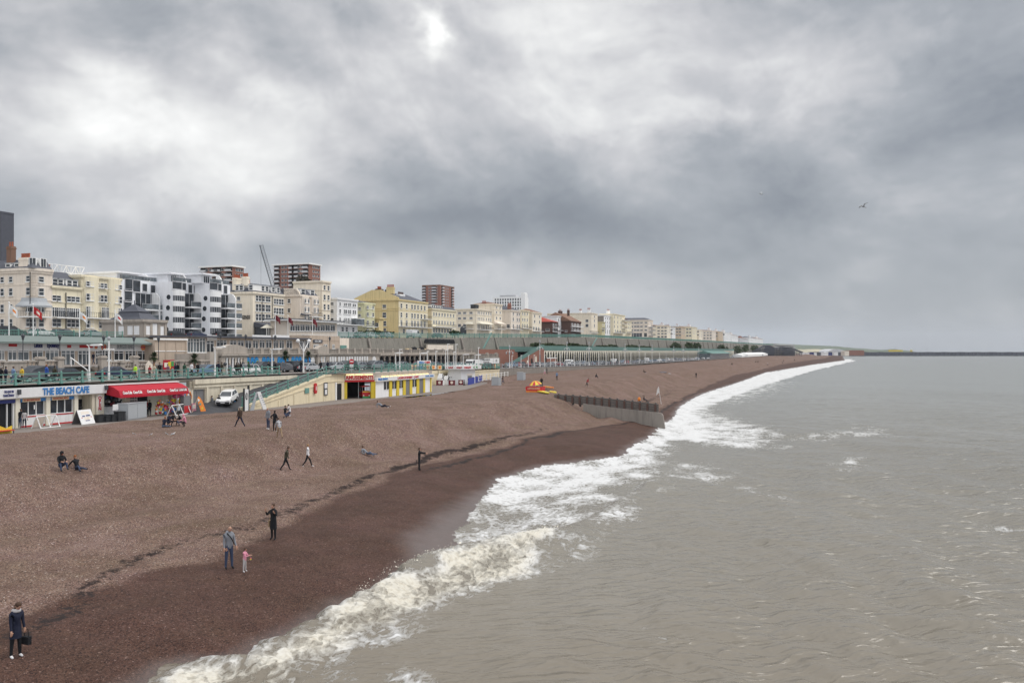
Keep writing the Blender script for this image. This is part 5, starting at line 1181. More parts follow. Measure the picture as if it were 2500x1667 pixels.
baluster_run(c, c.X(64), c.X(93), 1.16, 2.3); baluster_run(c, c.X(104), c.X(138), 1.16, 2.3); baluster_run(c, 0, c.X(8), 1.16, 2.3)
b = MB(); b.box(c.X(8), c.X(63), -.1, .4, 1.151, 2.05); b.box(c.X(8), c.X(63), -.2, .5, 2.05, 2.25); b.build('parapet', M['stone'], c.r)
for u in (98, 145): pillar(c, u, 0, 2.7)
MB().box(c.X(42), c.X(52), -.06, -.002, -.1, 1.05).build('service_door', M['sign_white'], c.r)
c = Wl('terrace_steps', 'broad flight of grey stone steps up to the terrace shops', 'steps', *at_t(156, 82)[:1], 82, *at_t(243, 82)[:1], 82, 7.25)
b = MB(); n = 9
for i in range(n): b.box(0, c.L, -.8 + i * .32, 2.6, i * .165 - .02, (i + 1) * .165 - .02 - .001)
b.build('steps', M['stone_dark'], c.r)
b = MB(); x = c.L * .50; b.path([(x, -.9, 1.0), (x, 1.8, 2.5)], .05); b.tube((x, -.8, .1), (x, -.8, 1.05), .05); b.tube((x, 1.7, 1.4), (x, 1.7, 2.45), .05); b.build('handrail', M['white_paint'], c.r)
c = Wl('terrace_wall', 'stone terrace wall with balustrade on the right of the wide steps, poster panel fixed to it', 'wall', *at_t(244, 82)[:1], 82, *at_t(532, 82)[:1], 82, 7.2)
MB().box(0, c.L, 0, .5, -.5, 1.0).build('wall', M['stone'], c.r)
for u0, u1 in ((257, 292), (300, 322), (334, 366), (421, 439), (443, 463), (470, 488), (494, 512)): baluster_run(c, c.X(u0), c.X(u1), 1.01, 2.1)
for u in (250, 328): pillar(c, u, 0, 2.75)
for u in (296, 370, 417, 441, 466.5, 491): pillar(c, u, 0, 2.15, .34)
b = MB(); b.box(c.X(394), c.X(421), -.35, -.28, .75, 2.15, 0); b.box(c.X(396), c.X(404), -.37, -.351, 1.2, 1.8, 1); b.box(c.X(405), c.X(412), -.37, -.351, 1.0, 1.9, 2); b.box(c.X(413), c.X(419), -.37, -.351, 1.3, 1.95, 3); b.build('poster_panel', [M['awning_red'], M['cream_pink'], M['yellow'], M['green']], c.r)
b = MB(); b.prism([(c.X(349), .5), (c.X(366), .5), (c.X(366), 1.6), (c.X(357.5), 2.05), (c.X(349), 1.6)], -.45, -.36, 'y'); b.build('map_board', M['cream_pink'], c.r)
b = MB(); b.box(c.X(512), c.X(531), 0, .5, -.5, 3.2); b.build('end_wall', M['stone'], c.r)
# the Sea Life frontage
c = Wl('aquarium', 'long stone aquarium frontage with pillared porch and painted blue arched windows', 'aquarium', *at_t(533, 82.2)[:1], 82.2, *at_t(925, 82.2)[:1], 82.2, 7.1)
b = MB(); b.box(0, c.L, 0, 8, -.8, 3.0); b.build('wall', M['stone'], c.r)
b = MB(); b.box(0, c.L, -.35, -.003, 2.86, 3.02); b.box(0, c.L, -.2, -.004, 2.62, 2.86); b.build('cornice', M['stone'], c.r)
b = MB(); x0 = c.X(597); b.box(x0, c.L, .05, .35, 3.03, 3.62); b.box(x0, c.L, 0, .4, 3.62, 3.78)
for i in range(9): z = 3.06;
b.build('parapet', M['stone_dark'], c.r)
for u in (600, 620, 640, 660, 680, 705, 730, 753, 800, 828, 848, 866, 884, 903, 922): x = c.X(u); MB().box(x - .28, x + .28, -.06, .45, 3.0, 3.95).build('parapet_pier', M['stone'], c.r)
for u0, u1, lo in ((534, 597, 0), (770, 797, 1)):
 x0, x1 = c.X(u0), c.X(u1); b = MB(); b.box(x0, x1, -.5, .5, 3.0, 3.7); b.prism([(x0, 3.7)] + [(x0 + (x1 - x0) * k, 3.7 + .65 * math.sin(math.pi * k) ** .7) for k in np.linspace(.02, .98, 9)] + [(x1, 3.7)], -.5, .5, 'y'); b.box(x0 - .1, x1 + .1, -.75, -.36, 2.72, 2.98); b.box(x0, x1, -.5, -.36, 2.42, 2.72)
 n = 6 if not lo else 3
 b.box(x0, x0 + .8, -.5, -.002, -.6, 2.42); b.box(x1 - .8, x1, -.5, -.002, -.6, 2.42); b.build('porch', M['stone'], c.r)
 MB().box(x0 + .8, x1 - .8, -.06, -.003, -.4, 2.2).build('doorway', M['dark_in'], c.r)
 for i in range(n): x = x0 + 1.2 + (x1 - x0 - 2.4) * i / (n - 1); MB().lathe([(.2, -.4), (.17, 0), (.15, 2.2), (.22, 2.42)], (x, -.38, 0), 0, 10).build('column', M['white_wall'] if i % 2 == 0 else M['cream_pink'], c.r)
 if not lo:
  for u in (541, 585): MB().ball((c.X(u), -.62, 1.55), .26, 0, 8).build('light', M['iron'], c.r)
def arch(w_, h_, d=.1, m0=0): return [(-w_ / 2, 0), (w_ / 2, 0), (w_ / 2, h_ - w_ / 2)] + [(w_ / 2 * math.cos(a), h_ - w_ / 2 + w_ / 2 * math.sin(a)) for a in np.linspace(.3, 2.84, 7)] + [(-w_ / 2, h_ - w_ / 2)]
for i, u in enumerate((605, 616, 626, 644, 654, 664, 681, 690, 700, 715, 724, 732, 746, 754)):
 b = MB(); b.prism(arch(.85, 1.5), -.06, -.004, 'y', 0); rg = random.Random(i)
 for j in range(4): z = .15 + rg.random() * .8; x = rg.uniform(-.22, .22); b.prism([(x + .13 * math.cos(a), z + .09 * math.sin(a)) for a in np.linspace(0, 6.28, 8)[:-1]], -.07 - j * .002, -.061, 'y', 1 + j % 3)
 b.build('painted_window', [M['fish_blue'], M['green'], M['navy'], M['yellow']], c.r, (c.X(u), 0, 1.02))
for u in (812, 833, 853, 872, 890):
 for k in (-6, 0, 6):
  x = c.X(u + k); MB().box(x - .26, x + .26, -.08, -.003, -.3, 2.42).build('white_panel', M['sign_white'], c.r)
MB().prism(arch(1.3, 1.9), -.07, -.004, 'y').build('white_panel', M['sign_white'], c.r, (c.X(913), 0, .5)); MB().prism(arch(1.2, 1.9), -.07, -.004, 'y').build('white_panel', M['sign_white'], c.r, (c.X(763), 0, .5))
# colonnade
c = Wl('colonnade', 'dark stone colonnade with parapet to the right of the aquarium', 'colonnade', *at_t(925.5, 82.2)[:1], 82.2, *at_t(1160, 82.2)[:1], 82.2, 6.6)
zt = 4.3; b = MB(); b.box(0, c.L, 0, 6, 2.9, 3.35); b.box(0, c.L, -.25, -.003, 3.1, 3.4); b.box(0, c.L, 0, 6, 3.35, 3.5); b.build('beam', M['stone'], c.r)
b = MB(); b.box(0, c.L, 0, .3, 3.5, 4.05); b.box(0, c.L, -.08, .38, 4.05, 4.22); b.build('parapet', M['stone_dark'], c.r)
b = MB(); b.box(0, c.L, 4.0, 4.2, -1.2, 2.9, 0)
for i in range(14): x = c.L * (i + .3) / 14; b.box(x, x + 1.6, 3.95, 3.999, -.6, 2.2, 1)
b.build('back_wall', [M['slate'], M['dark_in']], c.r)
for i in range(22): x = c.L * (i + .2) / 22; MB().lathe([(.28, -1), (.22, -.6), (.19, 2.5), (.30, 2.9)], (x, .3, 0), 0, 8).build('column', M['stone'], c.r)
for i in range(12): x = c.L * (i + .4) / 12; MB().box(x - .25, x + .25, -.05, .35, 3.5, 4.4).build('parapet_pier', M['stone'], c.r)
# railway station board
c = Wl('station_building', 'boarded station building with white name board beside the red stairs', 'station', *at_t(1165, 82.5)[:1], 82.5, *at_t(1221, 82.5)[:1], 82.5, 5.6)
b = MB(); b.box(0, c.L, 0, 4, -.6, 3.2, 0); b.box(.3, c.L - .3, -.03, -.003, -.3, 1.6, 1); b.box(c.L * .6, c.L * .75, -.06, -.031, -.4, 1.7, 2); b.build('wall', [M['stone_dark'], M['board_cream'], M['terracotta']], c.r)
sg = MB().box(c.X(1168), c.X(1202), -.2, -.1, 1.75, 3.1).build('name_board', M['sign_white'], c.r); lettering('AQUARIUM', .62, M['black_metal'], sg, ((c.X(1168) + c.X(1202)) / 2, -.22, 2.7), width=4.6); lettering('STATION', .62, M['black_metal'], sg, ((c.X(1168) + c.X(1202)) / 2, -.22, 2.08), width=3.6)
sg = MB().box(c.X(1203), c.X(1217), -.2, -.1, 1.75, 3.1).build('name_board', M['sign_white'], c.r); lettering('US', .95, M['black_metal'], sg, ((c.X(1203) + c.X(1217)) / 2, -.22, 2.42))
b = MB(); b.box(0, c.L, .4, .7, 3.2, 4.0); b.box(0, c.L, .3, .8, 4.0, 4.2); b.build('parapet', M['stone_dark'], c.r)
for k in (.1, .5, .9): MB().box(c.L * k - .2, c.L * k + .2, .25, .85, 3.2, 4.5).build('parapet_pier', M['stone'], c.r)
# red stairs up to the arcade deck
sA, sB = at_t(1221, 88)[0], at_t(1325, 93)[0]
c = Wl('stair_wall', 'red painted stair wall with teal handrail climbing to the long arcade', 'stairs', sA + 4, 88, sB, 92.5, 5.0)
MB().box(-6, c.L * .75, 6.0, 6.3, -.2, 6.0).build('back_wall', M['red_brick'], c.r)
b = MB(); b.prism([(0, -.5), (c.L, -.5), (c.L, 6.4), (c.L * .9, 6.4), (0, .3)], 0, .3, 'y'); b.build('wall', M['red_brick'], c.r)
b = MB(); b.prism([(0, .3), (c.L * .9, 6.4), (c.L, 6.4), (c.L, 7.6), (c.L * .9, 7.6), (0, 1.5)], -.06, .02, 'y'); b.build('handrail_panel', M['teal_dark'], c.r)
for i in range(7):
 k = .18 + i * .115; hh = k / .9 * 6.1 * .78 + .3; q = MB(); q.prism(arch(1.9, max(.8, hh)), -.07, -.003, 'y'); q.build('arch_recess', M['cream_paint'] if i % 2 else M['dark_in'], c.r, (c.L * k, 0, -.4))
# the long arcade
s0, s1 = at_t(1322, 95)[0], at_t(1792, 95)[0]
r_ = root('arcade_terrace', s0, 95, 4.5, 'very long row of white arches with teal deck railing below the cliff wall', 'arcade')
zd = lambda s: float(np.interp(s, [250, 400, 850], [12.0, 12.4, 13.0]))
pitch = 2.9; n = int((s1 - s0) / pitch); bays = MB(); zt = 6.25
ap = [(-pitch / 2, 5.0)] + [(-pitch / 2 * .72 * math.cos(a) * 1.0, 4.3 + 1.7 * math.sin(a)) for a in np.linspace(0, math.pi, 9)] + [(pitch / 2, 5.0), (pitch / 2, zt), (-pitch / 2, zt)]
ab = MB(); w2 = pitch * .42
top = [(-w2, 3.4), (-w2 * .93, 4.4), (-w2 * .7, 5.2), (-w2 * .35, 5.75), (0, 5.95), (w2 * .35, 5.75), (w2 * .7, 5.2), (w2 * .93, 4.4), (w2, 3.4)]
for (x0, z0), (x1, z1) in zip(top, top[1:]):
 ab.add([(x0, 0, z0), (x1, 0, z1), (x1, 0, zt), (x0, 0, zt), (x0, .25, z0), (x1, .25, z1), (x1, .25, zt), (x0, .25, zt)], [(0, 1, 2, 3), (4, 5, 1, 0), (7, 6, 5, 4), (3, 2, 6, 7)])
for sx in (-1, 1): ab.box(*sorted((sx * w2, sx * pitch / 2)), 0, .25, 3.4, zt); ab.box(*sorted((sx * (w2 + .08), sx * pitch / 2)), .04, .22, -.2, 3.4)
am = ab.mesh('arch_bay', [M['cream_paint']])
for i in range(n):
 if i < 70: inst('arch_bay', am, r_, (pitch * (i + .5), 0, 0))
 else: bays.add([(v.co.x + pitch * (i + .5), v.co.y, v.co.z) for v in am.vertices], [tuple(p.vertices) for p in am.polygons])
tag(bays.build('arch_bays', M['cream_paint'], r_), kind='stuff')
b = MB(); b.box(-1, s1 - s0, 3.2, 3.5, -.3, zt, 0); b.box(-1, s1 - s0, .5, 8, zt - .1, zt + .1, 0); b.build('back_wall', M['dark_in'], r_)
b = MB(); L = s1 - s0; m_ = 40
for i in range(m_):
 x0, x1 = L * i / m_, L * (i + 1) / m_ - .02; b.box(x0, x1, -.15, .1, zt + .01, zt + .62, 0); b.box(x0, x1, -.1, .0, zt + 1.55, zt + 1.68, 0); b.box(x0, x1, -.06, -.02, zt + .65, zt + 1.5, 0)
b.build('deck_railing', M['teal_dark'], r_)
b = MB(); b.box(pitch * 2 - .9, pitch * 5 + 1, -.25, -.01, 1.0, 3.6, 0); b.box(pitch * 2 - .9, pitch * 5 + 1, -.32, -.26, 3.4, 3.7, 1); b.build('kiosk_front', [M['red_brick'], M['white_paint']], r_)
# deck left of the arcade, above the red wall
c = Wl('deck_edge', 'teal deck railing above the red wall, left of the arches', 'railing', at_t(1219, 97)[0], 97, at_t(1318, 97)[0], 97, 10.6)
b = MB(); b.box(0, c.L, 0, 8, -.3, .25, 0); b.box(0, c.L, -.05, .02, .26, 1.2, 0); b.box(0, c.L, -.1, .06, 1.22, 1.36, 0); b.build('railing', M['teal_dark'], c.r)
# cliff wall below the upper street
s0, s1 = at_t(828, 104)[0], 1500
r_ = root('cliff_wall', s0, 104, 8, 'tall weathered grey green retaining wall under the upper street', 'wall'); b = MB(); n = 90
for i in range(n):
 sa, sb = s0 + (s1 - s0) * i / n, s0 + (s1 - s0) * (i + 1) / n; za, zb = zpar(sa) - 8 - .03, zpar(sb) - 8 - .03
 b.add([(sa - s0, -2.2, -5), (sb - s0, -2.2, -5), (sb - s0, 0, zb), (sa - s0, 0, za), (sb - s0, .6, zb), (sa - s0, .6, za)], [(0, 1, 2, 3), (3, 2, 4, 5)])
b.build('wall', M['concrete'], r_)
for i in range(34): s = s0 + 12 + i * 26; z = zpar(s) - 8; MB().prism([(-2.9, -5), (-.0, z - .1), (-.35, z - .1), (-3.6, -5)], s - s0 - .4, s - s0 + .4, 'x').build('buttress', M['stone_dark'], r_)
b = MB(); x0 = at_t(1037, 103)[0] - s0; x1 = at_t(1100, 103)[0] - s0
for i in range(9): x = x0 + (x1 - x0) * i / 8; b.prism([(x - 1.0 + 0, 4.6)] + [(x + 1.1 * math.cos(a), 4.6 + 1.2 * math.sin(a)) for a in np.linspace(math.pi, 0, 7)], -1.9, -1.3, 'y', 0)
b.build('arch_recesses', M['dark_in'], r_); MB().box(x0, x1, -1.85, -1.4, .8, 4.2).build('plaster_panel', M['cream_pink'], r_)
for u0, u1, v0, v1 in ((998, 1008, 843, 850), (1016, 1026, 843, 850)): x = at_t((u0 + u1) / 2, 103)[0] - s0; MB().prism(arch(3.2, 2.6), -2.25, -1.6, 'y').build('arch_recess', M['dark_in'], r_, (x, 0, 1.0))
MB().box(at_t(985, 103)[0] - s0, x0, -1.95, -1.5, 0.5, 3.2).build('plaster_panel', M['board_cream'], r_)
ss = [s0, 190, 260, 350, 500, 650, 900, 1200, 1480]
rail_run('cliff_railing', 'long teal railing along the upper street above the cliff wall', [(s, 104.1, float(zpar(s)) + .02) for s in ss], panel='dense', step=4.0, h=1.25, maxparts=80)
rail_run('cliff_railing', 'short teal railing on the upper street left of the glass restaurant', [(60, 104.1, float(zpar(60)) - .4), (at_t(300, 104)[0], 104.1, 12.4)], panel='dense', step=3.0, h=1.1)
for k, (u, v0, v1, du) in enumerate(((1193, 812, 850, -12), (1452, 825, 850, -9))):
 s, Y = at_t(u, 102.5); za, zb = zat(v1, Y), zat(v0, Y); q = Wl('cliff_steps', ['teal railed steps down the cliff wall beyond the colonnade', 'teal railed steps down the cliff wall above the arches'][k], 'steps', s, 101.4, at_t(u + du, 101.4)[0], 101.3, za)
 MB().prism([(0, zb - za), (.4, zb - za), (q.L + .4, 0), (q.L, 0)], -.3, .2, 'y').build('stringer', M['teal_dark'], q.r)
# terrace shops (t = 95)
class Shop(House):
 def span(h, u0, u1, v0, v1, style='grid', gl='glass_pale', off=0, fr='white_paint'):
  x0, x1 = h.X(u0), h.X(u1); um = (u0 + u1) / 2; Y = at_t(um, h.t)[1]; z0, z1 = zat(v1, Y) - h.zb, zat(v0, Y) - h.zb
  inst('window', window_mesh(x1 - x0, z1 - z0, style, fr, gl), h.r, ((x0 + x1) / 2, -.01 - off, z0))
 def board(h, u0, u1, v0, v1, m, nm='sign'):
  um = (u0 + u1) / 2; Y = at_t(um, h.t)[1]; z0, z1 = zat(v1, Y) - h.zb, zat(v0, Y) - h.zb
  return MB().box(h.X(u0), h.X(u1), -.14, -.07, z0, z1).build(nm, M[m], h.r), (h.X(u0) + h.X(u1)) / 2, (z0 + z1) / 2, z1 - z0, h.X(u1) - h.X(u0)
h = Shop('row of terrace shops with white fascia panels under a long teal roof', -30, 372, 827, None, t=95, wall='tan', base=8.7, name='terrace_shops', cat='shops', group='terrace buildings above the road', cornice=False, D=7)
b = MB(); b.box(0, h.W, -.06, -.003, 1.72 + .1, 2.75);
for u in (8, 43, 76, 110, 148, 183, 228, 275, 303, 332): x = h.X(u); b.box(x - .12, x + .12, -.1, -.061, 1.8, 2.75)
b.build('fascia', M['sign_white'], h.r)
b = MB(); b.prism([(-1.5, 2.72), (-1.5, 2.95), (1.0, 3.75), (7.2, 3.75), (7.2, 3.3), (0, 2.75)], -1, h.W, 'x'); b.build('roof', M['roof_teal'], h.r)
for u0, u1 in ((-2, 9), (19, 39), (43, 69), (78, 103), (110, 142)): h.span(u0, u1, 854, 879)
for u0, u1 in ((149, 181), (190, 219)): h.span(u0, u1, 855, 893)
h.span(233, 243, 855, 893, gl='glass'); h.span(243, 254, 855, 893, gl='glass')
for u0, u1 in ((256, 270), (278, 300), (305, 330), (335, 358)): h.span(u0, u1, 857, 879, gl='glass')
for u0, u1 in ((20, 40), (163, 172), (193, 225)): h.board(u0, u1, 839 + (u0 > 100) * 3, 846 + (u0 > 100) * 3, 'sign_red')
for u0, u1, t_ in ((82, 102, 'Lakeos'), (113, 143, 'Epolenzy'), (284, 325, 'BURGER KING')):
 um = (u0 + u1) / 2; Y = at_t(um, 95)[1]; z = zat(843 if u0 < 200 else 847, Y) - h.zb; wd = h.X(u1) - h.X(u0)
 lettering(t_, .85, M['navy' if u0 < 200 else 'lead'], h.r, ((h.X(u0) + h.X(u1)) / 2, -.13, z), bold=.03, width=wd)
for u, v in ((252, 847), (348, 848), (233, 847)):
 Y = at_t(u, 95)[1]; z = zat(v, Y) - h.zb; rr2 = .42 if u != 233 else .25; q = MB()
 q.prism([(rr2 * math.cos(a), rr2 * math.sin(a)) for a in np.linspace(.35, 2.79, 8)], -.16, -.08, 'y', 0); q.prism([(rr2 * math.cos(a), rr2 * math.sin(a)) for a in np.linspace(3.5, 5.93, 8)], -.16, -.08, 'y', 0); q.box(-rr2, rr2, -.17, -.09, -rr2 * .25, rr2 * .25, 1)
 q.build('round_logo', [M['orange'], M['sign_red']], h.r, (h.X(u), 0, z))
h.done()
h = Shop('blank tan block with white coping between the teal roofed shops and the glass bay', 378, 456, 828, 372, t=93, wall='tan', base=8.7, name='terrace_block', cat='building', group='terrace buildings above the road', cornice=False, D=9)
b = MB(); b.box(-.3, h.W, -.25, -.003, h.zt - .1, h.zt + .15, 0); b.box(0, h.W, -.06, -.002, h.Z(858), h.Z(856), 0); b.build('coping', M['white_paint'], h.r)
b = MB(); [b.box(h.X(u) - .08, h.X(u) + .08, -.08, -.003, 0, h.zt - .11) for u in (404, 430, 453)]; b.build('pilaster_strip', M['tan'], h.r); h.done()
h = Shop('long tan and white terrace building with a glazed bay and a row of tall windows', 457, 748, 822, None, t=96, wall='tan', base=8.7, name='terrace_block', cat='building', group='terrace buildings above the road', cornice=False, D=7)
b = MB(); b.box(-.2, h.W + .5, -.9, 7.5, h.zt - .05, h.zt + .22); b.build('roof', M['slate'], h.r)
for u0, u1 in ((504, 528), (552, 553), (615, 660), (665, 705)):
 if u1 - u0 > 2: h.board(u0, u1, 818, 830, 'sign_white', 'white_panel')
for u0, u1, v1 in ((457, 470, 860), (471, 485, 860), (486, 500, 860), (503, 521, 860)): h.span(u0, u1, 826 if u0 < 500 else 832, v1, gl='glass_pale' if u0 < 500 else 'glass', off=.02)
for a, e in ((830, 965), (1010, 1100), (1120, 1200), (1220, 1305), (1325, 1395), (1415, 1485), (1505, 1580), (1610, 1670), (1690, 1750), (1785, 1860), (1965, 2030), (2040, 2100)): h.span(380 + a / 5.6, 380 + e / 5.6, 831, 851, gl='glass')
h.done()
h = Shop('pinkish tan block with a dark sign over its door below the glass restaurant', 757, 829, 818, 746, t=98, wall='tan', base=9.0, name='terrace_block', cat='building', group='terrace buildings above the road', cornice=False, D=6)
sg, x, z, hh, wd = h.board(764, 786, 829, 837, 'slate'); lettering('GLOBE', .6, M['sign_white'], h.r, (x, -.16, z), width=wd * .7); h.span(765, 772, 840, 850); h.span(772, 778, 840, 851, gl='glass'); h.span(790, 798, 840, 851); h.span(811, 816, 840, 851); h.band([831], .06, .12); h.done()
h = Shop('white fronted ruinous block with pale green boarded window by the cliff', 829.5, 852, 825, None, t=98, wall='cream_pink', base=9.0, name='terrace_block', cat='building', group='terrace buildings above the road', cornice=False, D=5); h.board(830, 845, 843, 851, 'teal', 'boarded_window'); h.done()
# glass restaurant on the upper street
h = Shop('curved white restaurant with a band of glass and thin flat roof', 706, 822, 783, 700, t=112, wall='cream_pink', base=12.9, name='restaurant', cat='restaurant', cornice=False, D=5)
b = MB(); b.prism([(-1.6, h.zt), (-1.6, h.zt + .35), (5.5, h.zt + .35), (5.5, h.zt)], -1.5, h.W + .8, 'x'); b.build('roof', M['white_paint'], h.r); MB().box(-1.6, h.W + .9, -1.75, 5.6, h.zt + .351, h.zt + .5).build('roof_edge', M['slate'], h.r)
for i in range(9): h.span(708 + i * 12.3, 718.6 + i * 12.3, 793, 808, gl='glass')
b = MB(); b.box(-1, h.W + 4, -4.0, -3.95, .1, 1.1, 1); b.box(-1, h.W + 4, -4.05, -3.9, 1.1, 1.2, 0)
for i in range(20): x = -1 + (h.W + 5) * i / 19; b.box(x - .06, x + .06, -4.06, -3.9, 0, 1.15, 0)
b.box(-1, h.W + 4, -4.2, 0, -.4, .05, 0); b.build('terrace_rail', [M['white_paint'], M['glass_pale']], h.r); h.done()
# slate roofed stone pavilion
h = Shop('square stone pavilion with two tier slate roof and blind white panels', 349, 407, 781, 284, t=106, wall='stone', base=11.6, name='stone_pavilion', cat='pavilion')
b = MB(); cx, cy = h.W / 2, h.D / 2
def rfr(k0, z0, k1, z1):
 a = [(cx - h.W / 2 * k0, cy - h.D / 2 * k0, z0), (cx + h.W / 2 * k0, cy - h.D / 2 * k0, z0), (cx + h.W / 2 * k0, cy + h.D / 2 * k0, z0), (cx - h.W / 2 * k0, cy + h.D / 2 * k0, z0)]
 e = [(cx + (x - cx) * k1 / k0, cy + (y - cy) * k1 / k0, z1) for x, y, _ in a]; b.add(a + e, [(0, 1, 5, 4), (1, 2, 6, 5), (2, 3, 7, 6), (3, 0, 4, 7), (4, 5, 6, 7), (3, 2, 1, 0)])
zt = h.zt + .13; rfr(.8, zt, .62, zt + .5); rfr(.62, zt + .5, .46, zt + 1.35); rfr(.52, zt + 1.35, .40, zt + 1.6); rfr(.40, zt + 1.6, .06, zt + 2.6); b.tube((cx, cy, zt + 2.6), (cx, cy, zt + 3.3), .08, 0, 6); b.build('roof', M['slate'], h.r)
for face, us in (('w', (296, 318, 334)), ('f', (361, 377, 393))):
 for i, u in enumerate(us):
  wd = 1.1; z0, z1 = h.Z(817), h.Z(795 if i != 1 or face == 'w' else 788); b = MB(); b.box(-wd / 2, wd / 2, -.05, -.003, z0, z1, 0); b.box(-wd / 2 - .12, wd / 2 + .12, -.1, -.004, z1, z1 + .18, 1); b.box(-wd / 2 - .12, wd / 2 + .12, -.12, -.004, z0 - .2, z0, 1)
  o = b.build('blind_panel', [M['white_wall'], M['stone']], h.r); o.location = (h.X(u), 0, 0) if face == 'f' else (0, h.dd(u), 0); o.rotation_euler = (0, 0, 0 if face == 'f' else -math.pi / 2)
b = MB(); [b.box(x - .25, x + .25, -.12, -.003, 0, h.zt - .5) for x in (.3, h.W * .33, h.W * .66, h.W - .3)]; b.build('pilaster_strip', M['stone'], h.r); h.done()
# ------------------------------------------------------------------ people: one skinned body each, clothes as regions of it, hair and coats as children
pal('skin', (.42, .245, .175), .6, .08, 6); pal('hair_brown', (.06, .032, .02), .7, .15, 8); pal('hair_dark', (.012, .010, .010), .6, .15, 8); pal('hair_fair', (.26, .16, .075), .7, .15, 8); pal('hair_ginger', (.24, .085, .03), .7, .15, 8); pal('hair_grey', (.25, .24, .23), .7, .15, 8)
for k_, c_ in {'black': (.010, .011, .014), 'navy': (.013, .016, .034), 'denim': (.04, .055, .10), 'jeans_pale': (.09, .12, .19), 'grey': (.20, .21, .235), 'blue': (.03, .08, .32), 'khaki': (.05, .045, .03), 'brown': (.055, .035, .026), 'white': (.66, .65, .66), 'cream': (.52, .46, .35), 'pink': (.60, .25, .33), 'red': (.30, .03, .035), 'tan': (.27, .19, .12), 'teal': (.04, .14, .15), 'hivis': (.45, .75, .04), 'mauve': (.24, .12, .17), 'green': (.03, .08, .05), 'lightblue': (.16, .24, .38), 'yellow': (.62, .42, .05), 'palegrey': (.42, .40, .40), 'stripe': (.25, .27, .30)}.items(): pal('cloth_' + k_, c_, .85, .18, 6)
PEOPLE = []
ARM_DOWN = (4, 9, 14, 0)
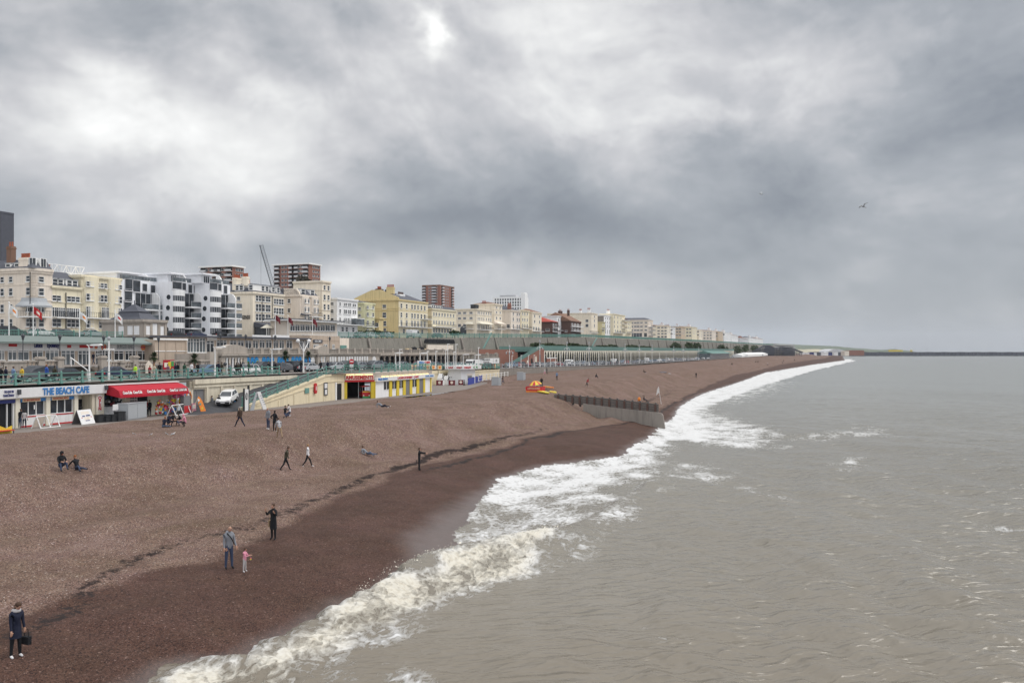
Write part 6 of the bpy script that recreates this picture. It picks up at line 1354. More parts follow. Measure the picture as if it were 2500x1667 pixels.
def person(label, p, face=0, h=1.72, top='black', legs='denim', shoe='black', hair='hair_brown', long=False, pose='stand', arms=(ARM_DOWN, ARM_DOWN), lean=0, head=0, hood=None, near=False, seat=None, legs_=None, group=None, coat=None, stripe=None, twist=0):
 """p: ground point, face: heading in degrees (0 right, 90 away, 180 left, 270 towards the pier)"""
 thL, knL, thR, knR = {'stand': (2, 2, -2, 2), 'walk': (24, 6, -20, 18), 'stride': (33, 8, -26, 14), 'sit': (124, 100, 116, 94), 'sitlong': (91, 4, 98, 16), 'cross': (104, 140, 100, 132), 'recline': (92, 6, 118, 74), 'kneel': (70, 140, 60, 140)}[pose if legs_ is None else 'stand'] if legs_ is None else legs_
 low = pose in ('sit', 'sitlong', 'cross', 'recline', 'kneel')
 J = []; E = []; Rr = []; B = []           # joints, edges, radii, bones (a, b, tag)
 def j(v, r, par=None, tagn=None):
  J.append(Vector(v)); Rr.append(r); i = len(J) - 1
  if par is not None: E.append((par, i)); B.append((par, i, tagn))
  return i
 cl, sl = math.cos(R(lean)), math.sin(R(lean))
 pz = 0.0
 def T(x, y, z): return Vector((x * cl + z * sl, y, z * cl - x * sl))        # torso frame from the pelvis
 pel = j((0, 0, 0), (.135, .165)); wa = j(T(0, 0, .17), (.11, .145), pel, 't'); ch = j(T(.01, 0, .36), (.125, .17), wa, 't'); uc_ = j(T(0, 0, .50), (.095, .135), ch, 't')
 nb = j(T(.0, 0, .575), (.06, .06), uc_, 't'); hp = R(head)
 def Hd(x, z): b = T(.02, 0, .62); d = lean * .55; a = R(d + head); return b + Vector((x * math.cos(a) + z * math.sin(a), 0, z * math.cos(a) - x * math.sin(a)))
 jw = j(Hd(.02, .03), (.062, .062), nb, 's'); hd = j(Hd(.015, .11), (.094, .082), jw, 's'); cr = j(Hd(.0, .20), (.07, .066), hd, 's')
 if near: j(Hd(.105, .085), (.02, .018), hd, 's')
 for sd, (sw, ab, eb, tw), th, kn in ((1, arms[0], thL, knL), (-1, arms[1], thR, knR)):
  s1 = j(T(0, sd * .175, .475), (.07, .07), uc_, 'a'); A, Bq = R(sw + lean * .3), R(ab)
  u = Vector((math.sin(A) * math.cos(Bq), sd * math.sin(Bq), -math.cos(A) * math.cos(Bq)))
  el = j(J[s1] + u * .28, (.048, .048), s1, 'a'); A2 = A + R(eb)
  f = Vector((math.sin(A2) * math.cos(Bq * .6), sd * math.sin(Bq * .6) - sd * math.sin(R(tw)), -math.cos(A2) * math.cos(Bq * .6))).normalized()
  wr = j(J[el] + f * .245, (.036, .036), el, 'a'); pm = j(J[wr] + f * .07, (.036, .028), wr, 's')
  sdv = f.cross(Vector((1, 0, 0)) if abs(f.x) < .8 else Vector((0, 0, 1))).normalized(); pn = f.cross(sdv).normalized() * (1 if f.cross(sdv).z > -.2 else 1)
  for i, (o, ln) in enumerate(((-.03, .075), (-.01, .088), (.01, .082), (.029, .065))):
   k1 = j(J[pm] + f * .03 + sdv * o, (.0105, .0105), pm, 's'); k2 = j(J[k1] + (f * .9 + pn * .25).normalized() * ln * .5, (.0095, .0095), k1, 's'); j(J[k2] + (f * .6 + pn * .6).normalized() * ln * .5, (.008, .008), k2, 's')
  t1 = j(J[pm] - f * .02 + sdv * -.045, (.012, .012), pm, 's'); j(J[t1] + (f * .7 - sdv * .55 + pn * .2).normalized() * .05, (.009, .009), t1, 's')
  hpj = j((0.0, sd * .085, -.04), (.095, .095), pel, 'l'); a = R(th); spread = R(4 if not low else 34 if pose == 'cross' else 10)
  d1 = Vector((math.sin(a) * math.cos(spread), sd * math.sin(spread), -math.cos(a) * math.cos(spread))); kj = j(J[hpj] + d1 * .425, (.064, .064), hpj, 'l')
  a2 = R(th - kn); d2 = Vector((math.sin(a2), sd * .03, -math.cos(a2))); aj = j(J[kj] + d2 * .41, (.043, .046), kj, 'l')
  fa = a2 + math.pi / 2 if low else max(R(-25), min(R(18), a2 * .4)) ; fd = Vector((math.cos(a2 * .55), sd * .12, math.sin(a2 * .25))) if not low else Vector((math.sin(a2 + R(75)), sd * .1, -math.cos(a2 + R(75))))
  j(J[aj] + fd * .13 + Vector((0, 0, -.045)), (.038, .032), aj, 'f')
 zmin = min(v.z - max(r) * .9 for v, r in zip(J, Rr))
 sc_ = h / 1.76
 J = [Vector((v.x, v.y, v.z - zmin)) * sc_ for v in J]; Rr = [(a * sc_, b_ * sc_) for a, b_ in Rr]
 e = bpy.data.objects.new('person', None); COL.objects.link(e); e.location = p; e.rotation_euler = (0, 0, R(face)); tag(e, label, 'person', group); e.empty_display_size = .3
 me = bpy.data.meshes.new('body'); me.from_pydata([tuple(v) for v in J], E, [])
 o = bpy.data.objects.new('body', me); COL.objects.link(o); o.parent = e
 m = o.modifiers.new('skin', 'SKIN'); m.use_smooth_shade = True
 for i, d in enumerate(me.skin_vertices[0].data): d.radius = Rr[i]; d.use_root = (i == pel)
 sb = o.modifiers.new('sub', 'SUBSURF'); sb.levels = sb.render_levels = 2 if near else 1
 PEOPLE.append((o, J, B, [M['cloth_' + top], M['cloth_' + legs], M['skin'], M['cloth_' + shoe], M['cloth_' + (stripe or top)]], stripe))
 c = J[hd]; hr = .100 * sc_
 ax = (J[cr] - J[jw]).normalized(); fw = Vector((ax.z, 0, -ax.x))
 if hood: q = MB(); q.ball(c - fw * .025 * sc_, hr * 1.15, 0, 8, 1, .95, 1.12); q.build('hood', M['cloth_' + hood], e, smooth=True)
 elif hair:
  q = MB(); cc = c - fw * .022 * sc_ + ax * .028 * sc_; q.ball(cc, hr * .98, 0, 8, 1, .92, 1.0)
  if long: q.ball(c - fw * .055 * sc_ - ax * .06 * sc_, hr * .85, 0, 8, .75, .95, 1.5)
  q.build('hair', M[hair], e, smooth=True)
 if near:
  for sd in (-1, 1): MB().ball(c + fw * .086 * sc_ + Vector((0, sd * .032 * sc_, 0)) + ax * .012 * sc_, .011 * sc_, 0, 6).build('eye', M['cloth_black'], e, smooth=True)
  q = MB(); mc = c + fw * .083 * sc_ - ax * .058 * sc_; q.box(mc.x - .006, mc.x + .006, -.022 * sc_, .022 * sc_, mc.z - .005, mc.z + .005); q.build('mouth', M['sign_red'], e)
  q = MB(); [q.ball(c + Vector((0, sd * .085 * sc_, 0)) - ax * .008 * sc_, .022 * sc_, 0, 6, .7, .4, 1.2) for sd in (-1, 1)]
  q.build('ears', M['skin'], e, smooth=True)
 if coat:
  z0 = J[pel].z; z1 = z0 - coat * sc_; q = MB(); q.lathe([(.185 * sc_, z1), (.168 * sc_, z0 - .05), (.15 * sc_, z0 + .12 * sc_), (.13 * sc_, z0 + .25 * sc_)], (0, 0, 0), 0, 12)
  for i, v in enumerate(q.v): q.v[i] = (v[0] * .82 + (v[2] - z0) * math.tan(R(lean)) * (1 if v[2] > z0 else 0), v[1], v[2])
  q.build('coat', M['cloth_' + top], e, smooth=True)
 e['_j'] = [list(J[x]) for x in (pel, ch, hd)]
 return e
def finish_people():
 dg = bpy.context.evaluated_depsgraph_get(); dg.update()
 out = []
 for o, J, B, mats, stripe in PEOPLE: out.append(bpy.data.meshes.new_from_object(o.evaluated_get(dg)))
 for (o, J, B, mats, stripe), me in zip(PEOPLE, out):
  me.name = 'body'; me.materials.clear()
  for m in mats: me.materials.append(m)
  n = len(me.polygons); c = np.zeros(n * 3); me.polygons.foreach_get('center', c); c = c.reshape(-1, 3)
  best = np.full(n, 1e9); idx = np.zeros(n, int); code = {'t': 0, 'a': 0, 'l': 1, 's': 2, 'f': 3}
  for a, b, tg in B:
   p, q = np.array(J[a]), np.array(J[b]); d = q - p; k = np.clip(((c - p) @ d) / (d @ d + 1e-9), 0, 1); w_ = np.linalg.norm(c - p - k[:, None] * d, axis=1) - (.03 if tg == 't' else 0)
   u_ = w_ < best; best = np.where(u_, w_, best); idx = np.where(u_, code[tg], idx)
  if stripe: idx = np.where((idx == 0) & (np.floor(c[:, 2] / .085) % 2 == 0), 4, idx)
  me.polygons.foreach_set('material_index', idx.astype(np.int32)); me.polygons.foreach_set('use_smooth', np.ones(n, bool))
  old = o.data; o.modifiers.clear(); o.data = me; bpy.data.meshes.remove(old)
  if '_j' in o.parent: del o.parent['_j']
def onb(u, v): return hit(u * K, v * K)
def onroad(u, t, dz=.12):
 s, Y = at_t(u, t); x, y = XY(s, t); return Vector((x, y, float(zroad(s)) + dz))
def onprom(u, v, z=3.47):
 s, t = at_z(u * K, v * K, z); x, y = XY(s, t); return Vector((x, y, z))
UP = (60, 20, 95, 25)
# near figures
e = person('woman in long navy coat with grey collar and black handbag, nearest the pier', onb(36, 1510), 335, 1.72, 'navy', 'black', 'white', 'hair_brown', True, near=True, lean=4, head=32, arms=((2, 6, 8, 0), (6, 7, 6, 0)), coat=.32)
q = MB(); q.lathe([(.075, 1.40), (.135, 1.43), (.14, 1.49), (.085, 1.53)], (0.03, 0, 0), 0, 10); q.build('collar', M['cloth_palegrey'], e, smooth=True)
bag = MB(); bag.box(-.15, .15, -.06, .06, 0, .24); bag.path([(-.1, 0, .24), (-.06, 0, .47), (.06, 0, .47), (.1, 0, .24)], .012, 0, 5)
def carry(name, mb, mats, e, loc, label, cat, rz=0):
 mw = Matrix.Translation(e.location) @ Matrix.Rotation(e.rotation_euler.z, 4, 'Z'); o = mb.build(name, mats); o.location = mw @ Vector(loc); o.rotation_euler = (0, 0, e.rotation_euler.z + rz); return tag(o, label, cat)
carry('handbag', bag, M['cloth_black'], e, (.12, .27, .36), 'black handbag hanging from the hand of the woman in the navy coat', 'handbag')
e = person('bald man in grey hooded top and dark jeans with a black strap across his chest', onb(526, 1306), 318, 1.82, 'grey', 'denim', 'black', None, near=True, head=22, arms=((8, 9, 16, 0), (2, 10, 12, 0)), coat=None)
q = MB(); q.ball((-.07, 0, 1.56), .11, 0, 8, .8, 1.2, .6); q.build('hood', M['cloth_grey'], e, smooth=True)
q = MB(); q.path([(.06, -.13, 1.55), (.165, -.05, 1.42), (.165, .06, 1.25), (.13, .16, 1.05)], .022, 0, 6); q.build('strap', M['cloth_black'], e)
e = person('small girl in pink top and pale trousers holding a toy, standing by the bald man', onb(562, 1313), 350, 1.0, 'pink', 'palegrey', 'white', 'hair_brown', True, near=True, head=12, arms=((30, 8, 70, 20), (34, 8, 66, 20)))
tb = MB(); tb.ball((0, 0, 0), .035, 0, 8); tb.ball((.01, 0, .05), .026, 1, 8); carry('toy', tb, [M['yellow'], M['pink']], e, (.27, 0, .55), 'small yellow toy held by the girl in pink', 'toy')
e = person('woman in long black coat holding up a camera, shoulder bag at her hip', onb(628, 1239), 245, 1.72, 'black', 'black', 'black', 'hair_brown', False, near=True, arms=((38, 30, 95, 10), (48, 12, 100, 18)), coat=.42)
q = MB(); q.box(-.09, .09, -.04, .04, 0, .3); q.path([(0, 0, .3), (-.06, -.12, .62), (-.02, -.26, .92)], .012, 0, 5); carry('shoulder_bag', q, M['cloth_tan'], e, (-.02, -.24, .62), 'tan shoulder bag at the hip of the woman in the long black coat', 'bag')
q = MB(); q.box(-.03, .03, -.05, .05, -.03, .03); q.tube((.03, 0, 0), (.07, 0, 0), .022, 0, 8); carry('camera', q, M['cloth_black'], e, (.36, .06, 1.40), 'small dark camera held up by the woman in the long black coat', 'camera')
person('man in olive jacket and black trousers striding across the middle of the shingle', onb(656, 1080), 18, 1.76, 'khaki', 'black', 'black', 'hair_brown', False, pose='walk', lean=12, head=14, near=True)
person('fair haired person in white long sleeved top and black trousers walking right', onb(707, 1072), 8, 1.74, 'white', 'black', 'white', 'hair_fair', False, pose='walk', near=True)
person('man in grey blue clothes lying back on the slope with his feet to the sea', onb(843, 1046), 348, 1.76, 'grey', 'jeans_pale', 'black', 'hair_brown', pose='recline', lean=-48, head=55, arms=((-50, 22, 30, 0), (20, 12, 70, 20)))
person('man in black jacket with white hem pointing out to sea with a straight arm', onb(963, 1080), 5, 1.74, 'black', 'black', 'black', 'hair_brown', near=True, arms=((78, 4, 8, 0), (74, 4, 12, 6)), coat=None)
person('man in brown jacket and dark jeans striding up the shingle', onb(551, 980), 150, 1.80, 'brown', 'navy', 'black', 'hair_grey', pose='stride', head=8, near=True)
person('bald man in pale grey top and jeans looking down beside two others', onb(616, 986), 235, 1.76, 'grey', 'denim', 'white', None, head=18, near=True)
person('woman in black with her hand on her hip, back to the sea', onb(631, 991), 75, 1.68, 'black', 'black', 'white', 'hair_dark', arms=((-20, 42, 80, 40), (2, 10, 10, 0)), near=True, coat=.12)
person('person in striped top and tan trousers bending as they climb the slope', onb(642, 1006), 120, 1.72, 'stripe', 'tan', 'black', 'hair_brown', lean=34, pose='walk', stripe='palegrey', near=True, head=-10)
person('woman in black sitting on the shingle with her hands up to her face', onb(655, 961), 340, 1.66, 'black', 'denim', 'black', 'hair_dark', pose='kneel', arms=(UP, UP))
person('brown haired person in white crouching face to face with the woman in black', onb(666, 957), 190, 1.68, 'white', 'denim', 'white', 'hair_brown', pose='kneel', lean=10, head=10, arms=((40, 10, 70, 10), (40, 10, 70, 10)))
person('man in grey top and dark trousers lying propped on his elbow, alone', onb(878, 941), 352, 1.76, 'grey', 'navy', 'white', 'hair_brown', pose='recline', lean=-58, head=30, arms=((-60, 20, 20, 0), (-10, 14, 40, 10)))
G = 'friends sitting in a ring on the shingle'
for lab, u, v, fc, tp, lg, hr, ps, hd_, hh in (
 ('man in dark blue jacket sitting with legs stretched out in the seated group', 376, 981, 330, 'navy', 'jeans_pale', 'hair_ginger', 'sitlong', None, 1.78), ('dark haired woman sitting close behind the man in the dark blue jacket', 386, 980, 345, 'navy', 'navy', 'hair_dark', 'cross', None, 1.64),
 ('boy in black cross legged at the back of the seated group', 397, 978, 300, 'black', 'black', 'hair_dark', 'cross', None, 1.6), ('dark haired person bending low beside the pink hooded girl', 415, 979, 200, 'black', 'denim', 'hair_dark', 'cross', None, 1.6), ('girl in pale pink hooded top sitting with the group', 426, 981, 190, 'pink', 'black', None, 'cross', 'pink', 1.58)):
 person(lab, onb(u, v), fc, hh, tp, lg, 'black', hr, pose=ps, lean=14, hood=hd_, arms=((30, 10, 40, 10), (30, 10, 45, 12)), head=12)
person('person in black hooded jacket and dark jeans sitting on the left of the slope', onb(140, 1080), 318, 1.80, 'black', 'denim', 'black', 'hair_dark', hood='black', pose='sit', lean=8, arms=((30, 8, 60, 24), (30, 8, 60, 24)), near=True, head=14)
person('fair haired woman in black top and blue jeans leaning back on the slope', onb(178, 1080), 325, 1.68, 'black', 'denim', 'black', 'hair_ginger', True, pose='recline', lean=-30, arms=((-40, 14, 10, 0), (-40, 14, 10, 0)), head=24)
# along the far beach
person('person in black with a rucksack walking past the crazy golf yard', onb(1066, 891), 350, 1.74, 'black', 'black', 'white', 'hair_dark', pose='walk', coat=.1)
person('dark walker beside the grey cabinet and white fence', onb(1155, 881), 200, 1.72, 'black', 'denim', 'black', 'hair_dark', pose='walk')
person('person in black jacket standing behind the red and yellow parasol', onb(1244, 890), 260, 1.76, 'black', 'black', 'black', 'hair_brown')
person('person in white of the pair walking high on the shingle', onb(1251, 860), 20, 1.7, 'white', 'pink', 'white', 'hair_fair', pose='walk'); person('dark clothed person of the pair walking high on the shingle', onb(1256, 859), 20, 1.74, 'navy', 'black', 'black', 'hair_dark', pose='walk')
person('person in pale blue top and black trousers beside a thin pole', onb(1279, 873), 80, 1.74, 'lightblue', 'black', 'black', 'hair_dark')
person('person bending over on the bare shingle above the groyne', onb(1348, 888), 20, 1.7, 'maroon' if False else 'red', 'black', 'white', 'hair_dark', lean=28, pose='walk')
person('person in black sitting alone behind the groyne top', onb(1368, 868), 330, 1.8, 'black', 'navy', 'black', 'hair_dark', pose='sit', lean=20); person('dark figure sitting with a white bag far along the beach', onb(1479, 857), 330, 1.75, 'black', 'black', 'white', 'hair_dark', pose='sit')
person('lone dark figure standing far along the beach', onb(1599, 868), 270, 1.75, 'black', 'black', 'black', 'hair_dark'); person('person sitting at the sea end of the groyne', onb(1479, 922), 330, 1.7, 'black', 'navy', 'black', 'hair_dark', pose='sit')
for i, (u, v, tp, ps, lab) in enumerate(((1736, 832.5, 'black', 'sit', 'dark figure seated highest on the distant beach'), (1741, 832.5, 'navy', 'sit', 'second dark figure seated highest on the distant beach'), (1681, 838.5, 'black', 'sit', 'tiny dark seated figure on the upper distant beach'), (1797, 835.5, 'black', 'stand', 'tiny dark standing figure near the distant surf'), (1763, 839, 'white', 'walk', 'tiny figure in white and black close to the distant surf'), (1825, 829, 'black', 'stand', 'farthest tiny figure on the distant beach'), (1800, 831, 'tan', 'walk', 'tiny figure in tan walking on the distant beach'))):
 person(lab, onb(u, v), 200 + 40 * i, 1.78, tp, 'black', 'black', 'hair_dark', pose=ps)
# lower promenade
person('man in black jacket and jeans reading the cafe menu', onprom(46, 984), 80, 1.76, 'black', 'denim', 'white', 'hair_brown', lean=8, near=False); person('woman with rucksack waiting beside the man at the cafe', onprom(56, 984), 110, 1.66, 'palegrey', 'navy', 'white', 'hair_dark', True)
person('man in grey top walking up to the ramp', onprom(487, 941), 240, 1.74, 'grey', 'navy', 'black', 'hair_dark', pose='walk'); person('broad man in black jacket with his back turned at the foot of the ramp', onprom(503, 943), 80, 1.84, 'black', 'navy', 'black', 'hair_dark', coat=.1); person('person in dark red bending over a turquoise pushchair', onprom(532, 936), 300, 1.7, 'red', 'black', 'black', 'hair_dark', True, lean=14, arms=((40, 6, 30, 0), (40, 6, 30, 0)))
person('person in mauve top walking along the ramp wall', onprom(592, 930, 3.8), 75, 1.72, 'mauve', 'black', 'white', 'hair_dark', pose='walk'); person('shopkeeper in black at the toy racks under the awning', onprom(344, 955), 260, 1.7, 'black', 'navy', 'black', 'hair_dark'); person('customer in red at the toy racks under the awning', onprom(338, 952), 60, 1.6, 'red', 'black', 'black', 'hair_dark')
# upper promenade
UPW = [(2, 'black', 'black', 'hair_grey', 'person in black cut by the left edge on the upper promenade'), (13.5, 'navy', 'navy', 'hair_dark', 'man in navy jacket at the far left of the upper promenade'), (32, 'lightblue', 'jeans_pale', 'hair_brown', 'person in pale blue top and jeans on the upper promenade'), (54, 'yellow', 'black', 'hair_dark', 'woman in yellow and black dress walking on the upper promenade'), (113, 'blue', 'navy', 'hair_ginger', 'person in bright blue top behind the rail above the cafe'), (133, 'khaki', 'black', 'hair_dark', 'tall man in dark green jacket above the cafe name board'), (331, 'hivis', 'black', 'hair_dark', 'cyclist in yellow high visibility vest above the awning'), (365.5, 'red', 'black', 'hair_fair', 'child in red coat above the awning'), (377, 'cream', 'palegrey', 'hair_fair', 'person in cream jacket above the red awning'), (390, 'black', 'black', 'hair_dark', 'person in black just right of the cream jacket'), (412, 'mauve', 'black', 'hair_dark', 'person in mauve bending over a pushchair above the awning end'), (428, 'navy', 'navy', 'hair_dark', 'man in navy of the pair above the shop end'), (434, 'black', 'black', 'hair_dark', 'man in black of the pair above the shop end'), (450, 'green', 'teal', 'hair_dark', 'person in green jacket on the upper promenade'), (468, 'white', 'black', 'hair_dark', 'person in white top and black trousers on the upper promenade'), (483, 'black', 'brown', 'hair_dark', 'person in black coat passing the pale blue car'), (527, 'navy', 'navy', 'hair_dark', 'man in navy by the porch of the aquarium'), (533, 'navy', 'black', 'hair_dark', 'second man by the porch of the aquarium'), (541, 'khaki', 'brown', 'hair_brown', 'person in olive before the aquarium porch'), (561, 'grey', 'brown', 'hair_grey', 'person in grey before the aquarium porch'), (577, 'black', 'black', 'hair_dark', 'first of three dark figures beside the porch'), (581.5, 'khaki', 'black', 'hair_brown', 'middle one of three dark figures beside the porch'), (586.5, 'black', 'black', 'hair_dark', 'last of three dark figures beside the porch'), (607, 'green', 'black', 'hair_dark', 'person in dark green behind the white car'), (656, 'black', 'black', 'hair_dark', 'person in black behind the lamp post near the arched windows'), (671, 'black', 'navy', 'hair_dark', 'person in black near the painted windows'), (735, 'black', 'navy', 'hair_dark', 'person at the head of the ramp gateway'), (783, 'black', 'black', 'hair_dark', 'walker in black at the top of the ramp'), (800, 'navy', 'black', 'hair_dark', 'dark figure among the parked cars right of the ramp'), (228, 'navy', 'denim', 'hair_dark', 'person in navy going into the terrace restaurant door')]
rg = random.Random(8)
for i, (u, tp, lg, hr, lab) in enumerate(UPW):
 t = 72.2 + rg.random() * 2.2
 p = onroad(u, t)
 if u == 228: s, Y = at_t(u, 93.5); p = Vector((*XY(s, 93.5), 8.72))
 person(lab, p, rg.choice((70, 60, 250, 80, 255)), 1.55 if 'child' in lab else rg.uniform(1.64, 1.8), tp, lg, 'black', hr, hr == 'hair_fair', pose=rg.choice(('walk', 'walk', 'stand')), lean=16 if 'bending' in lab else 2, group='people walking on the upper promenade', coat=.12 if tp in ('black', 'navy') and i % 2 else None)
finish_people()
# ------------------------------------------------------------------ vehicles
pal('tyre', (.015, .015, .016), .9, .1, 4); pal('rim', (.35, .36, .37), .35, .05, 4, metal=.6)
for k_, c_ in {'silver': (.42, .43, .45), 'graphite': (.09, .095, .105), 'black': (.014, .015, .018), 'white': (.72, .72, .72), 'blue': (.10, .17, .26), 'navy': (.02, .03, .07), 'red': (.30, .02, .025), 'green': (.02, .07, .05), 'grey': (.20, .215, .235)}.items():
 pal('paint_' + k_, c_, .28, .04, 1, spec=.6)
PROT = {}
def car(kind, paint, label, x, y, z, rz, group='cars on the seafront roads', pitch=0):
 key = (kind, paint)
 if key in PROT:
  o = copy_tree(PROT[key]);
 else:
  o = bpy.data.objects.new({'van': 'van'}.get(kind, 'parked_car'), None); COL.objects.link(o); PROT[key] = o
  Lc, Wd, bh, rh, prof, gh = {
   'hatch': (3.9, .83, .92, 1.44, [(-1.95, .32), (-1.93, .80), (-1.80, .92), (.75, .95), (1.75, .78), (1.94, .62), (1.95, .30)], ((-1.86, .92), (-1.50, 1.42), (.05, 1.44), (.85, .95))),
   'estate': (4.5, .86, .92, 1.46, [(-2.25, .32), (-2.23, .84), (-2.15, .93), (.9, .96), (2.05, .80), (2.24, .60), (2.25, .30)], ((-2.18, .93), (-1.95, 1.42), (.15, 1.46), (1.0, .96))),
   'saloon': (4.5, .86, .90, 1.42, [(-2.25, .32), (-2.22, .86), (-1.3, .95), (.9, .95), (2.05, .78), (2.24, .60), (2.25, .30)], ((-1.75, .93), (-1.0, 1.40), (.1, 1.42), (1.0, .95))),
   'mpv': (4.6, .90, 1.0, 1.72, [(-2.3, .34), (-2.28, .95), (-2.2, 1.02), (1.1, 1.05), (2.1, .88), (2.29, .62), (2.3, .32)], ((-2.22, 1.02), (-2.05, 1.66), (.3, 1.72), (1.4, 1.03))),
   'van': (5.0, .96, 1.15, 2.15, [(-2.5, .36), (-2.5, 2.05), (-2.42, 2.15), (.9, 2.15), (1.2, 2.05), (1.75, 1.22), (2.42, 1.0), (2.5, .36)], None)}[kind]
  b = MB(); n = len(prof)
  b.add([(px, -Wd * (.97 if pz > bh * .8 else 1), pz) for px, pz in prof] + [(px, Wd * (.97 if pz > bh * .8 else 1), pz) for px, pz in prof], [tuple(range(n)), tuple(range(n, 2 * n))[::-1]] + [(i, n + i, n + (i + 1) % n, (i + 1) % n) for i in range(n)], 0)
  if gh:
   W2 = Wd * .93; W3 = Wd * .74
   b.add([(px, -(W2 if i in (0, 3) else W3), pz) for i, (px, pz) in enumerate(gh)] + [(px, (W2 if i in (0, 3) else W3), pz) for i, (px, pz) in enumerate(gh)], [(0, 1, 2, 3), (7, 6, 5, 4), (0, 4, 5, 1), (1, 5, 6, 2), (2, 6, 7, 3)], 0)
  b.box(-Lc / 2 + .02, Lc / 2 - .02, -Wd - .012, Wd + .012, .30, .40, 1); b.box(Lc / 2 - .12, Lc / 2 + .04, -Wd * .92, Wd * .92, .32, .52, 1); b.box(-Lc / 2 - .04, -Lc / 2 + .12, -Wd * .92, Wd * .92, .32, .52, 1)
  b.build('body', [M['paint_' + paint], M['black_metal']], o)
  if gh:
   def lerp(p, q, k): return (p[0] + (q[0] - p[0]) * k, p[1] + (q[1] - p[1]) * k)
   g0, g1, g2, g3 = gh
   wq = lambda z: W2 + (W3 - W2) * (z - g0[1]) / (g1[1] - g0[1])
   for sd in (-1, 1):
    b = MB(); lo0, lo1 = lerp(g0, g3, .06), lerp(g0, g3, .93); hi0, hi1 = lerp(g1, g2, .04), lerp(g1, g2, .96); mid = .5
    for a, c_ in ((0, .47), (.51, 1)):
     q = [lerp(lo0, lo1, a), lerp(lo0, lo1, c_), lerp(hi0, hi1, c_), lerp(hi0, hi1, a)]; q = [(p[0], p[1] + (.04 if i < 2 else -.05)) for i, p in enumerate(q)]
     pts = [(p[0], sd * (wq(p[1]) + .008), p[1]) for p in q]; b.add(pts, [(0, 1, 2, 3) if sd < 0 else (3, 2, 1, 0)])
    b.build('side_window', M['glass'], o)
   for (a, c_), nm, dxx in (((g3, g2), 'windscreen', .012), ((g0, g1), 'rear_window', -.012)):
    b = MB(); p, q = lerp(a, c_, .08), lerp(a, c_, .92); b.add([(p[0] + dxx, -wq(p[1]) * .9, p[1] + .01), (p[0] + dxx, wq(p[1]) * .9, p[1] + .01), (q[0] + dxx, wq(q[1]) * .9, q[1] + .01), (q[0] + dxx, -wq(q[1]) * .9, q[1] + .01)], [(0, 1, 2, 3)]); b.build(nm, M['glass'], o)
  else:
   b = MB(); b.add([(1.22, -.86, 2.0), (1.22, .86, 2.0), (1.76, .90, 1.25), (1.76, -.90, 1.25)], [(0, 1, 2, 3)]); b.build('windscreen', M['glass'], o)
   for sd in (-1, 1): b = MB(); b.add([(.35, sd * .97, 1.25), (1.6, sd * .97, 1.25), (1.12, sd * .97, 1.95), (.35, sd * .97, 1.95)], [(0, 1, 2, 3)]); b.build('side_window', M['glass'], o)
  for sx in (-1, 1):
   for sy in (-1, 1):
    wx_ = sx * Lc * .315; w_ = MB(); w_.tube((wx_, sy * (Wd - .2), .31), (wx_, sy * (Wd + .02), .31), .31, 0, 14); w_ = w_.build('wheel', M['tyre'], o); MB().tube((wx_, sy * (Wd + .021), .31), (wx_, sy * (Wd + .035), .31), .19, 0, 12).build('rim', M['rim'], w_)
  for sy in (-1, 1):
   MB().box(Lc / 2 - .16, Lc / 2 + .012, sy * Wd * .72 - .17, sy * Wd * .72 + .17, .60, .74).build('headlight', M['sign_white'], o); MB().box(-Lc / 2 - .012, -Lc / 2 + .1, sy * Wd * .8 - .1, sy * Wd * .8 + .1, .62, .84).build('tail_light', M['sign_red'], o)
  MB().box(Lc / 2 + .041, Lc / 2 + .055, -.25, .25, .38, .49).build('number_plate', M['sign_white'], o)
 o.location = (x, y, z); o.rotation_euler = (0, -pitch, rz); return tag(o, label, 'van' if kind == 'van' else 'car', group)
def park(u, t, kind, paint, label, along=1, dz=.012, zf=zroad):
 s, Y = at_t(u, t); x, y = XY(s, t); return car(kind, paint, label, x, y, float(zf(s)) + dz, RZ + (0 if along > 0 else math.pi))
for a in ((88, 79, 'mpv', 'graphite', 'grey people carrier parked by the terrace wall at the left'), (152, 78.5, 'saloon', 'black', 'black car half hidden by the steps at the left'), (283, 79, 'saloon', 'navy', 'dark saloon car in front of the stone balustrade'), (502, 78.6, 'estate', 'blue', 'pale blue car beside the poster and balustrade'), (602, 75.8, 'hatch', 'white', 'white hatchback seen through the railings by the porch'), (640, 79, 'mpv', 'black', 'black people carrier before the painted arched windows'), (697, 79, 'estate', 'graphite', 'dark estate car under the two spiky palms'), (727, 79, 'mpv', 'black', 'black car right of the spiky palms'), (757, 77, 'saloon', 'silver', 'silver car at the gateway of the ramp'), (790, 79, 'hatch', 'graphite', 'dark hatchback beside the second porch'), (816, 78.5, 'hatch', 'silver', 'silver hatchback above the ramp end'), (846, 78.8, 'mpv', 'green', 'dark green people carrier above the arcade name board'), (870, 79, 'estate', 'grey', 'grey estate car beside the dark green one'), (893, 79, 'saloon', 'black', 'black saloon above the arcade corner'), (912, 79, 'mpv', 'grey', 'grey people carrier at the start of the colonnade'), (935, 79, 'hatch', 'navy', 'dark blue hatchback before the colonnade'), (980, 79, 'saloon', 'grey', 'pale grey car before the colonnade middle'), (1020, 79, 'hatch', 'red', 'red hatchback beside the fish and chips board'), (1060, 79, 'saloon', 'navy', 'dark car behind the thin poles'), (1098, 79, 'hatch', 'grey', 'grey hatchback before the colonnade end'), (1122, 79.5, 'saloon', 'silver', 'silver saloon behind the crazy golf board'), (1152, 79.5, 'van', 'white', 'white van before the station board'), (1188, 80.6, 'hatch', 'black', 'black hatchback under the station board')):
 park(*a, along=1 if a[0] % 2 else -1)
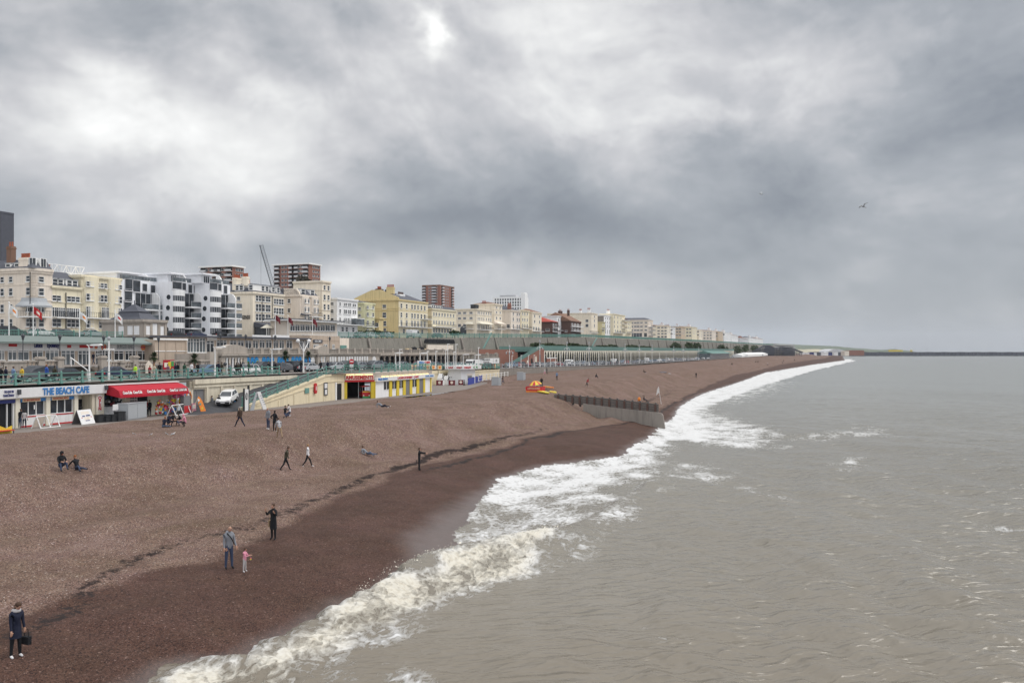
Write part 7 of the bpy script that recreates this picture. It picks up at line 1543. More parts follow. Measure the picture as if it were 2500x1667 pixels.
FP = ['silver', 'graphite', 'white', 'red', 'navy', 'grey', 'black', 'blue']
nm_ = ['silver', 'dark grey', 'white', 'red', 'dark blue', 'mid grey', 'black', 'pale blue']
rg = random.Random(21); k = 0
for i, u in enumerate(list(np.linspace(1240, 1480, 22)) + list(np.linspace(1490, 1700, 22)) + list(np.linspace(1705, 1800, 9))):
 kd = 'van' if i in (13, 23, 31) else rg.choice(('hatch', 'estate', 'mpv', 'saloon')); pt = 'white' if kd == 'van' else FP[rg.randrange(8)]
 sz = int(at_t(u, 90)[0])
 zone = 'before the red stairs' if u < 1320 else 'before the near white arches' if u < 1480 else 'before the middle arches' if u < 1620 else 'before the farthest arches'
 park(u, rg.choice((86.5, 88.5, 91)), kd, pt, nm_[FP.index(pt)] + ' ' + {'hatch': 'hatchback', 'mpv': 'people carrier', 'van': 'van'}.get(kd, kd + ' car') + ' parked ' + zone, along=rg.choice((1, -1)), dz=.035)
for a in ((24, 'mpv', 'black', 'black people carrier outside the corner hotel'), (100, 'hatch', 'white', 'white hatchback outside the canopied corner tower'), (160, 'estate', 'graphite', 'dark estate outside the low cream house'), (225, 'saloon', 'silver', 'silver car outside the yellowish cream house'), (430, 'hatch', 'black', 'black hatchback outside the white apartments'), (480, 'saloon', 'navy', 'dark saloon outside the white apartments'), (540, 'estate', 'black', 'black estate outside the white apartment bays'), (880, 'hatch', 'silver', 'silver hatchback on the upper street before the bow fronted house'), (905, 'saloon', 'white', 'white saloon on the upper street before the ochre gable'), (945, 'estate', 'silver', 'silver estate on the upper street under the ochre gable'), (1010, 'van', 'white', 'white van on the upper street before the gabled hotel'), (1068, 'saloon', 'graphite', 'dark saloon on the upper street before the classical terrace'), (1400, 'hatch', 'silver', 'silver hatchback on the upper street before the timbered house')):
 park(a[0], 121 if a[0] < 600 else 107.5, a[1], a[2], a[3], zf=zpar)
# white hatchback coming down the ramp
s, t = 80.2, 68.3; zz_ = 4.24; x, y = XY(s, t)
o = car('hatch', 'white', 'white hatchback with black bumper parked at the foot of the ramp', x, y, zz_ + .03, RZ + math.pi + R(25), pitch=-R(8))
# ------------------------------------------------------------------ lamp posts and flagpoles
def lamp(u, v0, t, label, kind='arm', z=None, group='lamp posts along the seafront road'):
 s, Y = at_t(u, t); zb = float(zroad(s)) + .1 if z is None else z; h = zat(v0, Y) - zb; r_ = root('street_lamp', s, t, zb, label, 'street lamp', group)
 b = MB(); b.tube((0, 0, -.1), (0, 0, 1.0), .13, 0, 8, .11); b.tube((0, 0, 1.0), (0, 0, h - .25), .085, 0, 8, .06)
 if kind == 'arm': b.path([(0, 0, h - .3), (-.12, 0, h - .08), (-.3, 0, h)], .05)
 elif kind == 'ornate':
  b.lathe([(.22, 0), (.24, .5), (.15, .9), (.12, 1.4)], (0, 0, 0), 0, 8); b.lathe([(.1, h * .62), (.18, h * .64), (.1, h * .66)], (0, 0, 0), 0, 8)
  for a in range(4): an = a * math.pi / 2 + .4; b.path([(0, 0, h * .72), (.5 * math.cos(an), .5 * math.sin(an), h * .78), (.85 * math.cos(an), .85 * math.sin(an), h * .72)], .035)
 elif kind == 'tee': b.tube((-.7, 0, h - 1.2), (.7, 0, h - 1.2), .05)
 elif kind == 'vee': b.tube((0, 0, h - 1.6), (-1.3, 0, h), .06); b.tube((0, 0, h - 1.6), (1.3, 0, h), .06)
 b.build('post', M['white_paint'], r_)
 hd = MB()
 if kind == 'arm': hd.prism([(-1.25, .02), (-1.0, .14), (-.2, .10), (.12, -.04), (-.25, -.08), (-1.1, -.06)], -.16, .16, 'y'); hd.build('lamp_head', M['white_paint'], r_, (.15, 0, h - .02), R(180) - RZ)
 elif kind == 'ornate':
  for a in range(4):
   an = a * math.pi / 2 + .4; q = MB(); q.lathe([(.05, .1), (.16, 0), (.2, -.3), (.1, -.5)], (0, 0, 0), 0, 8); q.build('lantern', M['lead'], r_, (.85 * math.cos(an), .85 * math.sin(an), h * .72))
  q = MB(); q.lathe([(.05, h + .3), (.2, h), (.22, h - .4), (.08, h - .6)], (0, 0, 0), 0, 8); q.build('lantern', M['lead'], r_)
 elif kind == 'tee': hd.ball((0, 0, h), .2, 0, 8); hd.build('lamp_head', M['lead'], r_)
 elif kind == 'vee':
  for sx in (-1, 1): MB().ball((sx * 1.35, 0, h + .05), .28, 0, 8).build('lamp_head', M['sign_white'], r_)
 else: hd.box(-.05, .7, -.1, .1, h - .28, h - .16); hd.build('lamp_head', M['white_paint'], r_)
 return r_
for u, v0, l in ((218, 842, 'white lamp post with drooping head, nearest, before the wide steps'), (525, 847, 'white lamp post with drooping head left of the aquarium porch'), (664, 852, 'white lamp post with drooping head between the painted windows'), (966, 861, 'white lamp post with drooping head at the left of the colonnade'), (1026, 862, 'white lamp post with drooping head behind the fish and chips board'), (1131, 865, 'white lamp post with drooping head left of the white van'), (1160, 866, 'white lamp post with drooping head beside the white van')):
 lamp(u, v0, 72, l)
lamp(266, 826, 73, 'tall cream column lamp with short cross bar above the awning', 'tee'); lamp(741, 833, 73.5, 'tall lamp with two raised arms near the spiky palms', 'vee')
for u, v0, l in ((976, 850, 'tall plain white pole before the colonnade, first from the aquarium'), (1043, 855, 'thin white pole right of the fish and chips board'), (1064, 855, 'thin white pole second right of the fish and chips board'), (1088, 852, 'thin white pole left of the tallest white pole'), (1093, 837, 'tallest white pole before the colonnade'), (1108, 856, 'thin white pole right of the tallest white pole'), (1113, 838, 'tall white pole with short arm right of the tallest one'), (1168, 846, 'tall white pole left of the station board')):
 lamp(u, v0, 72.5, l, 'pole')
for i, (u, v0) in enumerate(((1244, 845), (1318, 832), (1384, 836), (1438, 836), (1526, 841), (1561, 842), (1592, 843), (1645, 846), (1668, 846), (1706, 848))):
 lamp(u, v0, 82.5, 'tall four armed lamp column on the far road, ' + ['before the red wall', 'at the foot of the red stairs', 'before the first white arches', 'left of the second cliff steps', 'right of the white van', 'before the middle arches', 'below the big pale hotel', 'before the farthest bushes', 'near the end of the arches', 'last and farthest'][i], 'ornate')
for i, u in enumerate((1250, 1272, 1290, 1304, 1330, 1344, 1356, 1369, 1402, 1416, 1428, 1462, 1480, 1497, 1512, 1540, 1575, 1610, 1626, 1680)):
 lamp(u, 866 - i * .35, 81.2, 'short plain lamp post among the railings of the far road', 'pole', group='short lamp posts along the far road')
def flag(u, v0, label, cols, t=102, v1=None, z=None, lab2=None):
 s, Y = at_t(u, t); zb = 9.0 if z is None else z; h = zat(v0, Y) - zb; r_ = root('flagpole', s, t, zb, label, 'flagpole', 'flagpoles along the terrace')
 MB().tube((0, 0, -.3), (0, 0, h), .09, 0, 8, .05).build('pole', M['white_paint'], r_); MB().ball((0, 0, h + .08), .11, 0, 8).build('finial', M['white_paint'], r_)
 b = MB(); n = 8; W = 1.7; hh = 1.0
 for k in range(3):
  for i in range(n):
   def P(i, z): x = W * i / n * .62; return (x, .25 * math.sin(i * 1.1), h - .15 - z - .9 * (i / n) ** 1.3)
   z0, z1 = hh * k / 3, hh * (k + 1) / 3; m = 0 if not (k == 1 and 2 < i < 6) else 1
   b.quad(P(i, z1), P(i + 1, z1), P(i + 1, z0), P(i, z0), m)
 b.build('flag', [M[c] for c in cols], r_, rz=-R(35)); return r_
for a in ((22, 740, 'flagpole with limp white flag before the corner hotel', ('sign_white', 'orange')), (81, 745, 'flagpole with bright red flag before the round tower', ('sign_red', 'cream_pink')), (194, 757, 'flagpole with white and orange flag before the yellowish cream house', ('sign_white', 'orange')), (281, 760, 'flagpole with white and red flag beside the stone pavilion', ('sign_white', 'sign_red')), (672, 766, 'flagpole with dark red flag before the pub', ('maroon', 'maroon')), (703, 771, 'flagpole with dark red flag at the left of the glass restaurant', ('maroon', 'maroon')), (763, 775, 'flagpole with dark red flag in the middle of the glass restaurant', ('maroon', 'maroon'))):
 flag(*a)
for i, u in enumerate((56, 146, 253, 327, 387, 538, 600, 672, 805)):
 s, Y = at_t(u, 83); r_ = root('terrace_lantern', s, 83, 9.4 if u < 520 else 10.0, 'small black lantern on the terrace wall, ' + {56: 'at the far left before the shops', 146: 'on the pillar left of the steps', 253: 'on the pillar right of the steps', 327: 'on the balustrade pillar before the blank block', 387: 'beside the poster panel', 538: 'over the left of the aquarium porch', 600: 'right of the aquarium porch', 672: 'above the painted windows', 805: 'above the white panels'}[u], 'lantern', 'small black lanterns on the terrace walls'); MB().tube((0, 0, 0), (0, 0, 2.3), .05, 0, 6).build('post', M['iron'], r_); MB().lathe([(.08, 2.3), (.2, 2.75), (.22, 2.8), (.03, 3.05)], (0, 0, 0), 0, 6).build('lamp_head', M['iron'], r_)
# ------------------------------------------------------------------ plants
def leaf_mat(name, a, b_):
 m, t = new_mat(name); pos = t.n('ShaderNodeNewGeometry').outputs['Position']; n = t.noise(pos, .8, 4, .65).outputs[0]
 c = t.mix(n, (*a, 1), (*b_, 1)); p = t.n('ShaderNodeBsdfPrincipled', {'Base Color': c, 'Roughness': .75, 'Specular IOR Level': .2}); t.n('ShaderNodeOutputMaterial', {0: p.outputs[0]}); M[name] = m
leaf_mat('leaf_dark', (.012, .024, .010), (.05, .075, .03)); leaf_mat('leaf_bare', (.030, .026, .020), (.075, .066, .045)); leaf_mat('leaf_ivy', (.018, .035, .014), (.065, .085, .035))
def leaves(b, c, r3, n, size, rg, m=0):
 for i in range(n):
  while True:
   p = Vector((rg.uniform(-1, 1), rg.uniform(-1, 1), rg.uniform(-1, 1)))
   if p.length < 1 and p.length > rg.uniform(0, .8): break
  q = Vector((c[0] + p.x * r3[0], c[1] + p.y * r3[1], c[2] + p.z * r3[2])); a = Vector((rg.gauss(0, 1), rg.gauss(0, 1), rg.gauss(0, 1))).normalized(); d = a.orthogonal().normalized(); e = a.cross(d); k = size * rg.uniform(.6, 1.4)
  b.add([q - d * k, q + e * k * .55, q + d * k, q - e * k * .55], [(0, 1, 2, 3)], m)
def spiky(u, v0, v1, label):
 t = 79.5; s, Y = at_t(u, t); zb = float(zroad(s)); r_ = root('spiky_palm', s, t, zb, label, 'palm tree', 'spiky palms along the road'); rg = random.Random(u); zt = zat(v0, Y) - zb; zc = zat((v0 + v1) / 2, Y) - zb
 MB().tube((0, 0, -.2), (0, 0, zc), .16, 0, 8, .10).build('trunk', M['brown_roof'], r_); b = MB(); L = (zt - zc) * 1.1
 for i in range(150):
  an = rg.uniform(0, 6.28); el = rg.uniform(-.9, 1.45); d = Vector((math.cos(an) * math.cos(el), math.sin(an) * math.cos(el), math.sin(el))); sd = d.cross(Vector((0, 0, 1.01))).normalized() * .05
  p0 = Vector((0, 0, zc)) + d * .1; p1 = p0 + d * L * .6; p2 = p0 + d * L * rg.uniform(.85, 1.1) + Vector((0, 0, -.15)); b.add([p0 - sd, p0 + sd, p1 + sd, p1 - sd, p2], [(0, 1, 2, 3), (3, 2, 4)])
 b.build('crown', M['leaf_dark'], r_)
spiky(376, 858, 884, 'spiky dark palm behind the map board at the balustrade'); spiky(474, 861, 890, 'spiky dark palm in front of the terrace glass bay'); spiky(697, 855, 880, 'spiky dark palm before the painted windows, left of the pair'); spiky(752, 856, 880, 'spiky dark palm before the painted windows, right of the pair')
def bush(u0, u1, v0, v1, t, label, name='bush', m='leaf_ivy', cat='bush', n=420, size=.5, group='bushes at the foot of the cliff wall', trunk=False):
 u = (u0 + u1) / 2; s, Y = at_t(u, t); z0, z1 = zat(v1, Y), zat(v0, Y); r_ = root(name, s, t, z0, label, cat, group); rg = random.Random(int(u * 7)); hw = (at_t(u1, t)[0] - at_t(u0, t)[0]) / 2; h = z1 - z0; b = MB()
 for k in range(6): leaves(b, (hw * rg.uniform(-.62, .62), rg.uniform(-.6, .6), h * rg.uniform(.3, .62)), (hw * rg.uniform(.32, .5), 1.6, h * rg.uniform(.28, .42)), n // 6, size, rg)
 b.build('crown' if trunk else 'foliage', M[m], r_)
 b = MB()
 for k in range(5): b.tube((rg.uniform(-.3, .3), 0, -1.0), (hw * rg.uniform(-.6, .6), rg.uniform(-.6, .6), h * rg.uniform(.4, .75)), .14 if trunk else .06, 0, 5, .03)
 b.build('trunk' if trunk else 'stems', M['brown_roof'], r_)
for i, (u0, u1, v0, v1) in enumerate(((1297, 1322, 836, 849), (1322, 1353, 835, 849), (1352, 1382, 842, 849), (1390, 1418, 838, 850), (1418, 1440, 843, 850), (1458, 1480, 843, 850), (1482, 1508, 842, 851), (1528, 1556, 843, 852), (1562, 1592, 846, 853), (1640, 1660, 836, 855), (1672, 1692, 835, 855), (1692, 1710, 836, 856), (1752, 1780, 840, 857), (1790, 1816, 842, 862), (1816, 1832, 840, 858), (1832, 1852, 842, 856))):
 bush(u0, u1, v0, v1, 100, ['dark green bush nearest the red stairs', 'broad dark bush above the first arches', 'low bush trailing right of the broad one', 'rounded bush left of the second cliff steps', 'small low bush beside the cliff steps', 'low bush right of the cliff steps', 'long low bush below the yellow cream house', 'low bush below the big pale hotel', 'flat bush under the big pale hotel corner', 'tall ivy clump first of three on the far wall', 'tall ivy clump second of three on the far wall', 'tall ivy clump third of three on the far wall', 'dark ivy clump beyond the wide gap', 'big dark bush at the end of the arches', 'dark bush under the long white row', 'last dark bush before the hills'][i], size=.5 + i * .04)
bush(724, 780, 673, 712, 230, 'large bare brownish tree behind the stepped cream house', 'bare_tree', 'leaf_bare', 'tree', 900, .7, None, True)
bush(1101, 1120, 806, 818, 108.5, 'round dark shrub on the upper street beside the classical terrace', 'round_shrub', 'leaf_dark', 'shrub', 300, .4, None)
bush(868, 975, 808, 816, 111, 'long dark hedge along the upper street below the ochre gable', 'hedge', 'leaf_dark', 'hedge', 700, .4, None)
# ------------------------------------------------------------------ things on and along the lower promenade
def frame_sign(u0, u1, v0, v1, label, open_=True):
 a, e = at_z(u0, v1, 3.5), at_z(u1, v1 - 5, 3.5); q = Wl('sign_frame', label, 'sign frame', *a, *e, 3.48, 'empty white sign frames'); h = 1.1; L = q.L; b = MB()
 for k in (0, .5, 1): b.tube((L * k, 0, 0), (L * k + .02, .55, h), .045); b.tube((L * k, 1.1, 0), (L * k + .02, .55, h), .045); b.tube((L * k, .22, h * .6), (L * k, .55, h * .98), .025)
 b.tube((0, .55, h), (L, .55, h), .045); b.tube((0, 0, .05), (L, 0, .05), .04); b.build('frame', M['white_paint'], q.r)
 if not open_: b = MB(); b.add([(0, 1.05, .1), (L * .55, 1.05, .1), (L * .55, .6, h - .1), (0, .6, h - .1)], [(0, 1, 2, 3)]); b.build('back_panel', M['cream_pink'], q.r)
frame_sign(100, 147, 1012, 1046, 'empty white sign frame with grey back panel before the cafe', False); frame_sign(430, 467, 990, 1014, 'empty white open sign frame beside the toy racks')
a, e = at_z(200, 1036, 3.5), at_z(233, 1032, 3.5); q = Wl('menu_board', 'large white folding menu board with blue print before the cafe', 'sign board', *a, *e, 3.48); L = q.L
b = MB(); b.add([(0, 0, 0), (L, 0, 0), (L, .55, 1.36), (0, .55, 1.36), (0, .05, -.01), (L, .05, -.01), (L, .6, 1.36), (0, .6, 1.36)], [(0, 1, 2, 3), (7, 6, 5, 4), (0, 3, 7, 4), (1, 5, 6, 2), (3, 2, 6, 7)]); b.build('front_panel', M['sign_white'], q.r)
b = MB(); b.add([(0, 1.15, 0), (L, 1.15, 0), (L, .62, 1.36), (0, .62, 1.36)], [(0, 1, 2, 3)]); b.build('back_panel', M['shutter_grey'], q.r)
b = MB()
def onp(x, k): return (x, .55 * k - .012, 1.36 * k)
def patch(x0, x1, k0, k1, m): b.quad(onp(x0, k0), onp(x1, k0), onp(x1, k1), onp(x0, k1), m)
for i in range(2): patch(L * .2, L * .8, .80 - i * .1, .87 - i * .1, 2)
patch(L * .22, L * .42, .52, .60, 0); patch(L * .5, L * .80, .54, .63, 0); patch(L * .32, L * .72, .30, .5, 2); patch(L * .36, L * .68, .22, .27, 0); patch(L * .14, L * .2, .42, .5, 1); patch(L * .82, L * .88, .44, .52, 1); b.build('print', [M['navy'], M['sign_red'], M['cream_pink']], q.r)
s, t = at_z(5, 1055, 3.6); r_ = root('beach_bench', s, t, 3.6, 'yellow and red folding bench cut off by the left edge', 'bench'); b = MB(); b.prism([(-1, -.2), (.9, -.2), (.95, .5), (.4, .3), (-.3, .6), (-1, .5)], 0, .06, 'y', 0); b.box(-1, .85, -.4, 0, .1, .16, 1); b.build('seat', [M['yellow'], M['sign_red']], r_); MB().tube((.8, -.35, -.3), (.8, -.35, .1), .04).build('leg', M['black_metal'], r_)
s, t = at_z(312, 1025, 3.5); e = at_z(358, 1018, 3.5); q = Wl('steel_cabinet', 'large plain grey steel cabinet standing before the souvenir shop', 'cabinet', s, t, *e, 3.48); b = MB(); b.box(0, q.L, 0, 1.1, 0, 1.62, 0); b.box(-.05, q.L + .05, -.05, 1.15, 1.62, 1.7, 0); b.build('body', M['lead'], q.r); [MB().box(q.L * k + .03, q.L * (k + .5) - .03, -.03, -.002, .08, 1.55).build('door', M['lead'], q.r) for k in (0, .5)]
for i, (u, v, w_, hh, lab) in enumerate(((251, 1030, 1.0, .75, 'black crate nearest the cafe in the row before the shop'), (268, 1029, .8, .6, 'low black crate second in the row before the shop'), (283, 1028, .9, .7, 'black crate beside the white notice'), (298, 1027, .9, .95, 'tall black crate against the steel cabinet'))):
 s, t = at_z(u, v, 3.5); r_ = root('crate', s, t, 3.48, lab, 'crate', 'black crates before the souvenir shop'); b = MB(); b.box(-w_ / 2, w_ / 2, 0, .6, 0, hh); b.box(-w_ / 2 - .03, w_ / 2 + .03, -.03, .63, hh - .1, hh); [b.box(-w_ / 2 + .08 + k * w_ * .3, -w_ / 2 + .08 + k * w_ * .3 + .05, -.02, 0, .05, hh - .12) for k in range(3)]; b.build('body', M['black_metal'], r_)
s, t = at_z(286, 1026, 3.5); r_ = root('notice_stand', s, t, 3.5, 'small white notice on a stand among the black crates', 'notice'); MB().tube((0, .3, .3), (0, .3, 1.3), .03).build('post', M['black_metal'], r_); MB().prism([(-.36, 1.0), (.36, 1.05), (.32, 1.62), (-.32, 1.6)], .2, .24, 'y').build('board', M['sign_white'], r_)
r_ = root('freezer', *at_z(290, 1018, 3.5), 3.48, 'white chest freezer with dark lid under the awning', 'freezer'); MB().box(-.8, .8, .6, 1.3, 0, 1.15).build('body', M['sign_white'], r_); MB().box(-.8, .8, .58, 1.3, 1.151, 1.3).build('lid', M['slate'], r_)
def ring_toy(u, v, R0, m, lab, m2=None, z=3.47):
 s, t = at_t(u, 69.0)[0], 69.0; Y = at_t(u, 69)[1]; zc = zat(v, Y); r_ = root('inflatable_ring', s, t, zc, lab, 'inflatable', 'inflatable toys hanging beside the shop'); b = MB(); n = 16
 for i in range(n):
  a, c_ = 2 * math.pi * i / n, 2 * math.pi * (i + 1) / n; b.tube((R0 * .78 * math.cos(a), 0, R0 * math.sin(a)), (R0 * .78 * math.cos(c_), 0, R0 * math.sin(c_)), R0 * .26, (i // 2) % 2 if m2 else 0, 7)
 b.build('ring', [M[m], M[m2 or m]], r_, smooth=True)
ring_toy(444, 957, .62, 'sign_white', 'white and blue inflatable ring at the top of the toy stand', 'cloth_lightblue'); ring_toy(451, 962, .62, 'sign_blue', 'blue and white inflatable ring in the toy stand', 'sign_white'); ring_toy(460, 968, .5, 'orange', 'orange inflatable ring at the right of the toy stand'); ring_toy(443, 980, .42, 'orange', 'small orange inflatable low on the toy stand', 'yellow')
s, Y = at_t(435, 69); r_ = root('inflatable_tube', s, 69, zat(966, Y), 'bright pink inflatable tube on the toy stand', 'inflatable'); MB().tube((-.6, 0, 0), (.6, 0, 0), .26, 0, 10).build('tube', M['pink'], r_, smooth=True)
s, t = at_z(455, 1010, 3.5); r_ = root('toy_stand', s, t, 3.47, 'dark red and grey toy stand holding the inflatables', 'stand'); b = MB(); b.box(-.1, 1.0, .3, .8, 0, 2.0, 0); b.box(-.12, 1.02, .27, .299, .1, .9, 1); [b.tube((x, .25, 0), (x, .25, 2.9), .03, 0) for x in (-1.2, -.1, 1.0)]; b.tube((-1.2, .25, 2.9), (1.0, .25, 2.9), .03); b.build('body', [M['shutter_grey'], M['sign_red']], r_)
s, t = at_z(397, 1000, 3.5); r_ = root('toy_pole', s, t, 3.47, 'yellow pole hung with red and white toy balls by the awning', 'toy rack'); MB().tube((0, 0, 0), (.1, 0, 3.4), .07, 0, 6).build('pole', M['yellow'], r_); b = MB(); rg = random.Random(3); [b.ball((.25 + rg.uniform(-.35, .5), rg.uniform(-.2, .2), rg.uniform(.2, 1.7)), .15, rg.randrange(3), 6) for i in range(34)]; [b.ball((-.1 + rg.uniform(-.3, .1), 0, rg.uniform(2.2, 3.2)), .14, rg.randrange(3), 6) for i in range(8)]; b.build('balls', [M['sign_red'], M['sign_white'], M['orange']], r_)
for u0, u1, v, hh, lab, m in ((481, 491, 1008, 1.9, 'orange and yellow surf shaped folding board by the toy stand', 'orange'),):
 s, t = at_z(u0, v, 3.5); r_ = root('folding_board', s, t, 3.48, lab, 'sign board'); b = MB(); pts = [(0, 0), (.85, 0), (.78, 1.2), (.6, 1.75), (.42, 1.9), (.2, 1.7), (.05, 1.2)]
 b.add([(x + .35 - y * .28, y * .15 - .3, y) for x, y in pts] + [(x + .35 - y * .28, y * .15 - .26, y) for x, y in pts], [tuple(range(7)), tuple(range(7, 14))[::-1]] + [(i, 7 + i, 7 + (i + 1) % 7, (i + 1) % 7) for i in range(7)], 0); b.build('front_panel', M[m], r_)
 b = MB(); [b.ball((.5 - y * .28 + dx_, y * .15 - .32, y), .16, k, 6, 1, .15, 1) for k, (y, dx_) in enumerate(((.5, .2), (1.0, .1), (1.45, .05)))]; b.build('print', [M['yellow'], M['teal'], M['sign_white']], r_); MB().tube((-.5, .3, 0), (.1, -.02, 1.75), .03).build('back_leg', M['board_cream'], r_)
r_ = root('price_panel', *at_z(468, 1008, 3.5), 3.48, 'small pink and white panel at the foot of the toy stand', 'sign'); b = MB(); b.box(0, .7, 0, .05, 0, 1.1, 0); b.box(.1, .6, -.02, -.001, .5, .95, 1); b.build('panel', [M['cloth_pink'], M['sign_white']], r_)
# information pylon
s, t = at_z(588, 1003, 3.5); t = min(t, 64.6); r_ = root('information_pylon', s, t, 3.5, 'tall white three sided information pylon with black edges', 'pylon', rz=R(12)); Yp = at_t(590, t)[1]; h = zat(942, Yp) - 3.5
b = MB(); b.box(0, .95, 0, .12, 0, h - .45, 0); b.build('panel', M['sign_white'], r_); b = MB(); b.box(-.09, -.001, -.03, .16, -.2, h - .3); b.box(.951, 1.06, -.04, .16, -.2, h); b.build('edge_post', M['black_metal'], r_); b = MB(); b.add([(1.07, 0, 0), (1.75, .45, 0), (1.75, .45, h - .3), (1.07, 0, h - .1), (1.07, .1, 0), (1.75, .55, 0), (1.75, .55, h - .3), (1.07, .1, h - .1)], [(0, 1, 2, 3), (7, 6, 5, 4), (1, 5, 6, 2), (3, 2, 6, 7)]); b.build('side_panel', M['sign_white'], r_)
b = MB(); b.prism([(.475 + .30 * math.cos(a), h - 1.25 + .42 * math.sin(a)) for a in np.linspace(0, 6.283, 20)[:-1]], -.03, -.002, 'y'); b.build('information_disc', M['black_metal'], r_); lettering('i', .75, M['sign_white'], r_, (.475, -.045, h - 1.25), bold=.04)
b = MB(); [b.box(1.2, 1.6, .12, .13, h - 1.5 - k * .25, h - 1.4 - k * .25) for k in range(3)]; b.build('small_print', M['lead'], r_)
# leaning white A-board with vertical lettering
s, t = at_z(607, 1000, 3.5); t = min(t, 64.4); r_ = root('folding_board', s, t, 3.5, 'narrow white folding board with grey lettering beside the pylon', 'sign board', rz=R(-6)); h = 2.15
b = MB(); b.add([(1.0, 0, 0), (1.62, 0, 0), (.55, .0, h), (0.0, .0, h), (1.0, .1, 0), (1.62, .1, 0), (.55, .1, h), (0, .1, h)], [(0, 1, 2, 3), (7, 6, 5, 4), (0, 3, 7, 4), (1, 5, 6, 2), (3, 2, 6, 7)]); b.build('front_panel', M['sign_white'], r_); b = MB(); b.add([(-1.1, 0, 0), (-.5, 0, 0), (.05, 0, h), (-.1, 0, h * .98), (-1.1, .1, 0), (-.5, .1, 0), (.05, .1, h), (-.1, .1, h * .98)], [(0, 1, 2, 3), (7, 6, 5, 4), (0, 3, 7, 4), (1, 5, 6, 2)]); b.build('back_panel', M['lead'], r_)
for i, ch in enumerate('LATEX'): pass
b = MB(); [b.add([(.42 + k * .155 + .0, -.012, h * .80 - k * .26), (.80 + k * .155, -.012, h * .80 - k * .26), (.84 + k * .155, -.012, h * .76 - k * .26), (.46 + k * .155, -.012, h * .76 - k * .26)], [(3, 2, 1, 0)], 0) for k in range(5)]; b.build('lettering', M['lead'], r_)
r_ = root('pushchair', *at_z(570, 998, 3.5), 3.5, 'turquoise pushchair at the foot of the ramp', 'pushchair'); b = MB(); b.prism([(-.3, .3), (.3, .35), (.35, .9), (.0, 1.0), (-.2, .6)], -.2, .2, 'y'); b.build('seat', M['fish_blue'], r_); b = MB(); b.tube((-.3, 0, .3), (.45, 0, 1.05), .025); b.build('handle', M['black_metal'], r_); [MB().tube((x, y - .03, .12), (x, y + .03, .12), .12, 0, 10).build('wheel', M['tyre'], r_) for x in (-.3, .3) for y in (-.22, .22)]
# signs by the railing above the golf yard
s, Y = at_t(1020, 70.6); s1 = at_t(1052, 70.6)[0]; q = Wl('food_board', 'white board with blue and red fish and chips lettering on the upper promenade', 'sign board', s, 70.6, s1, 70.6, float(zroad(s))); z0, z1 = q.Z(1036, 894), q.Z(1036, 880); b = MB(); b.box(0, q.L, 0, .1, z0, z1); b.build('board', M['sign_white'], q.r); b = MB(); b.box(.2, .3, .02, .08, -.1, z0); b.box(q.L - .3, q.L - .2, .02, .08, -.1, z0); b.build('legs', M['black_metal'], q.r)
lettering('FISH', .62, M['sign_blue'], q.r, (q.L * .28, -.02, z1 - .4), bold=.02, width=q.L * .38); lettering('CHIPS', .62, M['sign_red'], q.r, (q.L * .72, -.02, z1 - .4), bold=.02, width=q.L * .42); b = MB(); b.box(q.L * .1, q.L * .9, -.02, -.001, z0 + .12, z0 + .3); b.build('underline', M['green'], q.r)
for i, (u0, u1, m, m2) in enumerate(((1004, 1016, 'board_cream', 'sign_red'), (1018, 1034, 'lead', 'sign_blue'), (1037, 1049, 'board_cream', 'orange'), (1053, 1062, 'board_cream', 'orange'), (1068, 1078, 'board_cream', 'orange'))):
 s0, Y = at_t(u0, 69.9); s1 = at_t(u1, 69.9)[0]; q = Wl('rail_sign', 'small ' + ['cream board with red print, first on the railing', 'grey board with blue print on the railing', 'cream board with orange patch under the fish and chips board', 'cream board with orange patch right of the fish and chips board', 'cream board with orange patch nearest the golf kiosk'][i], 'sign', s0, 69.9, s1, 69.9, float(zroad(s0)), 'small boards fixed along the golf yard railing'); b = MB(); z0 = q.Z((u0 + u1) / 2, 902); b.box(0, q.L, -.05, 0, z0, z0 + .8, 0); b.box(q.L * .25, q.L * .75, -.07, -.051, z0 + .15, z0 + .65, 1); b.build('board', [M[m], M[m2]], q.r)
s, t = at_t(858, 67.9)[0], 67.9; r_ = root('road_sign', s, t, 7.2, 'small round red and white road sign above the ramp end', 'road sign'); MB().tube((0, 0, 0), (0, 0, 1.9), .04).build('post', M['lead'], r_); b = MB(); b.tube((0, -.06, 1.75), (0, -.04, 1.75), .38, 0, 14); b.box(-.28, .28, -.075, -.061, 1.68, 1.82, 1); b.box(-.3, .3, -.07, -.05, .9, 1.3, 1); b.build('plate', [M['sign_red'], M['sign_white']], r_, rz=-R(40))
# pub terrace parasols
for u, v0, v1, w_, lab in ((652, 791, 803, 16, 'wide cream parasol over the pub terrace'), (690, 795, 806, 10, 'half hidden cream parasol at the pub terrace end')):
 s, Y = at_t(u, 117); zt = zat(v0, Y); zb = zpar(s); r_ = root('open_parasol', s, 117, zb, lab, 'parasol'); k = w_ / F * Y; MB().lathe([(k, zt - zb - .9), (.05, zt - zb)], (0, 0, 0), 0, 8).build('canopy', M['cream_paint'], r_); MB().tube((0, 0, 0), (0, 0, zt - zb), .05).build('pole', M['white_paint'], r_)
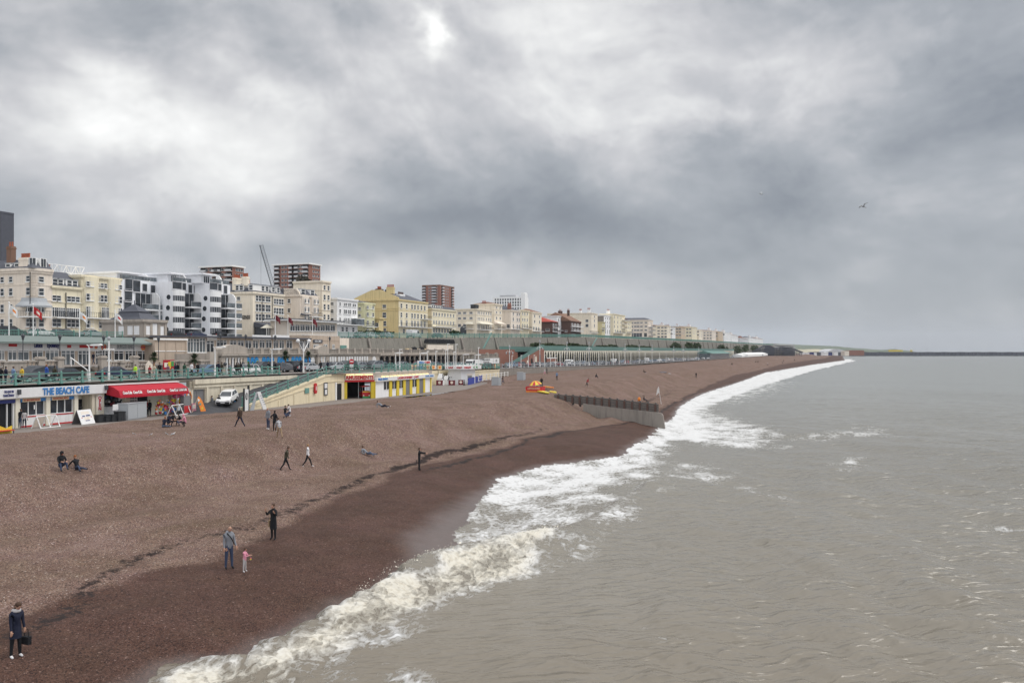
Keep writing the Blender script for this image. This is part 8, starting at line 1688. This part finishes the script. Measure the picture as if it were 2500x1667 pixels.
# ------------------------------------------------------------------ grey lockers, groyne, lifeguard post, gulls
for u0, u1, v0, v1, w2, lab in ((1200, 1217, 921, 941, 1223, 'grey steel cabinet on the shingle, nearer of two'), (1262, 1277, 909, 928, 1281, 'grey steel cabinet on the shingle, farther of two')):
 p = hit((u0 + u1) / 2, v1); Y = p.y; wd = (u1 - u0) / F * Y; h = (v1 - v0) / F * Y; o = bpy.data.objects.new('beach_cabinet', None); COL.objects.link(o); o.location = (p.x, p.y, p.z); tag(o, lab, 'cabinet', 'grey steel cabinets on the shingle')
 b = MB(); b.box(-wd / 2, wd / 2, 0, 1.2, -.3, h); b.box(-wd / 2 - .04, wd / 2 + .04, -.04, 1.24, h, h + .07); b.box(-wd / 2 + .1, wd / 2 - .1, -.02, -.001, .1, h - .12); b.build('body', M['pale_grey' if False else 'lead'], o); b = MB(); b.add([(wd / 2 + .01, 0, 0), (wd / 2 + .55, .5, 0), (wd / 2 + .55, .5, h), (wd / 2 + .01, 0, h)], [(0, 1, 2, 3)]); b.build('door', M['lead'], o)
p = hit(1120, 947); q = tag(MB().prism([(-2.2, -.2), (2.6, -.2), (2.6, .12), (-.2, .3), (-2.2, .62)], -.15, .15, 'y').build('driftwood_beam', M['stone_dark'], None, tuple(p)), 'dark timber beam lying on the shingle before the golf yard', 'beam')
gs = 110.5; tA, tB = 37.2, 22.4
c = Wl('groyne', 'dark timber groyne with concrete footing running down to the surf', 'groyne', gs, tA, gs - .3, tB, 0.0); L = c.L
zt = lambda x: float(np.interp(x, [0, L * .55, L], [4.5, 4.05, 3.45])); zl = lambda x: float(np.interp(x, [0, L * .25, L * .55, L], [4.2, 3.4, 2.93, 2.5])); b = MB(); n = 24
for i in range(n):
 x0, x1 = L * i / n, L * (i + 1) / n; k = 4
 for r0 in range(k):
  lo0, lo1 = zl(x0) - .3 + (zt(x0) - zl(x0) + .3) * r0 / k, zl(x1) - .3 + (zt(x1) - zl(x1) + .3) * r0 / k; hi0, hi1 = zl(x0) - .3 + (zt(x0) - zl(x0) + .3) * (r0 + 1) / k - .03, zl(x1) - .3 + (zt(x1) - zl(x1) + .3) * (r0 + 1) / k - .03
  b.add([(x0, 0, lo0), (x1, 0, lo1), (x1, 0, hi1), (x0, 0, hi0), (x0, .12, lo0), (x1, .12, lo1), (x1, .12, hi1), (x0, .12, hi0)], [(0, 1, 2, 3), (7, 6, 5, 4), (3, 2, 6, 7), (1, 5, 6, 2), (0, 3, 7, 4)])
pal('groyne_wood', (.115, .105, .098), .85, .3, 1.2, fine=.25); b.build('planking', M['groyne_wood'], c.r); c.r.rotation_euler.z = c.r.rotation_euler.z
for i in range(14): x = L * (i + .6) / 14; MB().box(x - .13, x + .13, .12, .36, zl(x) - .6, zt(x) + .1).build('post', M['groyne_wood'], c.r); MB().box(x - .12, x + .12, -.2, -.002, zl(x) - .4, zt(x) - .12).build('post', M['dark_brick'], c.r)
b = MB(); x0 = L * .30; b.prism([(x0, .2), (L + 1.1, -.6), (L + .7, 2.0), (L + .5, 2.25), (L, 2.35), (L * .55, zl(L * .55) - .06), (x0, zl(x0) - .06)], -.62, -.21, 'y'); b.build('concrete_footing', M['stone_dark'], c.r)
p = hit(1232 * K, 903 * K); px_z = p.z
def at_beach(u, v, dy=0): q = hit(u * K, v * K); return q
o = bpy.data.objects.new('lifeguard_windbreak', None); COL.objects.link(o); o.location = at_beach(1230, 901); tag(o, 'red lettered windbreak of the lifeguard post', 'windbreak'); o.rotation_euler = (0, 0, -R(14)); o.scale = (.74, .74, .74)
b = MB(); b.prism([(-2.0, .35), (1.35, .25), (1.35, 1.15), (-1.9, 1.25), (-2.15, .9)], 0, .06, 'y', 0); b.prism([(-2.0, .0), (1.35, -.1), (1.35, .249), (-2.0, .349)], 0, .06, 'y', 1); b.add([(1.36, 0, -.1), (1.7, 1.6, 0), (1.7, 1.6, 1.2), (1.36, 0, 1.15)], [(0, 1, 2, 3)], 0); b.build('fabric', [M['sign_red'], M['orange']], o); lettering('LIFEGUARD', .5, M['board_cream'], o, (-.35, -.03, .78), bold=.01, width=2.6)
o = bpy.data.objects.new('lifeguard_parasol', None); COL.objects.link(o); o.location = at_beach(1232, 899) + Vector((0, .7, 0)); tag(o, 'red and yellow segmented parasol of the lifeguard post', 'parasol'); o.scale = (.68, .68, .78); o.rotation_euler = (.12, -.14, 0); b = MB(); b.lathe([(1.55, 1.45), (.8, 1.95), (.04, 2.2)], (0, 0, 0), 0, 12)
for i in range(len(b.m)): b.m[i] = i % 12 % 2
b.build('canopy', [M['sign_red'], M['yellow']], o); MB().tube((0, 0, -.2), (0, 0, 2.2), .04).build('pole', M['white_paint'], o)
pal('board_yellow', (.72, .60, .06), .4, .06, 2)
def rescue_board(u0, u1, v0, v1, m, lab, dz=.12):
 a, e = at_beach(u0, v0), at_beach(u1, v1); d = (e - a); Lb = d.length; o = bpy.data.objects.new('rescue_board', None); COL.objects.link(o); o.location = (a + e) / 2 + Vector((0, 0, dz)); o.rotation_euler = (0, -math.asin(max(-1, min(1, d.z / Lb))), math.atan2(d.y, d.x)); tag(o, lab, 'rescue board', 'rescue boards lying by the lifeguard post')
 pts = [(-Lb / 2, 0), (-Lb * .42, -.26), (-Lb * .15, -.36), (Lb * .2, -.36), (Lb * .42, -.22), (Lb / 2, 0), (Lb * .42, .22), (Lb * .2, .36), (-Lb * .15, .36), (-Lb * .42, .26)]; MB().prism(pts, 0, .16, 'z').build('deck', M[m], o); MB().box(-Lb * .2, Lb * .1, -.1, .1, .161, .19).build('grip_pad', M['orange' if m != 'orange' else 'yellow'], o)
rescue_board(1222, 1262, 897, 906, 'board_yellow', 'long yellow rescue board in front of the red windbreak'); rescue_board(1249, 1271, 892, 895, 'orange', 'orange rescue board behind the red windbreak', .25); rescue_board(1264, 1276, 900, 903, 'board_yellow', 'yellow rescue board half buried beyond the lettered windbreak', .02)
p = at_beach(1519, 928); o = bpy.data.objects.new('beach_flag', None); COL.objects.link(o); o.location = p; tag(o, 'small white flag on a leaning stick past the groyne end', 'flag'); MB().tube((0, 0, -.2), (-.5, 0, 3.2), .03).build('pole', M['white_paint'], o); MB().add([(-.5, 0, 3.2), (-.42, .02, 2.1), (-.9, .3, 1.6), (-.75, .1, 2.6)], [(0, 1, 2, 3)]).build('flag', M['sign_white'], o)
p = at_beach(1468, 921); tag(MB().ball((0, 0, .35), .4, 0, 6, .7, .7, 1).build('orange_buoy', M['orange'], None, tuple(p)), 'orange marker at the sea end of the groyne', 'marker')
for u0, u1, v, lab, m in ((1514, 1532, 855, 'dark flat heap of netting on the distant shingle', 'slate'), (1533, 1541, 858, 'pale plank beside the dark heap on the distant shingle', 'lead')):
 p = at_beach((u0 + u1) / 2, v); k = (u1 - u0) * K / F * p.y; tag(MB().ball((0, 0, 0), k / 2, 0, 8, 1, 1.8, .18).build('netting_heap' if m == 'slate' else 'plank', M[m], None, tuple(p)), lab, 'debris')
def gull(p, rz, label, fly=False, bank=0, s=1.0, m='sign_white', group=None):
 o = bpy.data.objects.new('gull', None); COL.objects.link(o); o.location = p; o.rotation_euler = (bank, 0, rz); o.scale = (s, s, s); tag(o, label, 'gull', group); b = MB(); z = 0 if fly else .2
 b.lathe([(.01, -.28), (.06, -.16), (.085, 0), (.06, .14), (.045, .2)], (0, 0, 0), 0, 8);
 for i, (x, y, q) in enumerate(b.v): b.v[i] = (q, y, x * .9 + z + q * (.15 if fly else .35))
 n0 = len(b.v); b.ball((.24, 0, z + (.06 if fly else .17)), .055, 0, 8); b.add([(-.26, -.04, z - .06), (-.26, .04, z - .06), (-.42, .06, z - .09), (-.42, -.06, z - .09)], [(0, 1, 2, 3)], 0); body = b.build('body', M[m], o, smooth=True)
 MB().tube((.28, 0, z + (.055 if fly else .165)), (.36, 0, z + (.045 if fly else .15)), .016, 0, 5, .004).build('beak', M['yellow'], o)
 if fly:
  for sd in (-1, 1): q = MB(); q.add([(.10, sd * .04, .03), (-.10, sd * .04, .02), (-.06, sd * .34, .22), (.12, sd * .36, .24), (-.12, sd * .74, .16), (-.02, sd * .72, .18), (-.16, sd * .78, .14)], [(0, 1, 2, 3), (3, 2, 4, 5), (5, 4, 6)]); q.build('wing', M['lead'], o)
 else:
  for sd in (-1, 1): q = MB(); q.ball((-.03, sd * .075, z), .17, 0, 6, 1.1, .16, .45); q.build('wing', M['lead' if m == 'sign_white' else 'stone_dark'], o); MB().tube((.0, sd * .03, 0), (.0, sd * .03, z - .05), .01, 0, 4).build('leg', M['orange'], o)
 return o
gull(onb(397, 1000), R(30), 'white gull standing in front of the seated group', s=.62); gull(onb(383, 999), R(150), 'grey gull beside the white one near the seated group', m='lead', s=.5); gull(onb(346, 1001), R(10), 'pale grey gull walking left of the seated group', m='pale_grey', s=.5); gull(onb(308, 999), R(200), 'small grey gull farthest left on the shingle', m='lead', s=.5)
def pw2(u, v, Y): return Vector(((u * K - CU) / F * Y, Y, zat(v * K, Y)))
gull(pw2(1983, 475, 95), R(200), 'flying gull with raised wings, lower right of two in the sky', True, R(14), m='shutter_grey'); gull(pw2(1749, 446, 120), R(160), 'smaller flying gull, upper left of two in the sky', True, -R(24), m='shutter_grey')
# ------------------------------------------------------------------ beyond: hill, marina, breakwater
def field_mat(name, a, b_, sc_):
 m, t = new_mat(name); pos = t.n('ShaderNodeNewGeometry').outputs['Position']; n = t.noise(t.vm('MULTIPLY', pos, (sc_, sc_, 0)), 1, 5, .6).outputs[0]; c = t.ramp(n, [(.42, a), (.55, b_)]); p = t.n('ShaderNodeBsdfPrincipled', {'Base Color': c, 'Roughness': .9}); t.n('ShaderNodeOutputMaterial', {0: p.outputs[0]}); M[name] = m
field_mat('hill_green', (.055, .085, .05), (.10, .12, .075), .006); field_mat('chalk', (.42, .38, .28), (.30, .28, .20), .01); field_mat('town_grey', (.17, .16, .155), (.10, .10, .095), .02)
def ridge(name, prof, Y0, Y1, m, rough=0):
 """prof: (u, v) skyline in 2500 px; the ridge line stands at Y1, its foot at Y0"""
 us = np.linspace(prof[0][0], prof[-1][0], 60); vs = np.interp(us, [p[0] for p in prof], [p[1] for p in prof]) + rough * np.array([vnoise(np.array([u / 9.0]), np.array([1.0]))[0] for u in us]); V = []
 for k in (0, .4, .8, 1, 1.5):
  for u, v in zip(us, vs):
   Y = Y0 + (Y1 - Y0) * k; zr = zat(v, Y1); z = 2 + (zr - 2) * min(1, k) ** .8 if k <= 1 else zr - 25; V.append(((u - CU) / F * Y, Y, z))
 return tag(np_mesh(name, np.array(V), grid_faces(5, 60), M[m]), kind='structure')
ridge('hill', [(1800, 843), (1880, 838), (1960, 842), (2040, 845), (2100, 851), (2160, 854), (2182, 851.5), (2200, 854), (2230, 858)], 2600, 4200, 'hill_green', .5)
ridge('hillside_town', [(1780, 846), (1850, 839), (1900, 840), (1938, 842), (1942, 850)], 1700, 2300, 'town_grey', 1.2)
ridge('chalk_cliff', [(1938, 853), (1990, 852), (2040, 855), (2062, 857.4), (2075, 858)], 2300, 2500, 'chalk', .6)
rg = random.Random(4)
def far_box(name, u0, u1, v0, v1, Y, m, label, cat, dep=20, group=None, roof=None):
 x0, x1 = (u0 - CU) / F * Y, (u1 - CU) / F * Y; o = bpy.data.objects.new(name, None); COL.objects.link(o); o.location = (x0, Y, zat(v1, Y)); tag(o, label, cat, group); h = zat(v0, Y) - zat(v1, Y); b = MB(); b.box(0, x1 - x0, 0, dep, -3, h); b.build('wall', M[m], o)
 b = MB(); b.prism([(-.5, h), (x1 - x0 + .5, h), ((x1 - x0) * .85, h + (h * .25 if roof else .4)), ((x1 - x0) * .15, h + (h * .25 if roof else .4))], -.4, dep, 'y'); b.build('roof', M[roof or m], o)
far_box('marina_store', 2073, 2110, 855.5, 864, 1750, 'red_brick', 'low red brick store building at the marina', 'store'); far_box('marina_store', 2062, 2073, 857, 865, 1740, 'cream_pink', 'pale building beside the red brick marina store', 'building')
for i, u in enumerate((1958, 1968, 1977, 1988, 1996, 2006, 2016, 2024, 2036, 2046)): far_box('marina_shed', u, u + 6 + i % 3 * 2, 860 + i % 2, 865, 1500 + 20 * i, ['white_wall', 'white_wall', 'navy', 'white_wall', 'slate'][i % 5], ['tiny white', 'tiny pale', 'tiny dark blue', 'tiny bright white', 'tiny dark'][i % 5] + ' marina shed beside the distant shingle', 'shed', 10, 'tiny marina sheds beyond the beach')
b = MB(); n = 14; Yq = 1900; pts = [((u - CU) / F * Yq, zat(v, Yq)) for u, v in ((2020, 861), (2026, 855), (2036, 852), (2050, 852), (2060, 856), (2066, 861))]; tag(MB().prism(pts, 0, 60, 'y').build('curved_hall', M['pale_grey'], None, (0, Yq, 0)), 'pale curved roof hall at the marina', 'hall')
x0 = (2030 - CU) / F * 1700; Yb = 1790
o = bpy.data.objects.new('breakwater', None); COL.objects.link(o); o.location = (x0, 1700, 0); tag(o, 'long dark breakwater wall closing the horizon on the right', 'breakwater'); b = MB(); n = 60; dx_ = (2620 - 2030) / F * Yb / n
for i in range(n): b.box(i * dx_ + .4, (i + 1) * dx_ - .4, 90 - i * .0, 104, -2, 8.3 + .4 * (i % 4 == 0), 0)
b.box(0, n * dx_, 92, 110, -2, 7.4, 0); b.build('wall', M['slate'], o); b = MB(); [b.tube((60 + i * 14.0, 120, 8), (60 + i * 14.0, 120, 16 + (i * 7 % 5)), .12, 0, 4) for i in range(15)]; b.build('masts', M['lead'], o)
b = MB(); b.box((2175 - CU) / F * 1800 - x0, (2208 - CU) / F * 1800 - x0, 108, 112, 9.5, 13.0); b.box((2228 - CU) / F * 1800 - x0, (2232 - CU) / F * 1800 - x0, 108, 112, 9.5, 13.0); b.build('yellow_panels', M['yellow'], o)
b = MB(); b.prism([(-120, -1), (0, 5), (0, -2)], 60, 95, 'y'); b.build('rock_foot', M['slate'], o)
# marquees and the timber coaster near the end of the beach
def marquee(u0, u1, v0, v1, t, lab):
 s0, s1 = at_t(u0, t)[0], at_t(u1, t)[0]; Y = at_t(u0, t)[1]; r_ = root('marquee', s0, t, zat(v1, Y), lab, 'marquee', 'white marquees near the end of the beach'); h = zat(v0, Y) - zat(v1, Y); L = s1 - s0; b = MB(); b.box(0, L, 0, 12, -1, h * .6); b.prism([(0, h * .6), (6, h), (12, h * .6)], 0, L, 'x'); b.build('canvas', M['white_paint'], r_); MB().box(L * .45, L * .5, -.1, 0, 0, h * .5).build('doorway', M['lead'], r_)
marquee(1826, 1890, 861, 871, 84, 'long low white marquee on the edge of the distant shingle'); marquee(1812, 1826, 864, 871, 86, 'small white marquee left of the long one'); marquee(1891, 1905, 866, 872, 84, 'small white tent right of the long marquee')
s, Y = at_t(1765, 86); r_ = root('beach_cafe_pavilion', s, 86, float(zroad(s)), 'low pavilion with bright teal roof past the end of the arches', 'pavilion'); MB().box(-70, 40, 0, 10, 0, 4).build('wall', M['glass_pale'], r_); MB().prism([(-2, 4), (5, 6), (12, 4)], -70, 40, 'x').build('roof', M['teal_dark'], r_)
Yc = 1050; x0 = (1815 - CU) / F * Yc; o = bpy.data.objects.new('timber_coaster', None); COL.objects.link(o); o.location = (x0, Yc, 6); tag(o, 'dark humped timber coaster frame beyond the marquees', 'fairground ride'); b = MB(); prof = [((u - 1815) / F * Yc, zat(v, Yc) - 6) for u, v in ((1815, 868), (1850, 853), (1868, 843.5), (1880, 844), (1892, 850), (1910, 847), (1925, 849), (1940, 852), (1960, 860))]
for (xa, za), (xb, zb) in zip(prof, prof[1:]):
 for k in range(5): f = k / 5; x = xa + (xb - xa) * f; z = za + (zb - za) * f; b.tube((x, 0, -3), (x, 0, z), .35, 0, 4); b.tube((x, 6, -3), (x, 6, z), .35, 0, 4); b.tube((x, 0, z * .5), (x + (xb - xa) / 5, 0, z), .25, 0, 4); b.tube((x, 0, z * .1), (x + (xb - xa) / 5, 0, z * .55), .25, 0, 4)
 b.tube((xa, 0, za), (xb, 0, zb), .6, 0, 5); b.tube((xa, 6, za), (xb, 6, zb), .6, 0, 5)
b.build('track', M['slate'], o); b = MB(); b.prism([(-8, -3), (68, -3), (68, 4), (40, 8), (10, 6)], 8, 9, 'y'); b.build('backing_hut', M['stone_dark'], o)
# spray thrown up along the breaking wave
rg = np.random.RandomState(9); b = MB(); crx = np.array(CR)
for i in range(500):
 k = rg.uniform(5, 10.2); j = int(k); p = crx[j] + (crx[j + 1] - crx[j]) * (k - j); hg = float(np.interp(k, range(15), [.15, .2, .26, .33, .42, .55, .72, .90, .98, .95, .80, .36, .45, .62, 0])); d = rg.normal(0, .16); n_ = np.array([-(crx[j + 1] - crx[j])[1], (crx[j + 1] - crx[j])[0]]); n_ = n_ / np.linalg.norm(n_)
 s_, t_ = ST(p[0], p[1]); z = float(beach_z(s_, t_)); z = max(0, min(z, 1)) + hg * (1.0 + abs(rg.normal(0, .16))) * math.exp(-(d / .7) ** 2) + rg.uniform(-.15, .16); r0 = abs(rg.normal(0, .014)) + .006
 q = (p[0] + n_[0] * (d - .25), p[1] + n_[1] * (d - .25), z); a = rg.normal(0, 1, (4, 3)); a /= np.linalg.norm(a, axis=1)[:, None]; b.add([tuple(np.array(q) + r0 * a[m_] * 1.3) for m_ in range(4)], [(0, 1, 2), (0, 2, 3), (0, 3, 1), (1, 3, 2)])
pal('spray', (.78, .74, .64), .8, .05, 2); tag(b.build('spray', M['spray'], None), 'white spray thrown up along the breaking wave', 'spray', kind='stuff')
# ------------------------------------------------------------------ air
m = bpy.data.materials.new('haze'); m.use_nodes = True; t = NT(m.node_tree); pv = t.n('ShaderNodeVolumePrincipled', {'Color': (.80, .86, .95, 1), 'Density': .00006, 'Anisotropy': .1}); t.n('ShaderNodeOutputMaterial', {'Volume': pv.outputs[0]})
tag(MB().box(-4000, 9000, -60, 12000, -3.5, 260).build('haze', m, None), kind='stuff')
